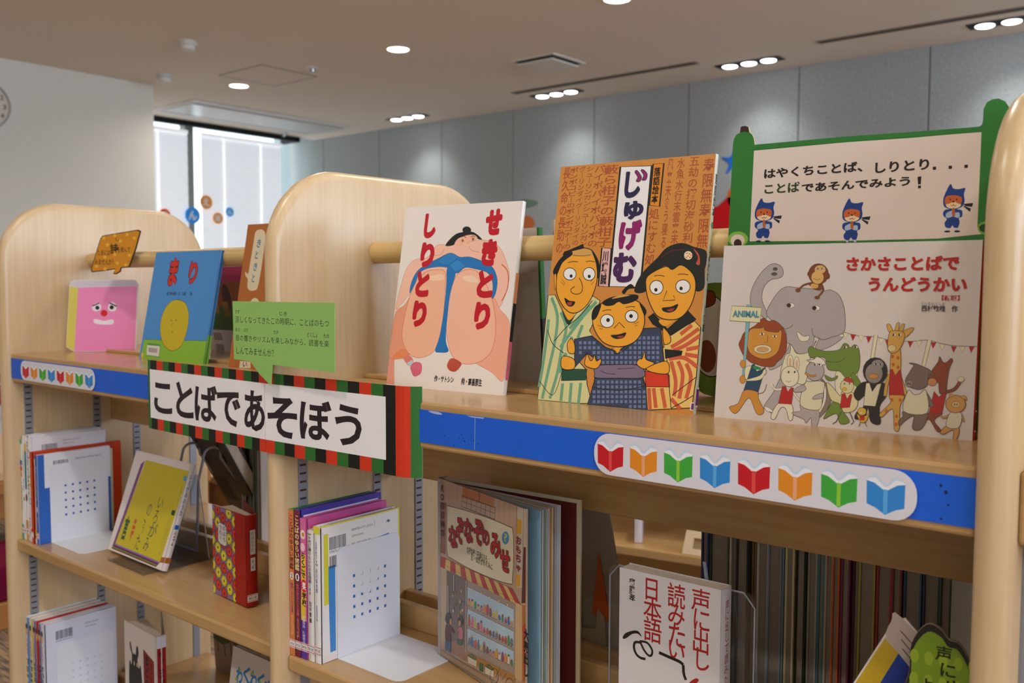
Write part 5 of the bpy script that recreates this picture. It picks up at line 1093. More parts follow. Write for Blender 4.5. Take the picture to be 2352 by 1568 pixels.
  ('F','#6a86c8',[208,120,1918,103,1933,127,217,144],0,'#000000',0),
  ('F','#a01f5a',[189,99,1901,83,1916,107,198,123],0,'#000000',0),
  ('F','#4a2458',[170,78,1884,63,1898,87,179,102],0,'#000000',0),
  ('F','#6a9434',[150,56,1867,43,1881,67,159,81],0,'#000000',0),
  ('F','#7a2c18',[131,35,1849,23,1864,47,140,59],0,'#000000',0),
  ('F','#c9b822',[460,1815,2070,1812,1939,132,215,145],0,'#000000',0),
 ],
 'poem_text': [
  ('F','#5aa0c8',[1942,1712,2050,1713,2053,1616,1943,1618],0,'#4a4c48',0),
  ('F','#1c4a34',[1860,1064,1974,1070,1971,974,1860,975],0,'#4a4c48',0),
  ('T','い','#4a4c48',[1317,1021,1499,1211],0.0),
  ('T','ろ','#4a4c48',[1299,730,1449,979],0.0),
  ('T','が','#4a4c48',[1267,485,1544,742],0.0),
  ('T','み','#4a4c48',[1233,204,1410,457],0.0),
  ('T','の','#4a4c48',[1004,823,1155,1050],0.0),
  ('T','、','#4a4c48',[985,687,1089,753],0.0),
  ('T','う','#4a4c48',[1016,491,1079,667],0.0),
  ('T','た','#4a4c48',[936,178,1083,452],0.0),
  ('T','言','#2a5a34',[348,251,518,723],0.035),
  ('T','寺','#c8562c',[662,239,769,750],0.03),
  ('T','石\n津\nち\nひ\nろ','#8a8a3a',[1941,1158,2012,1527],0.01),
  ('T','こ\nと\nば\nあ\nそ\nび\nう\nた','#a89a3a',[1796,244,1944,909],0.01),
 ],
 'riddle_pic': [
  ('F','#b79a80',[0,0,2150,0,2150,2540,0,2540],0,'#000000',0),
  ('F','#c2a088',[189,2520,637,2536,622,2311,188,2233],0,'#3a2c22',0),
  ('F','#c2a088',[1457,2539,1935,2540,1907,2262,1442,2246],0,'#3a2c22',0),
  ('F','#b87430',[658,2531,1441,2536,1426,2410,637,2388],0,'#3a2c22',0),
  ('F','#8a4a1c',[1064,2534,1097,2535,1081,2403,1047,2399],0,'#3a2c22',0),
  ('S','#8a6a58',4,[283,2518,263,2243],0),
  ('S','#8a6a58',4,[1568,2535,1553,2262],0),
  ('S','#8a6a58',4,[401,2521,382,2259],0),
  ('S','#8a6a58',4,[1680,2536,1666,2265],0),
  ('S','#8a6a58',4,[518,2524,500,2275],0),
  ('S','#8a6a58',4,[1791,2538,1777,2269],0),
  ('S','#2a201a',8,[637,2416,622,2264],0),
  ('S','#2a201a',8,[761,2418,747,2266],0),
  ('S','#2a201a',8,[883,2420,869,2267],0),
  ('S','#2a201a',8,[1003,2421,989,2268],0),
  ('S','#2a201a',8,[1121,2423,1108,2269],0),
  ('S','#2a201a',8,[1237,2425,1224,2271],0),
  ('S','#2a201a',8,[1351,2427,1339,2272],0),
  ('S','#2a201a',8,[1464,2428,1452,2273],0),
  ('S','#2a201a',9,[623,2415,1467,2419],0),
  ('S','#2a201a',9,[615,2263,1458,2264],0),
  ('S','#2a201a',6,[623,2339,1461,2342],0),
  ('F','#8f5a34',[0,2191,207,2237,185,1493,0,1480],0,'#3a2c22',0),
  ('F','#ddd3b4',[263,2197,1114,2247,1756,2245,1865,2201,1885,1880,1856,1598,1789,1514,1115,1461,410,1473,231,1524,224,1887,233,2137],12,'#6a4628',1),
  ('F','#3f86b8',[1784,2100,1778,2067,1760,2036,1733,2011,1701,1997,1669,1996,1642,2008,1623,2031,1617,2061,1623,2095,1641,2126,1669,2150,1700,2164,1732,2165,1759,2153,1777,2130],0,'#1c1a18',0),
  ('T','?','#bcd05a',[1664,2034,1738,2138],0.01),
  ('F','#c8bca8',[1959,2536,2098,2540,2074,1538,1941,1509],5,'#3a2c22',0),
  ('F','#d8a01f',[1960,2379,2069,2390,2056,2210,1952,2190],0,'#3a2c22',0),
  ('F','#d8a01f',[1940,1680,2044,1699,2030,1546,1935,1525],0,'#3a2c22',0),
  ('F','#c4b4a4',[2100,2540,2150,2540,2150,2078,2103,2061],0,'#3a2c22',0),
  ('F','#5a1e1c',[2103,2061,2150,2070,2150,1377,2061,1347],0,'#3a2c22',0),
  ('F','#b8a684',[29,1260,211,1285,207,220,13,202],0,'#3a2c22',0),
  ('F','#6f6258',[211,1274,751,1295,740,263,341,287,207,312],0,'#3a2c22',0),
  ('F','#96705c',[341,287,624,447,751,267,750,155,296,123],0,'#3a2c22',0),
  ('F','#9d8d80',[741,1281,1943,1324,1931,361,740,285],0,'#3a2c22',0),
  ('F','#a8c4d6',[776,1203,1890,1222,1892,982,768,947],5,'#3a2c22',0),
  ('F','#a8c4d6',[776,900,1892,941,1893,727,768,671],5,'#3a2c22',0),
  ('F','#a8c4d6',[776,629,1893,691,1894,481,767,405],5,'#3a2c22',0),
  ('F','#d08a34',[793,959,855,969,847,1042,806,1035],3,'#3a2c22',1),
  ('F','#b8442c',[847,1042,845,1036,840,1030,833,1024,824,1020,815,1019,808,1020,803,1024,801,1029,803,1036,808,1042,815,1047,824,1051,833,1052,840,1051,845,1048],3,'#3a2c22',0),
  ('F','#c8b04a',[871,962,933,972,927,1057,878,1047],3,'#3a2c22',1),
  ('F','#7a4a2c',[925,1056,923,1050,918,1044,911,1038,902,1034,894,1033,886,1034,881,1038,880,1043,881,1050,886,1056,894,1061,902,1065,911,1066,918,1065,923,1062],3,'#3a2c22',0),
  ('F','#4a8a4c',[949,965,1010,974,1004,1055,966,1048],3,'#3a2c22',1),
  ('F','#c8b04a',[1026,967,1086,977,1080,1032,1044,1026],3,'#3a2c22',1),
  ('F','#8a4a7a',[1078,1032,1077,1025,1072,1019,1065,1014,1056,1010,1048,1009,1041,1010,1036,1013,1034,1019,1036,1025,1041,1031,1048,1037,1056,1040,1065,1041,1072,1040,1077,1037],3,'#3a2c22',0),
  ('F','#c86a7a',[1102,970,1162,979,1147,1036,1116,1031],3,'#3a2c22',1),
  ('F','#3f62a0',[1154,1038,1152,1031,1148,1025,1140,1020,1132,1016,1124,1015,1117,1016,1112,1019,1110,1025,1112,1031,1117,1037,1124,1043,1132,1046,1140,1048,1148,1046,1152,1043],3,'#3a2c22',0),
  ('F','#d08a34',[1178,972,1237,982,1234,1068,1183,1057],3,'#3a2c22',1),
  ('F','#b8442c',[1252,975,1311,984,1307,1094,1262,1086],3,'#3a2c22',1),
  ('F','#7a4a2c',[1326,977,1384,986,1366,1092,1339,1088],3,'#3a2c22',1),
  ('F','#d8c8b0',[1376,1095,1375,1088,1370,1082,1363,1077,1355,1073,1347,1072,1340,1073,1335,1077,1334,1082,1335,1088,1340,1094,1347,1100,1355,1103,1363,1104,1370,1103,1375,1100],3,'#3a2c22',0),
  ('F','#c8b04a',[1399,980,1457,989,1441,1047,1405,1040],3,'#3a2c22',1),
  ('F','#d8c8b0',[1449,1049,1447,1043,1443,1037,1436,1032,1428,1028,1420,1027,1413,1028,1409,1031,1407,1036,1409,1043,1413,1049,1420,1054,1428,1057,1436,1059,1443,1058,1447,1054],3,'#3a2c22',0),
  ('F','#c8b04a',[1472,982,1528,991,1517,1080,1480,1073],3,'#3a2c22',1),
  ('F','#3f62a0',[1544,985,1600,993,1580,1047,1547,1041],3,'#3a2c22',1),
  ('F','#4a8a4c',[1615,987,1670,996,1656,1069,1621,1063],3,'#3a2c22',1),
  ('F','#7a4a2c',[1662,1071,1661,1065,1656,1059,1650,1054,1642,1051,1634,1049,1628,1051,1623,1054,1622,1059,1623,1065,1628,1071,1634,1076,1642,1080,1650,1081,1656,1080,1661,1076],3,'#3a2c22',0),
  ('F','#8a4a7a',[1685,989,1740,998,1721,1054,1704,1053],3,'#3a2c22',1),
  ('F','#c86a7a',[1732,1057,1731,1051,1726,1045,1720,1040,1712,1037,1704,1035,1698,1036,1694,1040,1692,1045,1693,1051,1698,1057,1704,1062,1712,1066,1720,1067,1726,1066,1731,1062],3,'#3a2c22',0),
  ('F','#3f62a0',[1754,992,1809,1000,1791,1081,1757,1075],3,'#3a2c22',1),
  ('F','#b8442c',[1801,1085,1800,1079,1795,1073,1789,1067,1781,1064,1774,1063,1767,1064,1763,1067,1761,1072,1763,1078,1767,1084,1774,1089,1781,1093,1789,1094,1795,1093,1800,1090],3,'#3a2c22',0),
  ('F','#d08a34',[1823,994,1877,1003,1873,1052,1826,1041],3,'#3a2c22',1),
  ('F','#b8442c',[793,684,855,695,839,821,809,816],3,'#3a2c22',1),
  ('F','#6f6f78',[847,823,845,817,840,810,833,805,824,801,815,800,808,801,803,804,801,810,803,816,808,822,815,828,824,832,833,833,840,832,845,829],3,'#3a2c22',0),
  ('F','#c86a7a',[871,688,933,699,924,818,892,813],3,'#3a2c22',1),
  ('F','#c8b04a',[949,692,1010,703,991,819,964,815],3,'#3a2c22',1),
  ('F','#b8442c',[1026,696,1087,707,1072,782,1039,776],3,'#3a2c22',1),
  ('F','#8a4a7a',[1079,784,1077,777,1072,771,1065,766,1056,762,1048,760,1041,761,1036,765,1034,770,1036,776,1041,783,1048,788,1056,792,1065,794,1072,792,1077,789],3,'#3a2c22',0),
  ('F','#c86a7a',[1103,700,1162,710,1142,831,1105,823],3,'#3a2c22',1),
  ('F','#3f62a0',[1154,834,1153,828,1148,822,1141,816,1132,813,1124,811,1117,812,1112,816,1110,821,1112,827,1117,834,1124,839,1132,843,1141,844,1148,843,1153,840],3,'#3a2c22',0),
  ('F','#b8442c',[1178,704,1237,714,1217,770,1196,768],3,'#3a2c22',1),
  ('F','#b8442c',[1253,708,1311,718,1300,778,1263,771],3,'#3a2c22',1),
  ('F','#b8442c',[1303,779,1302,773,1297,767,1290,761,1282,758,1274,756,1267,757,1262,760,1261,766,1262,772,1267,778,1274,784,1282,787,1290,789,1297,788,1302,784],3,'#3a2c22',0),
  ('F','#7a4a2c',[1327,712,1385,722,1369,778,1329,769],3,'#3a2c22',1),
  ('F','#3f62a0',[1400,715,1457,725,1441,786,1413,781],3,'#3a2c22',1),
  ('F','#6f6f78',[1450,788,1448,782,1444,776,1437,771,1429,767,1421,765,1414,766,1409,770,1408,775,1409,781,1414,787,1421,793,1429,796,1437,798,1443,797,1448,794],3,'#3a2c22',0),
  ('F','#6f6f78',[1473,719,1529,729,1524,808,1484,799],3,'#3a2c22',1),
  ('F','#c8b04a',[1522,807,1520,801,1516,795,1509,790,1501,786,1493,785,1486,786,1482,789,1480,794,1482,800,1486,806,1493,812,1501,815,1509,817,1515,816,1520,812],3,'#3a2c22',0),
  ('F','#7a4a2c',[1544,723,1601,733,1584,794,1560,791],3,'#3a2c22',1),
  ('F','#b8442c',[1615,726,1671,736,1667,794,1630,786],3,'#3a2c22',1),
  ('F','#c86a7a',[1663,793,1662,787,1658,781,1651,775,1643,772,1635,770,1629,771,1624,775,1623,780,1624,786,1629,792,1635,797,1643,801,1651,802,1657,801,1662,798],3,'#3a2c22',0),
  ('F','#b8442c',[1686,730,1741,740,1730,811,1704,807],3,'#3a2c22',1),
  ('F','#c86a7a',[1733,812,1732,806,1727,800,1721,795,1713,791,1705,790,1699,791,1695,794,1693,799,1694,805,1699,811,1705,816,1713,820,1721,821,1727,820,1732,817],3,'#3a2c22',0),
  ('F','#4a8a4c',[1756,734,1810,744,1796,843,1763,837],3,'#3a2c22',1),
  ('F','#6f6f78',[1825,737,1878,747,1868,831,1832,823],3,'#3a2c22',1),
  ('F','#6f6f78',[792,419,855,431,852,508,814,500],3,'#3a2c22',1),
  ('F','#3f62a0',[871,424,933,436,911,559,875,552],3,'#3a2c22',1),
  ('F','#c8b04a',[925,563,923,557,918,550,911,544,902,540,894,539,886,540,881,543,880,549,881,555,886,562,894,567,902,571,911,573,918,572,923,568],3,'#3a2c22',0),
  ('F','#b8442c',[949,430,1010,441,1006,546,958,535],3,'#3a2c22',1),
  ('F','#d8c8b0',[1002,545,1000,538,996,532,988,526,980,522,971,520,964,521,959,525,957,530,959,537,964,543,971,549,980,553,988,554,996,553,1000,550],3,'#3a2c22',0),
  ('F','#6f6f78',[1026,435,1087,447,1069,551,1049,549],3,'#3a2c22',1),
  ('F','#c8b04a',[1103,440,1163,452,1143,501,1109,494],3,'#3a2c22',1),
  ('F','#7a4a2c',[1179,446,1238,457,1217,567,1181,559],3,'#3a2c22',1),
  ('F','#c86a7a',[1230,571,1228,565,1223,558,1216,553,1208,549,1200,547,1193,548,1188,551,1186,556,1188,563,1193,569,1200,575,1208,579,1216,580,1223,579,1228,576],3,'#3a2c22',0),
  ('F','#7a4a2c',[1253,451,1312,462,1305,536,1266,527],3,'#3a2c22',1),
  ('F','#b8442c',[1304,536,1302,530,1298,523,1291,518,1283,514,1274,512,1267,513,1263,516,1261,522,1263,528,1267,534,1274,540,1283,544,1291,545,1298,544,1302,541],3,'#3a2c22',0),
  ('F','#c86a7a',[1327,456,1385,467,1366,519,1338,513],3,'#3a2c22',1),
  ('F','#4a8a4c',[1378,523,1376,516,1371,510,1364,504,1356,501,1348,499,1341,500,1337,503,1335,508,1337,515,1341,521,1348,527,1356,530,1364,532,1371,531,1376,528],3,'#3a2c22',0),
  ('F','#d08a34',[1401,461,1458,472,1452,525,1412,515],3,'#3a2c22',1),
  ('F','#8a4a7a',[1450,524,1449,518,1444,512,1437,506,1429,502,1421,501,1415,502,1410,505,1408,510,1410,516,1414,523,1421,528,1429,532,1437,534,1444,533,1449,529],3,'#3a2c22',0),
  ('F','#d08a34',[1473,466,1530,477,1527,583,1485,573],3,'#3a2c22',1),
  ('F','#c8b04a',[1522,581,1521,575,1516,568,1509,563,1502,559,1494,558,1487,559,1482,562,1481,567,1482,573,1487,579,1493,585,1501,589,1509,590,1516,589,1521,586],3,'#3a2c22',0),
  ('F','#d8c8b0',[1545,471,1601,482,1597,556,1558,548],3,'#3a2c22',1),
  ('F','#c86a7a',[1594,555,1592,549,1588,543,1581,538,1573,534,1565,532,1559,533,1554,536,1553,541,1554,548,1559,554,1565,559,1573,563,1581,565,1588,564,1592,560],3,'#3a2c22',0),
  ('F','#8a4a7a',[1616,476,1672,487,1661,584,1628,578],3,'#3a2c22',1),
  ('F','#d08a34',[1687,481,1742,492,1733,587,1689,576],3,'#3a2c22',1),
  ('F','#d8c8b0',[1757,486,1811,496,1798,599,1762,590],3,'#3a2c22',1),
  ('F','#4a8a4c',[1803,600,1802,594,1798,588,1791,583,1784,579,1776,578,1769,578,1765,582,1763,587,1765,593,1769,599,1776,604,1783,608,1791,609,1798,609,1802,605],3,'#3a2c22',0),
  ('F','#4a8a4c',[1826,490,1880,501,1866,555,1830,547],3,'#3a2c22',1),
  ('F','#b8442c',[1872,557,1871,551,1866,545,1860,540,1853,536,1845,534,1839,535,1834,538,1833,543,1834,549,1838,556,1845,561,1852,565,1860,566,1866,565,1871,562],3,'#3a2c22',0),
  ('F','#e0c86a',[925,1200,923,1193,919,1186,913,1181,906,1178,899,1177,893,1179,889,1184,888,1190,889,1197,893,1204,899,1209,906,1212,913,1213,919,1211,923,1206],2,'#3a2c22',0),
  ('F','#e0c86a',[1146,1211,1144,1204,1141,1197,1135,1192,1128,1189,1121,1188,1115,1190,1111,1194,1110,1201,1111,1208,1115,1214,1121,1220,1128,1223,1135,1223,1141,1221,1144,1217],2,'#3a2c22',0),
  ('F','#e0c86a',[1360,1221,1359,1214,1355,1208,1350,1202,1343,1199,1337,1198,1331,1201,1327,1205,1326,1211,1327,1218,1331,1224,1336,1230,1343,1233,1350,1234,1355,1231,1359,1227],2,'#3a2c22',0),
  ('F','#e0c86a',[1569,1231,1568,1224,1564,1218,1559,1213,1552,1209,1546,1209,1540,1211,1537,1215,1535,1221,1537,1228,1540,1234,1546,1240,1552,1243,1559,1243,1564,1241,1568,1237],2,'#3a2c22',0),
  ('F','#e0c86a',[1772,1241,1770,1234,1767,1228,1761,1222,1755,1219,1749,1219,1744,1221,1740,1225,1739,1231,1740,1238,1744,1244,1749,1249,1755,1252,1761,1253,1767,1251,1770,1247],2,'#3a2c22',0),
  ('F','#e0c86a',[1968,1250,1967,1243,1964,1237,1959,1232,1953,1229,1946,1228,1941,1230,1938,1235,1937,1241,1938,1247,1941,1253,1946,1258,1952,1261,1958,1262,1964,1260,1967,1256],2,'#3a2c22',0),
  ('F','#c8b04a',[606,1108,636,1111,636,1070,606,1068],2,'#3a2c22',0),
  ('F','#d8c8b0',[370,992,401,995,401,953,370,951],2,'#3a2c22',0),
  ('F','#6f6f78',[533,846,563,849,563,808,533,805],2,'#3a2c22',0),
  ('F','#4a8a4c',[660,960,690,963,690,922,660,920],2,'#3a2c22',0),
  ('F','#b8442c',[714,850,743,853,743,813,714,810],2,'#3a2c22',0),
  ('F','#d8c8b0',[566,953,596,956,596,915,566,913],2,'#3a2c22',0),
  ('F','#d8c8b0',[634,854,664,857,664,816,634,813],2,'#3a2c22',0),
  ('F','#4a8a4c',[568,893,598,896,598,855,568,853],2,'#3a2c22',0),
  ('F','#8a4a7a',[423,777,453,780,453,739,423,736],2,'#3a2c22',0),
  ('F','#4a8a4c',[375,1007,406,1010,406,968,375,966],2,'#3a2c22',0),
  ('F','#c8b04a',[592,816,622,819,622,778,592,776],2,'#3a2c22',0),
  ('F','#8a4a7a',[681,959,711,962,711,921,681,919],2,'#3a2c22',0),
  ('F','#d08a34',[592,693,622,697,622,655,592,653],2,'#3a2c22',0),
  ('F','#4a8a4c',[483,635,514,638,513,597,483,594],2,'#3a2c22',0),
  ('F','#4a8a4c',[454,893,485,896,485,854,454,852],2,'#3a2c22',0),
  ('F','#b8442c',[443,1054,474,1057,473,1016,443,1014],2,'#3a2c22',0),
  ('F','#d08a34',[532,735,562,739,562,697,532,695],2,'#3a2c22',0),
  ('F','#d08a34',[642,744,671,748,671,706,642,704],2,'#3a2c22',0),
  ('F','#d8c8b0',[385,772,416,775,416,733,385,731],2,'#3a2c22',0),
  ('F','#d08a34',[586,640,616,644,616,603,586,600],2,'#3a2c22',0),
  ('F','#d08a34',[625,664,655,667,655,626,625,623],2,'#3a2c22',0),
  ('F','#3f62a0',[391,823,421,827,421,785,391,782],2,'#3a2c22',0),
  ('F','#a89c94',[232,1074,266,1072,297,284,263,284],3,'#3a2c22',0),
  ('F','#a89c94',[399,1267,431,1270,431,1039,405,1037],3,'#3a2c22',0),
  ('F','#a89c94',[730,1278,764,1278,755,279,725,280],3,'#3a2c22',0),
  ('F','#3a5a86',[196,297,319,325,330,158,274,133,263,227,229,135,173,139],3,'#3a2c22',1),
  ('F','#5a2832',[197,492,320,508,430,469,419,443,330,426,330,306,185,281],3,'#3a2c22',1),
  ('F','#2c2a2c',[349,631,342,596,324,563,296,536,264,519,231,515,204,525,185,548,179,579,186,614,204,647,232,674,265,690,297,694,324,683,342,661],3,'#3a2c22',0),
  ('F','#b8855c',[364,590,362,573,355,557,345,544,333,537,321,537,311,543,304,555,302,571,304,588,311,604,321,617,333,624,345,624,355,618,362,606],0,'#1c1a18',0),
  ('F','#2c5a3c',[527,416,645,421,634,344,505,330],3,'#3a2c22',1),
  ('F','#b8687a',[560,572,656,580,666,461,624,419,538,419,560,516,484,469,495,496],3,'#3a2c22',1),
  ('F','#241f22',[675,698,670,670,654,642,630,620,603,606,575,602,551,610,535,628,530,653,535,681,551,708,575,731,603,745,631,748,654,740,670,722],3,'#3a2c22',0),
  ('F','#c08a60',[607,643,604,627,597,612,586,600,573,593,560,592,548,597,541,607,538,622,541,638,548,653,560,665,573,672,586,673,597,668,604,657],0,'#1c1a18',0),
  ('F','#a87a3c',[761,303,1930,381,1931,299,761,170],0,'#3a2c22',0),
  ('F','#d8d0bc',[792,248,1019,270,1012,170,803,151],4,'#3a2c22',0),
  ('F','#4a6a3c',[792,264,906,320,1018,292,988,254,803,246],0,'#1c1a18',1),
  ('F','#c8402c',[836,276,835,272,832,269,828,266,824,264,819,263,815,263,812,265,811,267,812,271,815,274,819,277,824,279,828,280,832,280,835,278],0,'#1c1a18',0),
  ('F','#c8402c',[873,280,872,276,870,273,866,270,861,268,856,267,852,267,849,269,849,271,849,274,852,278,856,281,861,283,866,284,870,284,872,282],0,'#1c1a18',0),
  ('F','#c8402c',[910,284,909,280,907,277,903,274,898,272,893,271,889,271,887,272,886,275,887,278,889,282,893,285,898,287,903,288,907,288,909,286],0,'#1c1a18',0),
  ('F','#c8402c',[947,287,946,284,944,281,940,278,935,276,930,274,926,275,924,276,923,279,924,282,926,286,930,289,935,291,940,292,944,292,946,290],0,'#1c1a18',0),
  ('F','#c8402c',[984,291,983,288,980,285,976,282,972,279,967,278,963,279,960,280,960,283,960,286,963,290,967,293,972,295,976,296,980,295,983,294],0,'#1c1a18',0),
  ('F','#d8d0bc',[1228,257,1441,279,1436,181,1238,163],4,'#3a2c22',0),
  ('F','#4a6a3c',[1228,273,1335,327,1441,300,1413,263,1238,255],0,'#1c1a18',1),
  ('F','#c8402c',[1269,284,1268,281,1266,278,1262,275,1258,273,1253,272,1249,272,1247,273,1246,276,1247,279,1249,283,1253,285,1258,288,1262,289,1266,288,1268,287],0,'#1c1a18',0),
  ('F','#c8402c',[1304,288,1304,285,1301,282,1297,279,1293,276,1288,275,1285,276,1282,277,1281,280,1282,283,1284,286,1288,289,1293,291,1297,292,1301,292,1304,291],0,'#1c1a18',0),
  ('F','#c8402c',[1339,292,1339,289,1336,285,1332,282,1328,280,1323,279,1320,279,1317,281,1316,284,1317,287,1320,290,1323,293,1328,295,1332,296,1336,296,1339,294],0,'#1c1a18',0),
  ('F','#c8402c',[1374,296,1373,292,1371,289,1367,286,1363,284,1358,283,1354,283,1352,285,1351,287,1352,291,1354,294,1358,297,1363,299,1367,300,1371,300,1373,298],0,'#1c1a18',0),
  ('F','#c8402c',[1409,299,1408,296,1406,293,1402,290,1397,288,1393,287,1389,287,1387,289,1386,291,1387,294,1389,298,1393,300,1397,303,1402,304,1405,303,1408,302],0,'#1c1a18',0),
  ('F','#2f6a48',[1089,262,1189,275,1175,162,1089,151],4,'#3a2c22',0),
  ('F','#8f8478',[0,105,341,110,1932,156,1932,53,0,0],0,'#3a2c22',0),
  ('F','#6f6a66',[0,23,978,37,1751,36,0,0],0,'#3a2c22',0),
  ('S','#3a2c22',6,[0,85,341,93,875,122,1451,144],0),
  ('F','#a88a6c',[0,89,341,81,1375,116,1355,67,340,24,0,15],0,'#3a2c22',0),
  ('S','#2c2a4a',9,[1489,201,1583,371,1640,224,1732,341],0),
  ('S','#26262c',7,[1550,244,1542,203,1521,162,1489,129,1452,107,1413,101,1381,111,1359,136,1351,172,1359,214,1381,254,1413,288,1451,309,1489,315,1521,304,1542,279,1550,244],1),
  ('S','#26262c',7,[1899,246,1892,206,1872,167,1842,134,1806,113,1769,107,1738,117,1718,141,1710,177,1717,217,1738,257,1769,289,1805,310,1841,316,1871,305,1892,281,1899,246],1),
  ('F','#b0342c',[64,1430,198,1434,174,1288,18,1286],3,'#3a2c22',0),
  ('F','#d0b05c',[198,1434,330,1437,327,1289,174,1288],3,'#3a2c22',0),
  ('F','#b0342c',[330,1437,460,1440,477,1291,327,1289],3,'#3a2c22',0),
  ('F','#d0b05c',[460,1440,588,1443,624,1292,477,1291],3,'#3a2c22',0),
  ('F','#b0342c',[588,1443,713,1446,769,1294,624,1292],3,'#3a2c22',0),
  ('F','#d0b05c',[713,1446,836,1449,910,1295,769,1294],3,'#3a2c22',0),
  ('F','#b0342c',[836,1449,958,1452,1049,1297,910,1295],3,'#3a2c22',0),
  ('F','#d0b05c',[958,1452,1077,1455,1186,1298,1049,1297],3,'#3a2c22',0),
  ('F','#b0342c',[1077,1455,1195,1457,1320,1299,1186,1298],3,'#3a2c22',0),
  ('F','#d0b05c',[1195,1457,1310,1460,1451,1301,1320,1299],3,'#3a2c22',0),
  ('F','#b0342c',[1310,1460,1424,1463,1581,1302,1451,1301],3,'#3a2c22',0),
  ('F','#d0b05c',[1424,1463,1536,1466,1707,1303,1581,1302],3,'#3a2c22',0),
  ('F','#b0342c',[1536,1466,1647,1468,1832,1304,1707,1303],3,'#3a2c22',0),
  ('F','#d0b05c',[1647,1468,1755,1471,1955,1306,1832,1304],3,'#3a2c22',0),
  ('F','#b0342c',[1755,1471,1862,1473,2075,1307,1955,1306],3,'#3a2c22',0),
  ('S','#6a3a24',4,[34,1342,1098,1324,2031,1349],0),
  ('F','#c8a87c',[1943,1324,2083,1325,2089,358,1931,361],0,'#3a2c22',0),
  ('F','#b06a2c',[2083,1325,2150,1350,2150,404,2089,358],0,'#3a2c22',0),
  ('F','#c03a2a',[2094,1056,2150,1119,2150,474,2132,414],3,'#3a2c22',0),
 ],
 'riddle_text': [
  ('T','な','#3a1a16',[269,1633,535,1952],0.09),
  ('T','な','#a81f1e',[276,1640,528,1945],0.045),
  ('T','ぞ','#3a1a16',[484,1732,690,2111],0.09),
  ('T','ぞ','#a81f1e',[491,1739,683,2104],0.045),
  ('T','な','#3a1a16',[686,1798,935,2142],0.09),
  ('T','な','#a81f1e',[693,1805,928,2135],0.045),
  ('T','ぞ','#3a1a16',[938,1830,1204,2186],0.09),
  ('T','ぞ','#a81f1e',[945,1837,1198,2179],0.045),
  ('T','の','#3a1a16',[1155,1873,1336,2083],0.09),
  ('T','の','#a81f1e',[1162,1880,1329,2076],0.045),
  ('T','み','#3a1a16',[1353,1759,1614,2097],0.09),
  ('T','み','#a81f1e',[1359,1766,1607,2090],0.045),
  ('T','せ','#3a1a16',[1581,1641,1818,1937],0.09),
  ('T','せ','#a81f1e',[1587,1648,1812,1931],0.045),
  ('T','なぞなぞ・石津ちひろ','#3a3028',[771,1653,1281,1756],0.01),
  ('T','え・なかざわくみこ','#3a3028',[876,1591,1412,1673],0.01),
  ('T','お\nも\nち\nゃ','#8a1f22',[1946,1725,2062,2170],0.03),
  ('T','K\nO\nD\nO\nM\nO','#3a3444',[63,1735,151,2462],0.03),
  ('T','大\n売\n出\nし','#26201c',[2123,461,2231,1065],0.06),
 ],
 'voice_text': [
  ('T','声','#a81e1e',[910,1602,1131,1852],0.008),
  ('T','に','#a81e1e',[944,1392,1131,1628],0.008),
  ('T','出','#a81e1e',[939,1143,1123,1414],0.008),
  ('T','し','#a81e1e',[981,956,1134,1204],0.008),
  ('T','読','#a81e1e',[620,1573,837,1849],0.008),
  ('T','み','#a81e1e',[632,1381,834,1615],0.008),
  ('T','た','#a81e1e',[642,1140,844,1413],0.008),
  ('T','い','#a81e1e',[644,1001,838,1201],0.008),
  ('T','日','#a81e1e',[342,1591,494,1838],0.008),
  ('T','本','#a81e1e',[317,1363,548,1624],0.008),
  ('T','語','#a81e1e',[325,1117,551,1405],0.008),
  ('T','齋','#1e1c1c',[126,1696,207,1795],0.02),
  ('T','藤','#1e1c1c',[127,1607,208,1705],0.02),
  ('T','孝','#1e1c1c',[128,1522,209,1614],0.02),
  ('F','#1e1c1c',[51,1087,87,1140,186,1193,257,1200,299,1148,243,1171,172,1148,102,1087,59,1066],0,'#1c1a18',1),
  ('S','#1e1c1c',30,[293,1078,216,1065,200,998,232,931,289,902,351,906],1),
  ('S','#1e1c1c',26,[272,1091,370,1097,433,1032,427,969,386,958,329,1006,286,1076],1),
  ('S','#1e1c1c',36,[522,1024,658,1004,778,987,825,963],1),
  ('S','#1e1c1c',34,[825,963,833,868,860,803],1),
  ('F','#a81e1e',[900,780,976,853,1015,840,939,753],0,'#1c1a18',1),
 ],
}
SHAPE = {
 'scroll': [(22, 0), (22, 1809), (30, 2004), (64, 2920), (74, 2962), (102, 3002), (142, 3019), (150, 3075), (170, 3086), (208, 3085), (242, 3068), (252, 3015), (286, 2984), (306, 2940), (316, 2873), (1299, 2865), (1936, 2846), (2534, 2834), (2556, 2849), (2564, 2879), (2566, 2992), (2591, 3049), (2635, 3071), (2689, 3072), (2745, 3039), (2777, 2985), (2770, 2773), (2757, 2335), (2741, 1796), (2741, 0)],
 'card': [(24, 1101), (40, 278), (422, 273), (646, 99), (894, -36), (928, 251), (2240, 225), (2252, 1110)],
 'pink': [(176, 4), (14, 110), (79, 1367), (96, 1438), (145, 1483), (1415, 1497), (1457, 1459), (1490, 1391), (1439, 9)],
 'orange': [(716, 866), (1150, 920), (1596, 970), (1660, 943), (1531, 591), (1360, 241), (1160, 223), (1133, 148), (1029, 97), (959, 102), (1023, 199), (731, 165), (421, 139), (403, 186), (542, 527), (659, 806)],
}

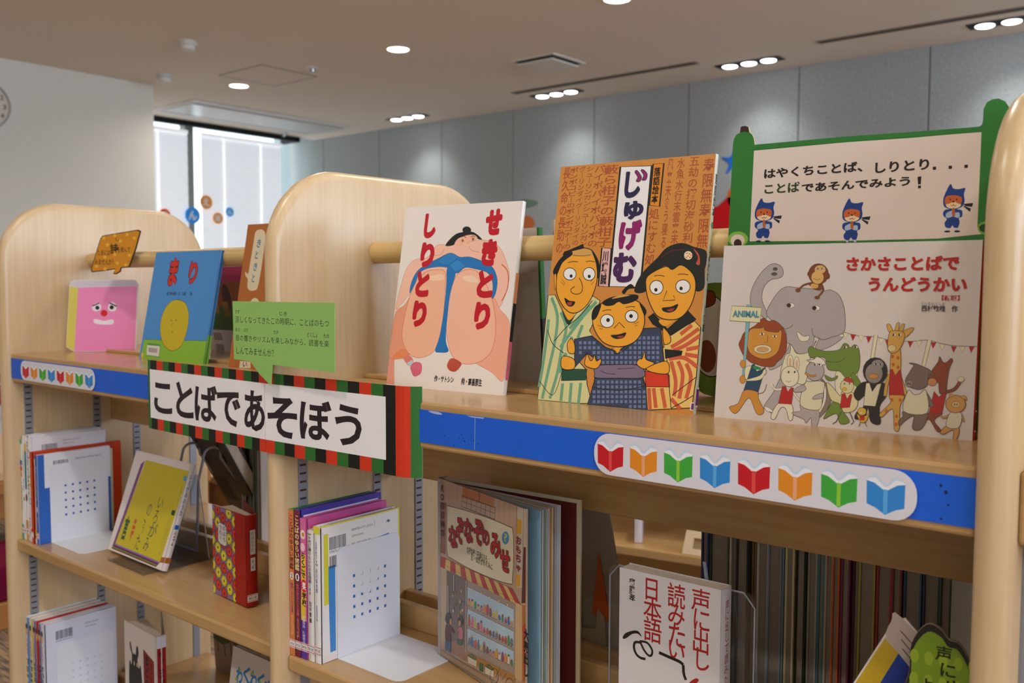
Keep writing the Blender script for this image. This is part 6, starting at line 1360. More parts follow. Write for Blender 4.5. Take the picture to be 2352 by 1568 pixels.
# ------------------------------------------------------------------ books
def book_parts(t, W, H, T, cov, ct=.0022, spine=True, gap=.003, cover_mat=None, flip=False):
    cm = cover_mat or mat('cover'+cov, cov, .35, .4, coat=.25)
    mb = MB().box((0, 0, 0), (W, ct, H)).box((0, T-ct, 0), (W, T, H))
    c = mb.build('cover', cm, t)
    if spine:
        P = [(W-ct, 0)] + [(W+.0016*math.sin(math.pi*k/8)-.0004, T*k/8) for k in range(9)] + [(W-ct, T)]
        MB().prism(P, lambda u, v, d: (u, v, d), H).build('spine', cm, t, smooth=True)
    MB().box((gap, ct, gap), (W-ct, T-ct, H-gap)).build('pages', PAPER, t)
    return c
def posed(key, name, label, cat='book', group=None):
    loc, yaw, lean, W, H, T = POSE[key]
    return thing(name, label, cat, loc, yaw, lean, group), W, H, T
def art(key, part, fn, m, t, n0=0):
    a = Art(); a.n = n0
    a.ops(ART[key]).build(part, fn, m, t); return a.n+2

t, W, H, T = posed('sumo', 'picture_book', 'white picture book with a squatting sumo wrestler on its cover')
book_parts(t, W, H, T, '#e6dfd6'); n = art('sumo_pic', 'cover_picture', front(), PRINT, t); art('sumo_title', 'title_lettering', front(), GLOSS, t, n0=n)
a = Art(); a.fill([(.0005,.12),(.0075,.12),(.0075,.16),(.0005,.16)], '#d98a5a', smooth=0); a.fill([(.0005,.07),(.0075,.07),(.0075,.12),(.0005,.12)], '#1b1d24', smooth=0); a.fill([(.0005,.02),(.0075,.02),(.0075,.07),(.0005,.07)], '#d4687a', smooth=0); a.build('spine_print', spine_r(W+.0012), PRINT, t)

t, W, H, T = posed('rakugo', 'picture_book', 'orange picture book with three people in kimono on its cover')
book_parts(t, W, H, T, '#cdd3bb'); n = art('rakugo_pic', 'cover_picture', front(), GLOSS, t); art('rakugo_title', 'title_lettering', front(), GLOSS, t, n0=n)
a = Art(); a.text('落\n語\n絵\n本', .002, .222, .0065, .272, '#17181a', .02); a.text('じ\nゅ\nげ\nむ', .002, .150, .0065, .19, '#17181a', .02); a.text('川\n端\n誠', .002, .092, .0068, .122, '#17181a', .02); a.fill([(.001,.008),(.0072,.008),(.0072,.03),(.001,.03)], '#e8e4e8', smooth=0); a.fill([(.001,.010),(.0072,.010),(.0072,.028),(.001,.028)], '#7a2a86', smooth=0); a.fill(ellipse(.0042,.213,.0022,.004), '#3d8a6a'); a.build('spine_print', spine_r(W+.0012), PRINT, t)

t, W, H, T = posed('animal', 'picture_book', 'wide white picture book with animals marching on its cover')
book_parts(t, W, H, T, '#c01f26', cover_mat=mat('coverred', '#c01f26', .4, .4, coat=.2))
a = Art(); a.fill([(-.0001,0),(W+.0,0),(W+.0,H),(-.0001,H)], '#d9d1cb', smooth=0); a.build('cover_paper', front(), GLOSS, t)
n = art('animal_pic', 'cover_picture', front(), GLOSS, t, n0=5); art('animal_title', 'title_lettering', front(), GLOSS, t, n0=n)
a = Art(); a.fill([(.0,.008),(.009,.008),(.009,.028),(.0,.028)], '#efe8e2', smooth=0); a.fill([(.0,.0095),(.009,.0095),(.009,.0265),(.0,.0265)], '#8a4a16', smooth=0); a.build('spine_label', spine_r(W+.0012), PRINT, t)

t, W, H, T = posed('ball', 'picture_book', 'blue picture book with a yellow egg-shaped face on green')
book_parts(t, W, H, T, '#3f86cc'); n = art('ball_pic', 'cover_picture', front(), PRINT, t); art('ball_title', 'title_lettering', front(), PRINT, t, n0=n)
a = Art(); a.fill([(.0,.0),(.009,.0),(.009,.052),(.0,.052)], '#7ab83a', smooth=0); a.fill([(.003,.0),(.0052,.0),(.0052,.052),(.003,.052)], '#2f7a2a', smooth=0); a.fill([(.003,.052),(.0052,.052),(.0052,H),(.003,H)], '#1f5aa0', smooth=0); a.build('spine_print', spine_r(W+.0012), PRINT, t)

t, W, H, T = posed('brown', 'picture_book', 'brown picture book with cream speech bubble beside the centre panel')
book_parts(t, W, H, T, '#a8642a'); n = art('brown_pic', 'cover_picture', front(), PRINT, t); art('brown_title', 'title_lettering', front(), PRINT, t, n0=n)

# scroll-shaped sign
t, W, H, T = posed('scroll', 'scroll_sign', 'green scroll-shaped cardboard sign with black hiragana and three small dogs', 'sign')
P = [(x*1e-4, y*1e-4) for x, y in SHAPE['scroll']]
MB().prism(P, lambda u, v, d: (u, d, v), T).build('board', mat('sign_card', '#b9a37c', .8), t)
n = art('scroll_pic', 'sign_print', front(), PRINT, t); art('scroll_text', 'lettering', front(), PRINT, t, n0=n)

# banner curving over the centre panel, with its speech bubble card
def banner_y(x): return -.0068*x/.3260 if x < .3260 else (-.0068+.0068*(x-.3260)/.264 if x < .5900 else .5*(x-.5900)**2/.0255)
t, W, H, T = posed('banner', 'striped_banner', 'long paper banner with big hiragana and green black red stripes', 'banner')
bmap = lambda u, v, d: (u, banner_y(u)-d, v)
mb = MB(); N = 60
for i in range(N+1):
    u = W*i/N; mb.v += [bmap(u, 0, -.0004), bmap(u, H, -.0004)]
for i in range(N): mb.f.append((2*i, 2*i+1, 2*i+3, 2*i+2))
mb.build('paper', mat('banner_back', '#d8d2cc', .7), t, fix=False)
def fine(a):      # cut wide fills so they follow the curve of the paper
    return a
ba = Art()
def vstripe(a, x0, x1, z0, z1, c):
    n = 3; v = []; f = []
    for k in range(n+1):
        x = x0+(x1-x0)*k/n; v += [(x, z0), (x, z1)]
    for k in range(n): f.append((2*k, 2*k+2, 2*k+3, 2*k+1))
    a.n = 0; a.add(v, f, c)
GBR = ['#2c6a28', '#14150f', '#cf3418']
x = .0; k = 0; wds = .0189
while x < .3260:
    x1 = min(x+(wds*.5 if k == 0 else wds), .3260); vstripe(ba, x, x1, 0, H, GBR[k % 3]); x = x1; k += 1
x = W; k = 0; wds = .0205
while x > .3264:
    x0 = max(x-(wds*.55 if k == 0 else wds*1.05), .3264); vstripe(ba, x0, x, 0, H, [GBR[0], GBR[2], GBR[1]][k % 3]); x = x0; k += 1
ba.build('stripes', bmap, PRINT, t)
wa = Art()
for k in range(24):
    x0 = .0062+(.3256-.0062)*k/24; x1 = .0062+(.3256-.0062)*(k+1)/24; vstripe(wa, x0, x1, .0180, H-.0150, '#eeeaec')
for k in range(20):
    x0 = .3260+(.5662-.3260)*k/20; x1 = .3260+(.5662-.3260)*(k+1)/20; vstripe(wa, x0, x1, .0180, H-.0150, '#eeeaec')
wa.build('white_panel', lambda u, v, d: bmap(u, v, d+.00004), PRINT, t)
art('banner_text', 'lettering', lambda u, v, d: bmap(u, v, d+.00008), PRINT, t)
t, W, H, T = posed('card', 'speech_bubble_card', 'green speech bubble card with three lines of text above the banner', 'card')
P = [(x*1e-4, y*1e-4) for x, y in SHAPE['card']]
MB().prism(P, lambda u, v, d: (u, d, v), T).build('card', mat('card_green', '#90bd66', .5, .35), t)
art('card_text', 'lettering', front(), PRINT, t)
MB().box((.068, T, .012), (.076, T+.0115, .03)).build('support_tab', MATS['card_green'], t)

# pink book-face cut-out and orange speech bubble
t, W, H, T = posed('pink', 'book_face_cutout', 'pink book-shaped cardboard cut-out with a sad clown face', 'sign')
P = [(x*1e-4, y*1e-4) for x, y in SHAPE['pink']]
MB().prism(P, lambda u, v, d: (u, d, v), T).build('card', WHITEC, t); art('pink_pic', 'face_print', front(), PRINT, t)
MB().hexa([(.05,T,0),(.07,T,0),(.07,.035,0),(.05,.035,0),(.05,T,.09),(.07,T,.09),(.07,T+.003,.09),(.05,T+.003,.09)]).build('back_stay', mat('stay_card', '#bfae90', .8), t)
t, W, H, T = posed('orange', 'speech_bubble_card', 'orange speech bubble card with yellow stars stuck on the dowel', 'card')
P = [(x*1e-4, y*1e-4) for x, y in SHAPE['orange']]
MB().prism(P, lambda u, v, d: (u, d, v), T).build('card', mat('card_edge_dark', '#2a241c', .7), t); art('orange_pic', 'bubble_print', front(), PRINT, t)

# things standing on the far side of the display top
t = thing('picture_book', 'pink and green picture book on the far side behind blue book', 'book', (-1.295, .285, 1.0), 180, 12)
book_parts(t, .21, .180, .008, '#8a2a48')
a = Art(); W_ = .21
for pts, c in (([0,0,210,0,210,52,0,52], '#d8cfc8'), ([0,52,210,52,210,112,0,112], '#1f6a34'), ([60,100,150,100,150,165,60,165], '#8a4a20'), ([36,86,60,86,64,160,40,160], '#a87028'), ([0,112,36,112,36,180,0,180], '#b03a68'), ([40,150,210,150,210,180,40,180], '#a82f58')):
    a.fill([(pts[i]*.001, pts[i+1]*.001) for i in range(0, 8, 2)], c, smooth=0)
a.fill(ellipse(.095,.12,.014,.026), '#3a1c16'); a.fill([(.075,.08),(.095,.08),(.095,.11),(.075,.11)], '#8a6a1c', smooth=0)
barcode(a, .022, .030, .052, .046, '#33302f', '#e0dad4'); barcode(a, .022, .008, .052, .022, '#33302f', '#e0dad4'); a.build('back_cover_print', back(W_, .008), PRINT, t)
t = thing('picture_book', 'grey-backed hardcover with a green edge behind the sumo book', 'book', (-.6075, .236, 1.006), 180, 4)
book_parts(t, .20, .215, .010, '#b8b0aa'); MB().box((0, .001, .09), (.0035, .0095, .215)).build('edge_band', mat('edge_green', '#2a7a28', .5), t).location = (-.0036, 0, 0)
MB().box((-.0036, .001, 0), (-.0001, .0095, .09)).build('edge_band', mat('edge_black', '#241c18', .5), t)
t = thing('picture_book', 'cream picture book with a barcode behind the rakugo book', 'book', (-.372, .238, 1.006), 180, 4)
book_parts(t, .21, .225, .010, '#cfc6b6'); a = Art(); barcode(a, .004, .155, .030, .178, '#2c2a28', '#c8c2b4'); a.text('1920097', .006, .148, .03, .153, '#2c2a28'); a.build('back_cover_print', back(.21, .010), PRINT, t)
t = thing('dog_sign', 'green sign with a brown spotted dog behind the animal book', 'sign', (-.268, .240, 1.006), 180, 5)
MB().prism(rounded(0, 0, .13, .14, .05), lambda u, v, d: (u, d, v), .004).build('board', mat('sign_olive', '#7d9a3c', .7), t)
a = Art(); a.fill(ellipse(.045,.075,.03,.05), '#e2d8ca', .0012); a.fill([(.022,.11),(.012,.09),(.018,.07),(.032,.09)], '#8a3a1c', .001); a.fill([(.03,.125),(.05,.13),(.052,.115),(.035,.11)], '#8a3a1c', .001); a.fill(ellipse(.04,.05,.012,.02), '#8a4a2a'); a.build('dog_print', back(.13, .004), PRINT, t)

# yellow display in the next bay
t = thing('picture_book', 'pale yellow picture book beyond the right upright panel', 'book', (.034, .055, 1.0), 2, 8)
book_parts(t, .2, .26, .009, '#d9d27a'); a = Art(); a.fill([(.0,.06),(.2,.06),(.2,.09),(.0,.085)], '#d8a878', smooth=0); a.build('cover_picture', front(), PRINT, t)

# ------------------------------------------------------------------ books standing spine out
def sticker(a, T, z, code, red='#c8323c', h=.012):
    a.fill([(-.0008, z), (T+.0008, z), (T+.0008, z+h), (-.0008, z+h)], '#e8e2e0', smooth=0)
    for q in (z+.0012, z+h-.0018): a.fill([(-.0008, q), (T+.0008, q), (T+.0008, q+.0009), (-.0008, q+.0009)], red, smooth=0)
    if code: a.text(code, T*.12, z+h*.32, T*.9, z+h*.66, '#3a3534', .02)
def marks(a, x0, z0, x1, z1, col):      # lettering too blurred to read: glyph-like strokes in a column
    r = random.Random(int((z0+z1)*1e4)); w_ = x1-x0; n = max(2, int((z1-z0)/(w_*1.25))); h = (z1-z0)/n; k0 = a.n
    for k in range(n):
        z = z0+h*k
        for _ in range(4):
            a.n = k0
            if r.random() < .55: q = z+h*r.uniform(.1, .85); a.stroke([(x0+w_*r.uniform(0, .3), q), (x0+w_*r.uniform(.6, 1), q+h*r.uniform(-.1, .1))], w_*.16, col, smooth=0)
            else: q = x0+w_*r.uniform(.15, .85); a.stroke([(q, z+h*.1), (q+w_*r.uniform(-.2, .2), z+h*.85)], w_*.16, col, smooth=0)
def spine_book(x, y, z, W, H, T, label, cov, prints, group, back_ops=None, spine_col=None):
    t = thing('book', label, 'book', (x, y+W, z), -90, 0, group)
    book_parts(t, W, H, T, cov)
    a = Art()
    if spine_col: a.fill([(0, 0), (T, 0), (T, H), (0, H)], spine_col, smooth=0)
    for p in prints:
        if p[0] == 'v': a.text('\n'.join(p[1]), T*p[4], p[2], T*p[5], p[3], p[6], p[7] if len(p) > 7 else .01)
        elif p[0] == 'r': a.fill([(T*p[1], p[2]), (T*p[3], p[2]), (T*p[3], p[4]), (T*p[1], p[4])], p[5], smooth=0)
        elif p[0] == 'e': a.fill(ellipse(T*p[1], p[2], p[3], p[4]), p[5])
        elif p[0] == 's': sticker(a, T, p[1], p[2])
        elif p[0] == 'm': marks(a, T*p[3], p[1], T*p[4], p[2], p[5])
    a.build('spine_print', spine_r(W+.0014), PRINT, t)
    if back_ops:
        b = Art(); back_ops(b, W, H); b.build('back_cover_print', back(W, T), PRINT, t)
    return t
G1 = 'books beside the bookend on the right bay shelf'
x = -.8888; z = SHELF_R+.0005
spine_book(x, .006, z, .150, .2100, .0105, 'orange-spined green language picture dictionary, volume two', '#2f9a4c', [('v', 'ことばのゆらい図鑑', .125, .202, .08, .92, '#2a1614', .02), ('e', .5, .115, .0042, .0055, '#e8e0d8'), ('v', '2', .1118, .1182, .32, .68, '#1c1a18', .03), ('v', '動物にゆらいする言葉', .062, .105, .25, .8, '#3a2a7a'), ('v', 'ひサクニヒコ（文と絵）', .028, .058, .3, .75, '#e8c8a8'), ('s', .011, '012ヒ')], G1, lambda b, W, H: b.fill([(.006,.006),(W-.008,.006),(W-.008,H-.008),(.006,H-.008)], '#dfe6ea', smooth=0), '#d87a48'); x += .0108
spine_book(x, .007, z, .152, .2110, .0118, 'dark red-spined purple language picture dictionary, volume one', '#4a3fa0', [('v', 'ことばのゆらい図鑑', .125, .203, .08, .92, '#e6dc9a', .02), ('e', .5, .115, .0045, .0055, '#e8e0d8'), ('v', '1', .1118, .1182, .36, .64, '#1c1a4a', .03), ('v', '動物や虫にゆらいする言葉', .06, .105, .28, .75, '#d0788a'), ('v', 'ヒサクニヒコ（文と絵）', .026, .056, .32, .72, '#e0b8b8'), ('s', .011, '012ヒ')], G1, lambda b, W, H: b.fill([(.006,.006),(W-.006,.006),(W-.006,H-.008),(.006,H-.008)], '#dde4ea', smooth=0), '#7c2036'); x += .0121
def pinkback(b, W, H):
    barcode(b, .015, H-.050, .052, H-.028, '#26242c', '#e6e2e0'); b.text('ISBN978-4-03', .06, H-.03, .10, H-.026, '#4a2438'); b.stroke([(.10,H-.035),(.115,H-.018),(.12,H-.012)], .004, '#eaa4c8'); b.stroke([(.11,H-.012),(.118,H-.024),(.13,H-.03)], .004, '#eaa4c8')
spine_book(x, .008, z, .150, .2010, .0128, 'bright pink children\'s book with purple and yellow illustrated spine', '#d05a98', [('r', 0, .0, 1, .055, '#5a3a9a'), ('r', 0, .055, .8, .085, '#e8c83a'), ('r', .1, .085, .9, .15, '#e8c03a'), ('e', .45, .178, .0055, .0065, '#f0e0d0'), ('e', .5, .178, .003, .003, '#d88a4a'), ('e', .4, .160, .005, .006, '#f0c8d0'), ('v', 'らくごで', .116, .152, .1, .85, '#1c1a18', .05), ('e', .55, .105, .0065, .009, '#d81f2a'), ('v', '笑', .099, .111, .25, .9, '#f4f0f0', .05), ('v', '学校', .076, .096, .2, .95, '#1c1a18', .05), ('v', '斉藤洋作　陳崎草子絵', .018, .062, .25, .7, '#e8dcf0'), ('s', .011, '09サ')], G1, pinkback, '#d86aa4'); x += .0131
spine_book(x, .009, z, .128, .1860, .0132, 'thin white paperback of tanka poems with black spine lettering', '#e0dcd8', [('v', '十代に贈りたい心の名短歌100', .095, .178, .22, .72, '#2a2826', .01), ('v', '田中章義', .055, .085, .3, .7, '#2a2826'), ('r', .2, .180, .75, .1815, '#3f8a4a'), ('s', .011, '9119')], G1); x += .0135
def whiteback(b, W, H):
    b.fill([(W-.0,0),(W-.003,0),(W-.003,H),(W,H)], '#dcd23a', smooth=0); b.fill([(0,H-.002),(W,H-.002),(W,H),(0,H)], '#dcd23a', smooth=0)
    b.fill([(.006,H*.42),(.014,H*.42),(.014,H-.012),(.006,H-.012)], '#d6d03a', smooth=0)
    b.fill([(.016,.012),(.026,.012),(.026,.135),(.014,.135),(.014,.09)], '#3f88cc', smooth=0); b.fill([(.055,.045),(.130,.045),(.130,.118),(.113,.118),(.104,.092),(.085,.076),(.072,.084),(.068,.118),(.055,.118)], '#2f78c4', smooth=0)
    barcode(b, .016, H-.036, .046, H-.018, '#26242c', '#eceaea'); b.text('9784751526590', .016, H-.041, .046, H-.037, '#26242c'); barcode(b, .016, H-.062, .046, H-.045, '#26242c')
    b.text('ISBN978-4-7515-2659-0', .056, H-.017, .096, H-.0135, '#4a4848'); b.text('C8392 ¥1500E', .056, H-.026, .078, H-.023, '#4a4848'); b.text('定価（本体1500円＋税）', .056, H-.038, .092, H-.034, '#4a4848'); b.text('あすなろ書房', .056, H-.047, .082, H-.043, '#4a4848')
    b.stroke([(.100,H-.020),(.10,H-.010)], .0006, '#8a8a90'); b.stroke([(.122,H-.018),(.126,H-.014),(.131,H-.017)], .0008, '#2a4a7a'); b.fill(ellipse(.127,H-.0165,.0018,.0016), '#2a4a7a'); b.fill([(.106,H-.042),(.128,H-.040),(.128,H-.034),(.106,H-.036)], '#3f88cc', smooth=0)
    b.stroke([(.140,H-.08),(.148,H-.10),(.142,H-.13),(.150,H-.15)], .0006, '#7a7a80'); b.fill([(.141,H-.12),(.144,H-.105),(.144,H-.085),(.141,H-.09)], '#3f88cc'); b.fill([(.137,.01),(W,.01),(W,.024),(.137,.026)], '#dcd23a', smooth=0)
spine_book(x, .010, z, .150, .1935, .0130, 'white poetry book with yellow edging and a large back barcode', '#e9e6e2', [('r', 0, .183, 1, .1935, '#dcd23a'), ('v', '日本語を味わう', .148, .172, .3, .6, '#4a78b8'), ('v', '19', .138, .146, .3, .7, '#4a6aa8'), ('v', '谷川俊太郎', .100, .134, .3, .68, '#5a7ab0'), ('v', '萩原昌好編', .06, .082, .35, .6, '#6a8ab8'), ('s', .012, '9119')], G1, whiteback)
x += .0133; X_BE = x

def bookend(x, y, z, label, base_len=.125):
    t = thing('bookend', label, 'bookend', (x, y, z), 0, 0, 'white metal bookends')
    m_ = mat('bookend_white', '#dfe1e6', .35, .4)
    # upright plate in the YZ plane with a 5 x 5 grid of square holes
    W, H = .120, .158; ys = [0]; zs = [0]; hs = .0044
    for k in range(5): ys += [.0310+.0149*k-hs/2, .0310+.0149*k+hs/2]; zs += [.0520+.0150*k-hs/2, .0520+.0150*k+hs/2]
    ys += [W]; zs += [H-.012]
    mb = MB(); nY = len(ys); mb.v = [(0, yy, zz) for zz in zs for yy in ys]
    for j in range(len(zs)-1):
        for i in range(nY-1):
            if i % 2 == 1 and j % 2 == 1: continue
            mb.f.append((j*nY+i, j*nY+i+1, (j+1)*nY+i+1, (j+1)*nY+i))
    arc = [(W-.012+.012*math.cos(math.radians(90*k/6)), H-.012+.012*math.sin(math.radians(90*k/6))) for k in range(7)] + [(.012+.012*math.cos(math.radians(90+90*k/6)), H-.012+.012*math.sin(math.radians(90+90*k/6))) for k in range(7)]
    n0 = len(mb.v); mb.v += [(0, a_, b_) for a_, b_ in arc]
    top = [(len(zs)-1)*nY+i for i in range(nY)]
    mb.f.append(tuple(top[::-1])[::-1] + tuple(n0+k for k in range(1, 13)))
    o = mb.build('upright_plate', m_, t, fix=False)
    md = o.modifiers.new('thickness', 'SOLIDIFY'); md.thickness = .0009; md.offset = 0
    P = [(0, 0)] + [(base_len-.016+.016*math.sin(math.radians(90*k/6)), .016-.016*math.cos(math.radians(90*k/6))) for k in range(7)] + [(base_len-.016+.016*math.cos(math.radians(90*k/6)), W-.016+.016*math.sin(math.radians(90*k/6))) for k in range(7)] + [(0, W)]
    MB().prism(P, lambda u, v, d: (u, v, d), .001).build('base_plate', m_, t)
bookend(X_BE+.0008, .038, SHELF_R, 'white perforated metal bookend on the right bay shelf')

G2 = 'books beside the bookend on the left bay upper shelf'
x = -1.7845; z = SHELF_L+.0005
spine_book(x, .012, z, .150, .2040, .0085, 'thin green-ended book with a diamond pattern, leftmost on left shelf', '#dfe6e0', [('r', 0, 0, 1, .03, '#5aa878'), ('r', 0, .195, 1, .204, '#6ab88a'), ('m', .06, .12, .2, .8, '#3a8a5a'), ('r', .1, .14, .9, .15, '#d84a3a'), ('r', .1, .152, .9, .162, '#3a4aa8'), ('r', .2, .128, .9, .137, '#e0903a'), ('s', .012, '8')], G2); x += .0088
spine_book(x, .012, z, .152, .2140, .0105, 'tall thin white book with small coloured spine lettering', '#e4e2e2', [('m', .14, .18, .3, .7, '#7aa88a'), ('m', .10, .125, .3, .7, '#8a4aa0'), ('r', .3, .08, .7, .088, '#b0582e'), ('s', .012, '9')], G2); x += .0108
spine_book(x, .012, z, .152, .2140, .0115, 'tall white book with a teal and yellow spine panel', '#e2dede', [('r', .1, .105, .75, .182, '#1f8a96'), ('m', .11, .165, .2, .65, '#14343a'), ('r', .1, .182, .75, .198, '#e0b41e'), ('r', .1, .0, .9, .042, '#d89a2a'), ('m', .016, .038, .3, .7, '#2a2018'), ('e', .5, .088, .004, .008, '#6a4430'), ('s', .013, '9')], G2); x += .0118
def lwb(b, W, H):
    barcode(b, .020, H-.032, .052, H-.016, '#302e3a'); b.text('ISBN978-4-323-07321', .062, H-.014, .098, H-.011, '#5a6a70'); b.text('C8081 ¥1300', .062, H-.020, .085, H-.017, '#5a6a70')
spine_book(x, .012, z, .152, .2120, .0205, 'tall wide white book with rainbow doodles on its spine', '#e6e4e8', [('m', .155, .205, .05, .3, '#4a4444'), ('e', .45, .178, .006, .009, '#d86aa0'), ('e', .45, .178, .004, .006, '#e6e4e8'), ('e', .5, .125, .007, .010, '#e0b43a'), ('e', .5, .125, .0048, .007, '#e6e4e8'), ('e', .55, .083, .005, .007, '#4aa8d0'), ('e', .55, .083, .003, .005, '#e6e4e8'), ('m', .095, .15, .1, .4, '#3a3a4a'), ('m', .03, .05, .2, .45, '#6a6a70'), ('s', .012, '9')], G2, lwb); x += .0208
spine_book(x, .008, z, .184, .1850, .0098, 'large orange-red hardcover standing behind the others on left shelf', '#c83f14', [('m', .09, .17, .3, .7, '#e8a83a'), ('r', 0, .016, 1, .030, '#d0202a'), ('s', .012, '')], G2); x += .0100
spine_book(x, .012, z, .158, .1720, .0062, 'thin cream book with a yellow lower spine on left shelf', '#dccfae', [('m', .09, .16, .3, .7, '#8a7a4a'), ('r', 0, .016, 1, .028, '#e0b81e'), ('s', .0, '')], G2); x += .0064
def lbb(b, W, H):
    b.fill([(0,0),(W,0),(W,H*.64),(0,H*.62)], '#2a62b8', smooth=0); b.fill([(0,0),(.0125,0),(.0125,H),(0,H)], '#2a62b8', smooth=0); barcode(b, .030, H-.030, .062, H-.015, '#26242c', '#e6e8ec'); b.text('ISBN978-4-494-01245-4', .075, H-.018, .128, H-.0145, '#4a4a52'); b.text('C8076 ¥1200E', .075, H-.026, .102, H-.023, '#4a4a52')
spine_book(x, .012, z, .148, .1800, .0090, 'bright blue-spined book next to the bookend on left shelf', '#dfe2e8', [('m', .09, .16, .3, .75, '#e6e0f0'), ('e', .5, .07, .0025, .006, '#e6e0f0'), ('m', .04, .055, .3, .7, '#b8d0f0'), ('s', .011, '9')], G2, lbb, '#2a62b8'); x += .0092
bookend(x+.0008, .034, SHELF_L, 'white perforated metal bookend on the left bay upper shelf', .128)

G3 = 'comic-format books on the left bay lower shelf'
x = -1.7845; z = .2525
for lab, c1, c2, tx in (('light blue comic-format book, leftmost on the lower shelf', '#4a86cc', '#dfe4ea', '四字熟語'), ('yellow-striped comic-format book on the lower shelf', '#d8d06a', '#e6dccc', '昔ばなし'), ('white and purple comic-format book on the lower shelf', '#6a5aa8', '#e4e0e0', '年中行事'), ('red comic-format book on the lower shelf', '#c01c22', '#c81e24', 'ことわざ'), ('white and dark blue comic-format book on the lower shelf', '#2a58b0', '#e0dedc', 'まんが'), ('white comic-format book with green and red spine beside bookend', '#e4e2ea', '#e8e4e4', '慣用句')):
    Tk = {'四字熟語': .0175, '昔ばなし': .017, '年中行事': .0125, 'ことわざ': .0125, 'まんが': .010, '慣用句': .0150}[tx]
    bo = None
    if tx == '慣用句':
        def bo(b, W, H): barcode(b, .022, H-.036, .056, H-.018, '#2c2a40'); b.text('9784278083071', .022, H-.041, .056, H-.0375, '#3a3850'); b.text('ISBN978-4-278-08307-1', .082, H-.020, .112, H-.0165, '#4a4a58'); b.text('C8076 ¥850E', .082, H-.027, .104, H-.024, '#4a4a58')
    spine_book(x, .012, z, .148, .2050, Tk, lab, c2 if tx != '慣用句' else '#d8dae6', [('r', .55, .0, 1, .205, c1), ('e', .4, .178, .0045, .011, '#d8a878'), ('e', .4, .186, .0045, .006, '#3a3028'), ('m', .125, .16, .2, .55, '#c8323c'), ('m', .055, .12, .1, .7, '#22221f')], G3, bo); x += Tk+.0003
bookend(x+.0008, .034, .252, 'white perforated metal bookend on the left bay lower shelf', .125)

# ------------------------------------------------------------------ open and propped books
acrylic = clear('clear_acrylic', '#f3f5f7', .07)
acry_edge = mat('acrylic_edge', '#aeb6c6', .15, .6)
wire_m = mat('grey_wire', '#a8a6aa', .4, .5)

t, W, H, T = posed('poem', 'poetry_book', 'white poetry book with a large yellow panel leaning on clear stand')
book_parts(t, W, H, T, '#e2d8d4'); n = art('poem_pic', 'cover_picture', front(), PRINT, t); art('poem_text', 'title_lettering', front(), PRINT, t, n0=n)
a = Art(); a.text('い\nろ\nが\nみ\nの\nう\nた', .0025, .10, .0085, .175, '#3a7aa8', .02); a.fill([(.001,.075),(.0095,.075),(.0095,.083),(.001,.083)], '#2a62b8', smooth=0); marks(a, .003, .045, .008, .072, '#4a4444'); a.fill([(.0,.014),(.011,.014),(.011,.024),(.0,.024)], '#a8622a', smooth=0); a.build('spine_print', spine_r(W+.0013), PRINT, t)
a = Art(); a.fill([(W-.014,.012),(W,.014),(W,.024),(W-.014,.022)], '#a8622a', smooth=0); a.n += 0; a.build('class_sticker', front(-.0001), PRINT, t)
t = thing('acrylic_stand', 'clear acrylic stand behind the yellow poetry book', 'stand', (-1.505, .078, SHELF_L), -1.5)
y0 = .0
MB().hexa([(0,.012,.003),(.14,.012,.003),(.14,.015,.003),(0,.015,.003),(0,.076,.165),(.14,.076,.165),(.14,.079,.165),(0,.079,.165)]).build('back_plate', acrylic, t)
MB().box((0, -.03, 0), (.14, .10, .003)).build('base_plate', acrylic, t); MB().box((0, -.03, .003), (.14, -.027, .0065)).build('front_lip', acrylic, t)
MB().hexa([(0,.097,.003),(.14,.097,.003),(.14,.10,.003),(0,.10,.003),(0,.077,.165),(.14,.077,.165),(.14,.080,.165),(0,.080,.165)]).build('rear_leg', acrylic, t)
for xx in (.1395,): MB().tube([(xx, .10, .003), (xx, .08, .165)], .0010, 6).build('polished_edge', acry_edge, t); 

# red flower-patterned book, its back cover sprung open
t, W, H, T = posed('flower', 'poetry_book', 'red-spined book with yellow and red flower medallions on its cover')
rc = mat('cover_redcloth', '#a01410', .45, .35, coat=.15)
MB().box((0, 0, 0), (W, .0022, H)).build('front_cover', rc, t)
P = [(W-.002, 0)] + [(W+.0028*math.sin(math.pi*k/8), T*k/8) for k in range(9)] + [(W-.002, T)]
MB().prism(P, lambda u, v, d: (u, v, d), H).build('spine', rc, t, smooth=True)
q = math.radians(20); bx_, by_ = -math.cos(q), math.sin(q)
MB().hexa([(W,T-.002,0),(W,T,0),(W+bx_*W,T+by_*W,0),(W+bx_*W,T+by_*W-.002,0),(W,T-.002,H),(W,T,H),(W+bx_*W,T+by_*W,H),(W+bx_*W,T+by_*W-.002,H)]).build('back_cover', mat('cover_redinside', '#7a1f1c', .6), t)
MB().hexa([(.004,.003,.003),(W-.002,.003,.003),(W-.002,T-.002,.003),(.010,T+.012,.003),(.004,.003,H-.004),(W-.002,.003,H-.004),(W-.002,T-.002,H-.004),(.010,T+.012,H-.004)]).build('pages', PAPER, t)
a = Art(); a.fill([(0,0),(.072,0),(.072,H),(0,H)], '#8a6f9c', smooth=0)
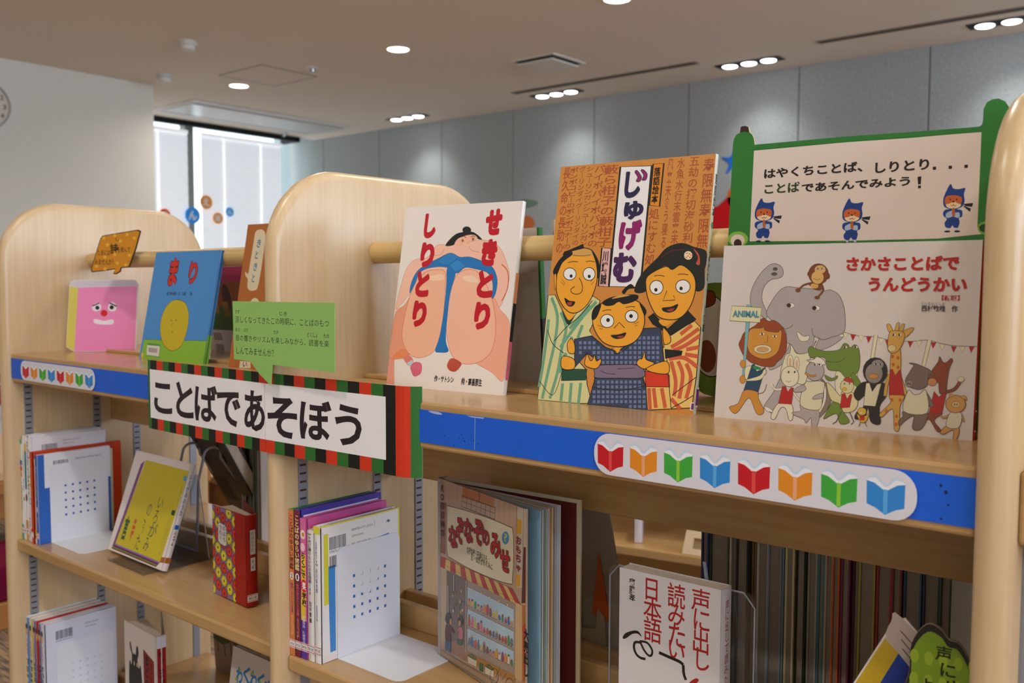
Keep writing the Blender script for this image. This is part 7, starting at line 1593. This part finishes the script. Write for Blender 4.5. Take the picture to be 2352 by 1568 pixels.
for i in range(5):
    for j in range(8):
        cx = -.001+.0182*i; cy = .006+.0212*j+(.0106 if i % 2 else 0); rr = .0101
        if cx+rr > .0735 or cy-rr < -.003 or cy+rr > H+.004: pass
        c = ('#c8bc2c', '#b8322a')[(j+i//2) % 2] if i % 2 == 0 else ('#b8322a', '#c8bc2c')[(j+i//2) % 2]
        cl = lambda p: (min(max(p[0], .0), .072), min(max(p[1], 0), H))
        a.n = 2; a.fill([cl(p) for p in ellipse(cx, cy, rr, rr, 18)], '#2c2420', smooth=0); a.n = 4; a.fill([cl(p) for p in ellipse(cx, cy, rr*.9, rr*.9, 18)], c, smooth=0)
        a.n = 6; a.fill([cl(p) for p in ellipse(cx, cy, rr*.55, rr*.55, 12)], '#e0d84a' if c == '#c8bc2c' else '#d8402e', smooth=0); a.n = 8; a.fill([cl(p) for p in ellipse(cx, cy, rr*.2, rr*.3, 8)], '#3a2a1c', smooth=0)
a.n = 10
P = [(.018,.092),(.024,.088),(.040,.086),(.046,.090),(.046,.118),(.041,.122),(.024,.124),(.018,.120)]
a.fill(P, '#d8d4d0', .0012, '#4a4a50', 0); a.text('の\nは\nら', .034, .094, .043, .119, '#34343a', .01); a.text('う\nた\nⅠ', .022, .096, .031, .119, '#34343a', .01)
a.build('cover_picture', front(), PRINT, t)
a = Art(); a.fill([(.005,.085),(.0155,.085),(.0155,.125),(.005,.125)], '#d8d8d4', .001, '#2a2424', 0); a.text('の\nは\nら\nう\nた', .0075, .09, .013, .122, '#34343a'); a.fill([(.0055,.058),(.015,.058),(.015,.080),(.0055,.080)], '#d8d8d4', .001, '#2a2424', 0); marks(a, .008, .061, .0125, .077, '#34343a')
sticker(a, .0175, .008, '9119'); a.build('spine_print', spine_r(W+.0028), PRINT, t)

# shop-front riddle book standing open
t, W, H, T = posed('riddle', 'riddle_picture_book', 'open picture book with a toy shop front under a striped awning')
MB().box((0, 0, 0), (W, T, H)).build('front_cover', mat('cover_shop', '#b79a80', .35, .4, coat=.3), t)
q = math.radians(19)
def leaf(ang, w, th, z0, z1, name, m_, off=0.0):
    c, s_ = math.cos(math.radians(ang)), math.sin(math.radians(ang)); x0_, y0_ = .004-off*s_, .004+off*c
    p = lambda r, k: (x0_+r*c-k*s_, y0_+r*s_+k*c)
    P4 = [p(0, 0), p(w, 0), p(w, th), p(0, th)]
    return MB().hexa([(u, v, z0) for u, v in P4]+[(u, v, z1) for u, v in P4]).build(name, m_, t)
leaf(19.0, .228, .0028, -.0, H+.001, 'back_cover', mat('cover_creamboard', '#c9bd9c', .6), .004)
leaf(19.0, .222, .0012, .004, H-.004, 'endpaper', mat('endpaper_maroon', '#5a1712', .8), .0026)
leaf(19.0, .2275, .0009, .002, H-.0015, 'page', mat('hinge_cream', '#cfc3a0', .7), .0070)
for k, (ang, w_, c) in enumerate(((3.5, .216, '#8db8d0'), (5.0, .214, '#c8cdbc'), (6.5, .2155, '#a8b8b0'), (8.0, .213, '#d8d0c8'), (9.0, .2145, '#c8a070'), (10.0, .212, '#d0c890'), (11.0, .2135, '#b0a8a0'), (12.5, .2125, '#c8d0d8'), (14.0, .212, '#dcdcdc'))):
    leaf(ang, w_, .0012, .003, H-.004, 'page', mat('page'+c, c, .6), .001)
P = [(-.006, .012), (-.004, .004), (.004, 0), (.006, .0), (.006, .003), (.0, .012)]
MB().prism([(-.0055, .0155), (-.0055, .004), (-.003, -.0005), (.004, -.0008), (.004, .003), (-.001, .006), (-.001, .0155)], lambda u, v, d: (u, v, d), H).build('spine', mat('spine_grey', '#a8a0a0', .5), t, smooth=True)
n = art('riddle_pic', 'cover_picture', front(), GLOSS, t); art('riddle_text', 'title_lettering', front(), PRINT, t, n0=n)

# white paperback in an acrylic stand
t, W, H, T = posed('voice', 'paperback', 'thick white paperback with large red vertical lettering')
book_parts(t, W, H, T, '#d6d2d2', ct=.0012, gap=.0008); art('voice_text', 'cover_lettering', front(), PRINT, t)
a = Art(); a.text('\n'.join('声に出して読みたい日本語'), .006, .036, .0145, .176, '#b02428', .004); a.build('spine_lettering', spine_r(W+.0013), PRINT, t)
t = thing('acrylic_stand', 'clear acrylic stand holding the thick white paperback', 'stand', (-.422, .088, SHELF_R), 1.0)
MB().prism(rounded(0, .003, .185, .200, .014), lambda u, v, d: (u, .0285+d, v), .003).build('back_plate', acrylic, t)
MB().tube([(.0015, .03, .01), (.0015, .03, .184), (.014, .03, .1985), (.171, .03, .1985), (.1835, .03, .184), (.1835, .03, .01)], .0011, 6).build('polished_edge', acry_edge, t)
MB().box((0, -.014, 0), (.185, .105, .003)).build('base_plate', acrylic, t); MB().box((.02, -.014, .003), (.165, -.011, .016)).build('front_lip', acrylic, t)
MB().hexa([(.12,.100,.003),(.123,.100,.003),(.123,.104,.003),(.12,.104,.003),(.12,.033,.222),(.123,.033,.222),(.123,.036,.222),(.12,.036,.222)]).build('rear_leg', acry_edge, t)

# lower-left books
t, W, H, T = posed('creature', 'picture_book', 'white hardcover with a black creature and red title panel')
cv = mat('cover_creature', '#d6ccc2', .45, .3)
MB().box((0, 0, 0), (W, .0022, H)).build('front_cover', cv, t)
P = [(W-.002, 0)] + [(W+.0025*math.sin(math.pi*k/8), T*k/8) for k in range(9)] + [(W-.002, T)]
MB().prism(P, lambda u, v, d: (u, v, d), H).build('spine', cv, t, smooth=True)
q = math.radians(24); bx_, by_ = -math.cos(q), math.sin(q)
MB().hexa([(W,T-.002,0),(W,T,0),(W+bx_*W,T+by_*W,0),(W+bx_*W,T+by_*W-.002,0),(W,T-.002,H),(W,T,H),(W+bx_*W,T+by_*W,H),(W+bx_*W,T+by_*W-.002,H)]).build('back_cover', mat('cover_creamback', '#b8ae9c', .6), t)
MB().hexa([(.003,.003,.003),(W-.002,.003,.003),(W-.002,T-.003,.003),(.02,.035,.003),(.003,.003,H-.004),(W-.002,.003,H-.004),(W-.002,T-.003,H-.004),(.02,.035,H-.004)]).build('pages', PAPER, t)
a = Art(); u0 = .058
a.fill([(.078,.0),(.118,.0),(.118,.195),(.078,.208)], '#8a1c16', .0014, '#1c1614', 0); a.text('ま\nど\nの', .083, .135, .099, .200, '#1c1412', .05); marks(a, .104, .12, .112, .19, '#4a120e'); a.fill([(.106,.02),(.117,.02),(.117,.105),(.106,.105)], '#c8b41e', .001, '#1c1614', 0); marks(a, .108, .06, .115, .1, '#2a2414')
a.fill([(.022,.205),(.026,.208),(.034,.188),(.040,.190),(.046,.189),(.050,.205),(.056,.206),(.058,.192),(.053,.180),(.058,.165),(.064,.173),(.068,.160),(.072,.11),(.070,.05),(.066,-.0),(.022,-.0),(.018,.06),(.016,.12),(.018,.16),(.022,.172),(.028,.165),(.030,.185),(.024,.195)], '#26231f')
for e_ in (.039, .051): a.fill(ellipse(e_, .170, .002, .0042), '#d8d0a8')
a.stroke([(.042,.098),(.046,.110),(.054,.116),(.060,.110)], .003, '#d8d4d0'); a.build('cover_picture', front(), PRINT, t)
a = Art(); a.fill([(.0,.222),(T,.222),(T,H),(0,H)], '#d4d2dc', smooth=0); a.fill([(.0005,0),(T-.0005,0),(T-.0005,.222),(.0005,.222)], '#9a1612', smooth=0); a.text('ま\nど\nの', .004, .12, .014, .185, '#1c1412', .05); marks(a, .004, .192, .013, .216, '#3a0e0c'); a.build('spine_print', spine_r(W+.0024), PRINT, t)
t, W, H, T = posed('fun', 'picture_book', 'white picture book with blue bubble lettering leaning beside the centre panel')
book_parts(t, W, H, T, '#d2c8c2'); a = Art()
for k, ch in enumerate('わくわくする'): a.text(ch, .016+.0200*k, H-.058-.0010*k*(k-4)+.004*(k % 2), .016+.0200*k+.0195, H-.030-.0010*k*(k-4)+.004*(k % 2), '#1f7ab8', .05)
a.fill([(.03,H-.10),(.055,H-.085),(.06,H-.075),(.032,H-.08)], '#1f6aa8'); a.fill([(.075,H-.105),(.095,H-.1),(.09,H-.088),(.075,H-.09)], '#1f6aa8')
for u, v in ((.018,.205),(.026,.222),(.045,.195),(.085,.218),(.11,.21),(.06,.225),(.125,.2)): a.fill(ellipse(u, v, .003, .003), '#9ab83a')
a.build('cover_picture', front(), PRINT, t)
t = thing('picture_book', 'grey-white picture book standing behind the blue-lettered one', 'book', (-1.155, .120, .2525), 0, 6); book_parts(t, .205, .258, .008, '#b8b0ac')
t = thing('picture_book', 'picture book with a drooping green forest at the far shelf side', 'book', (-1.68, .385, .2525), 8, -4); book_parts(t, .21, .23, .009, '#a08a80')
a = Art(); a.fill([(.0,.075),(.03,.065),(.06,.078),(.09,.06),(.13,.072),(.17,.05),(.21,.066),(.21,.23),(0,.23)], '#4a5434', smooth=0)
for k in range(9): a.stroke([(.012+.022*k, .075), (.014+.022*k, .045-.006*(k % 3))], .004, '#5a5f42')
a.build('cover_picture', front(), PRINT, t)
t = thing('cardboard_easel', 'pale cardboard easel leg behind the blue-lettered book', 'stand', (-1.30, .25, .2525)); MB().hexa([(0,0,0),(.012,0,0),(.012,.004,0),(0,.004,0),(-.012,0,.235),(.022,0,.235),(.022,.004,.235),(-.012,.004,.235)]).build('leg', mat('easel_card', '#b89a74', .8), t); box('foot', (-.02, 0, 0), (.035, .05, .003), MATS['easel_card'], t)

# dark book on a wire easel at the far side of the left bay
t = thing('picture_book', 'thick dark-covered book leaning on a wire easel, far side', 'book', (-1.388, .374, SHELF_L+.002), 180, 29)
W, H, T = .115, .262, .028; book_parts(t, W, H, T, '#1e1a16', ct=.003)
a = Art(); barcode(a, .082, .185, .105, .200, '#6a5a44', '#3a3026'); barcode(a, .082, .160, .105, .175, '#6a5a44', '#3a3026'); a.fill([(.02,.06),(.045,.06),(.045,.08),(.02,.08)], '#3a3026', smooth=0); a.fill([(.01,.10),(.05,.10),(.05,.16),(.01,.16)], '#2a241c', smooth=0); a.build('back_cover_print', back(W, T), PRINT, t)
t = thing('wire_easel', 'grey bent wire book easel behind the yellow poetry book', 'stand', (-1.42, .24, SHELF_L))
def loop(dx):
    pts = [(dx, .105, .004), (dx, .085, .06), (dx, .0, .178)]
    for k in range(7):
        q = math.radians(30+150*k/6); pts.append((dx, -.018+.020*math.cos(q)-.0, .186+.016*math.sin(q)))
    pts += [(dx, -.05, .14), (dx, -.055, .03), (dx, -.055, .003)]
    return pts
for dx in (-.075, .0): MB().tube(loop(dx), .0026, 8).build('wire_loop', wire_m, t, smooth=True)
MB().tube([(-.075, .105, .004), (.0, .105, .004)], .0026, 8).build('cross_wire', wire_m, t, smooth=True)
MB().tube([(-.075, -.055, .0035), (.0, -.055, .0035)], .0026, 8).build('cross_wire', wire_m, t, smooth=True)

# books on the far side, seen by their fore-edges
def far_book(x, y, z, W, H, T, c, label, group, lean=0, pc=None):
    t = thing('book', label, 'book', (x+T, y, z), 90, 0, group)

    cm = mat('cover'+c, c, .4, .35, coat=.2)
    MB().box((0, 0, 0), (W, .0022, H)).box((0, T-.0022, 0), (W, T, H)).box((W-.0022, 0, 0), (W, T, H)).build('cover', cm, t)
    MB().box((.003, .0022, .003), (W-.0022, T-.0022, H-.003)).build('pages', mat('pages'+(pc or '#94897a'), pc or '#94897a', .8, noise=(200, .06)), t)  # pages coloured darker than other paper, carrying the shade inside the shelf
    return t
FAR = [(.0105, '#26327a', 'navy'), (.0275, '#2e4a2c', 'dark green illustrated'), (.0115, '#cfc6b0', 'cream'), (.0165, '#2a3038', 'charcoal'), (.0065, '#8a6a44', 'tan'), (.0150, '#d2cdc8', 'white'), (.0180, '#8a98a4', 'pale blue-grey'), (.0055, '#7a9496', 'grey-teal'), (.0110, '#d8c89a', 'buff yellow'), (.0125, '#24301f', 'black-green'), (.0115, '#a8a49c', 'light grey'), (.0085, '#4f8088', 'teal'), (.0100, '#b8a890', 'beige'), (.0090, '#c8622a', 'orange'), (.0105, '#7a2a58', 'plum'), (.0085, '#5a2038', 'dark wine'), (.0185, '#a89a3a', 'olive yellow'), (.0170, '#a8221c', 'red'), (.0110, '#7a1a18', 'maroon'), (.0190, '#2a5a88', 'mid blue'), (.0180, '#1c2a4a', 'midnight blue'), (.0125, '#1f4a30', 'forest green')]
x = -.382; ri = random.Random(5)
for T_, c, nm in FAR:
    if x+T_ > -.03: break
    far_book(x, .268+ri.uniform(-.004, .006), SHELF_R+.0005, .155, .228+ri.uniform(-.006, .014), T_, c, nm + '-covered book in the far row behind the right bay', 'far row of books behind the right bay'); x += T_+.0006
for k, (T_, c, nm) in enumerate(((.012, '#b8b0a0', 'grey-white'), (.012, '#3a1c1a', 'dark brown'), (.013, '#8f9a88', 'pale sage'), (.011, '#5f7268', 'grey-green'), (.012, '#cfc8bc', 'off-white'))):
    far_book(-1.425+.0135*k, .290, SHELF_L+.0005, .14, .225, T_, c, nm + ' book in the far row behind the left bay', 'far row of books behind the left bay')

# cardboard easel with an orange wedge, seen from behind
t = thing('cardboard_easel', 'grey-brown cardboard easel with orange wedge behind the riddle book', 'stand', (-.60, .262, SHELF_R), 0, -7)
MB().prism([(0, 0), (.125, .0), (.098, .235), (.0, .235)], lambda u, v, d: (u, d, v), .003).build('back_board', mat('easel_grey', '#8f8272', .8), t)
MB().prism([(.004, 0), (.055, .0), (.085, .03), (.085, .075), (.075, .085), (.07, .055), (.045, .05), (.04, .085), (.034, .085), (.03, .05), (.004, .035)], lambda u, v, d: (u, -.004-d, v), .003).build('strut', mat('strut_card', '#a08c70', .8), t)
MB().prism([(.062, .075), (.092, .068), (.080, .165)], lambda u, v, d: (u, -.0012-d*.5, v), .002).build('orange_wedge', mat('wedge_orange', '#b8501e', .6), t)

# book-shaped sign and green speech bubble at the lower right
t = thing('book_face_cutout', 'blue book-shaped cardboard cut-out tilted at lower right', 'sign', (-.128, .050, SHELF_R+.001), 12, 3)
R_ = lambda u, v: (u*math.cos(-.0)-v*math.sin(-.0), v)
MB().prism([(-.02, .085), (.050, .222), (.060, .226), (.122, .158), (.10, .0), (.0, .0)], lambda u, v, d: (u, d, v), .003).build('card', WHITEC, t)
a = Art(); a.fill([(-.02,.085),(.045,.208),(.056,.195),(-.002,.075)], '#c8a824', smooth=0); a.fill([(-.002,.075),(.056,.195),(.118,.125),(.10,.0),(.0,.0)], '#1c3c94', smooth=0); a.fill([(.044,.205),(.048,.221),(.057,.226),(.121,.158),(.119,.125),(.056,.192)], '#c4b4aa')
for k in range(3): a.stroke([(.056+.001*k, .214-.008*k), (.119-.001*k, .150-.008*k)], .0009, '#4a4038', 0)
a.build('cover_print', front(), PRINT, t)
t = thing('speech_bubble_card', 'dark-edged green speech bubble card at lower right', 'card', (-.072, .036, SHELF_R+.001), 8, 2)
BP = [(.012, .0), (.010, .06), (.0, .10), (.002, .155), (.014, .185), (.016, .215), (.028, .234), (.040, .232), (.047, .224), (.056, .222), (.066, .205), (.070, .18), (.070, .155), (.080, .135), (.083, .08), (.076, .0)]
MB().prism([(u*.95, v) for u, v in catmull(BP, True, 4)], lambda u, v, d: (u, d, v), .004).build('card', mat('bubble_edge', '#8a7a68', .8), t)
sh = lambda k: [(.041+(u-.041)*k, .12+(v-.12)*k) for u, v in BP]
a = Art(); a.fill([(u*.95, v) for u, v in sh(.995)], '#241c16'); a.fill([(u*.95, v) for u, v in sh(.94)], '#7a9a1e')
for i in range(5):
    for j in range(10): a.n = 3; a.fill(ellipse(.018+.0115*i, .02+.0205*j, .0036, .0062, 10), '#98b02c', smooth=0)
a.n = 5
for ch, u, v, s_ in (('声', .041, .211, .013), ('に', .045, .197, .012), ('出', .050, .183, .013), ('し', .055, .168, .013), ('よ', .028, .181, .011), ('む', .033, .167, .011)): a.text(ch, u-s_/2, v-s_/2, u+s_/2, v+s_/2, '#22200f', .02)
a.build('bubble_print', front(), PRINT, t)

# ------------------------------------------------------------------ furniture beyond
rz = math.degrees(math.atan2(.0477, .2665))
t = thing('low_bookcase', 'low wooden bookcase seen through the gap behind the riddle book', 'bookcase', (-1.60, 1.096, 0), rz)
box('shelf_board', (0, 0, .452), (1.5, .36, .475), W_X, t, .003); box('shelf_board', (0, 0, .12), (1.5, .36, .14), W_X, t, .003); box('top_board', (0, .12, .72), (1.5, .36, .745), W_X, t, .003); box('back_panel', (0, .35, 0), (1.5, .365, .745), W_X, t)
for xx in (0, 1.48): box('side_panel', (xx-.02, 0, 0), (xx, .36, .745), W_Z, t, .003)
t = thing('display_tray', 'cream wooden display tray with a cut-out front on the far low bookcase', 'tray', (-.9371, 1.222, .476), rz, 33)
mb = MB(); trm = mat('tray_cream', '#cdb795', .6)
for a_, b_ in (((0,0,0),(.30,.008,.016)), ((0,0,.044),(.30,.008,.062)), ((0,0,.016),(.022,.008,.044)), ((.278,0,.016),(.30,.008,.044))): mb.box(a_, b_)
mb.build('front_frame', trm, t); MB().box((.0,.045,.0),(.30,.05,.05)).build('back_plate', mat('tray_shadow', '#a08a62', .7), t)
t = thing('picture_card', 'orange picture card with pale blue clouds behind the tray', 'card', (-.925, 1.32, .476), rz, 15); box('card', (0,0,0), (.2,.004,.15), mat('card_orange', '#c88a50', .6), t); a = Art(); a.fill(ellipse(.02,.125,.028,.02), '#9ab0a8'); a.fill(ellipse(.09,.05,.025,.014), '#8aa8a0'); a.build('cloud_print', front(), PRINT, t)
t = thing('book', 'white book with red edge on the far low bookcase', 'book', (-1.155, 1.36, .476), rz-70); book_parts(t, .15, .2, .02, '#cfc9cc')

# seat nook at the far left
ow = wood('oak_orange', '#b07a40', '#9a6430', 'Y', .4)
t = thing('low_table', 'low beige-topped wooden table beyond the left upright panel', 'table', (-3.40, .60, 0))
box('table_top', (-.9, -1.2, .415), (0, .9, .45), mat('table_beige', '#c7a67c', .5), t, .004); box('apron', (-.88, -1.18, .27), (-.02, .88, .36), ow, t, .004); box('edge_band', (-.9, -1.2, .36), (.0, .9, .414), ow, t, .006)
for q in (-1.1, .8): box('leg', (-.12, q, 0), (-.04, q+.08, .27), ow, t)
for q in (-1.1, .8): box('leg', (-.82, q, 0), (-.74, q+.08, .27), ow, t)
t = thing('floor_seat', 'low wooden floor seat with a maroon cushion at far left', 'seat', (-3.36, .55, 0))
box('wooden_base', (-.0, -.9, .0), (.35, .14, .09), ow, t, .004); MB().prism(rounded(.01, -.89, .34, .13, .05), lambda u, v, d: (u, v, .09+d), .12).build('cushion', mat('cushion_maroon', '#6a1030', .9, .1), t, .012)
a = Art(); a.text('h', .03, .02, .075, .07, '#1a1614', .05); a.build('base_mark', lambda u, v, d: (.35+d, .03+u*.9, v), PRINT, t)
t = thing('wooden_screen', 'low wooden box shelf seen through the left bay', 'shelf', (-3.2, 1.55, 0)); box('body', (-.4, 0, 0), (0, .9, .24), ow, t, .004); box('top_board', (-.42, -.02, .24), (.02, .92, .27), mat('table_beige', '#c7a67c', .5), t, .004)
t = thing('wall_notice', 'white wall notice with red bands at the far left', 'notice', (XP+.001, 1.75, .18)); box('panel', (0, 0, 0), (.02, .40, .75), mat('notice_white', '#d8d4d0', .5), t, .003)
a = Art(); a.fill([(.0,.10),(.40,.10),(.40,.24),(.0,.24)], '#b81e22', smooth=0); a.fill([(.14,.26),(.3,.26),(.3,.33),(.14,.33)], '#8a1220', smooth=0); marks(a, .17, .13, .21, .22, '#e8d8d4'); marks(a, .22, .13, .26, .22, '#e8d8d4'); a.build('notice_print', lambda u, v, d: (.0202+d, u, v), PRINT, t)
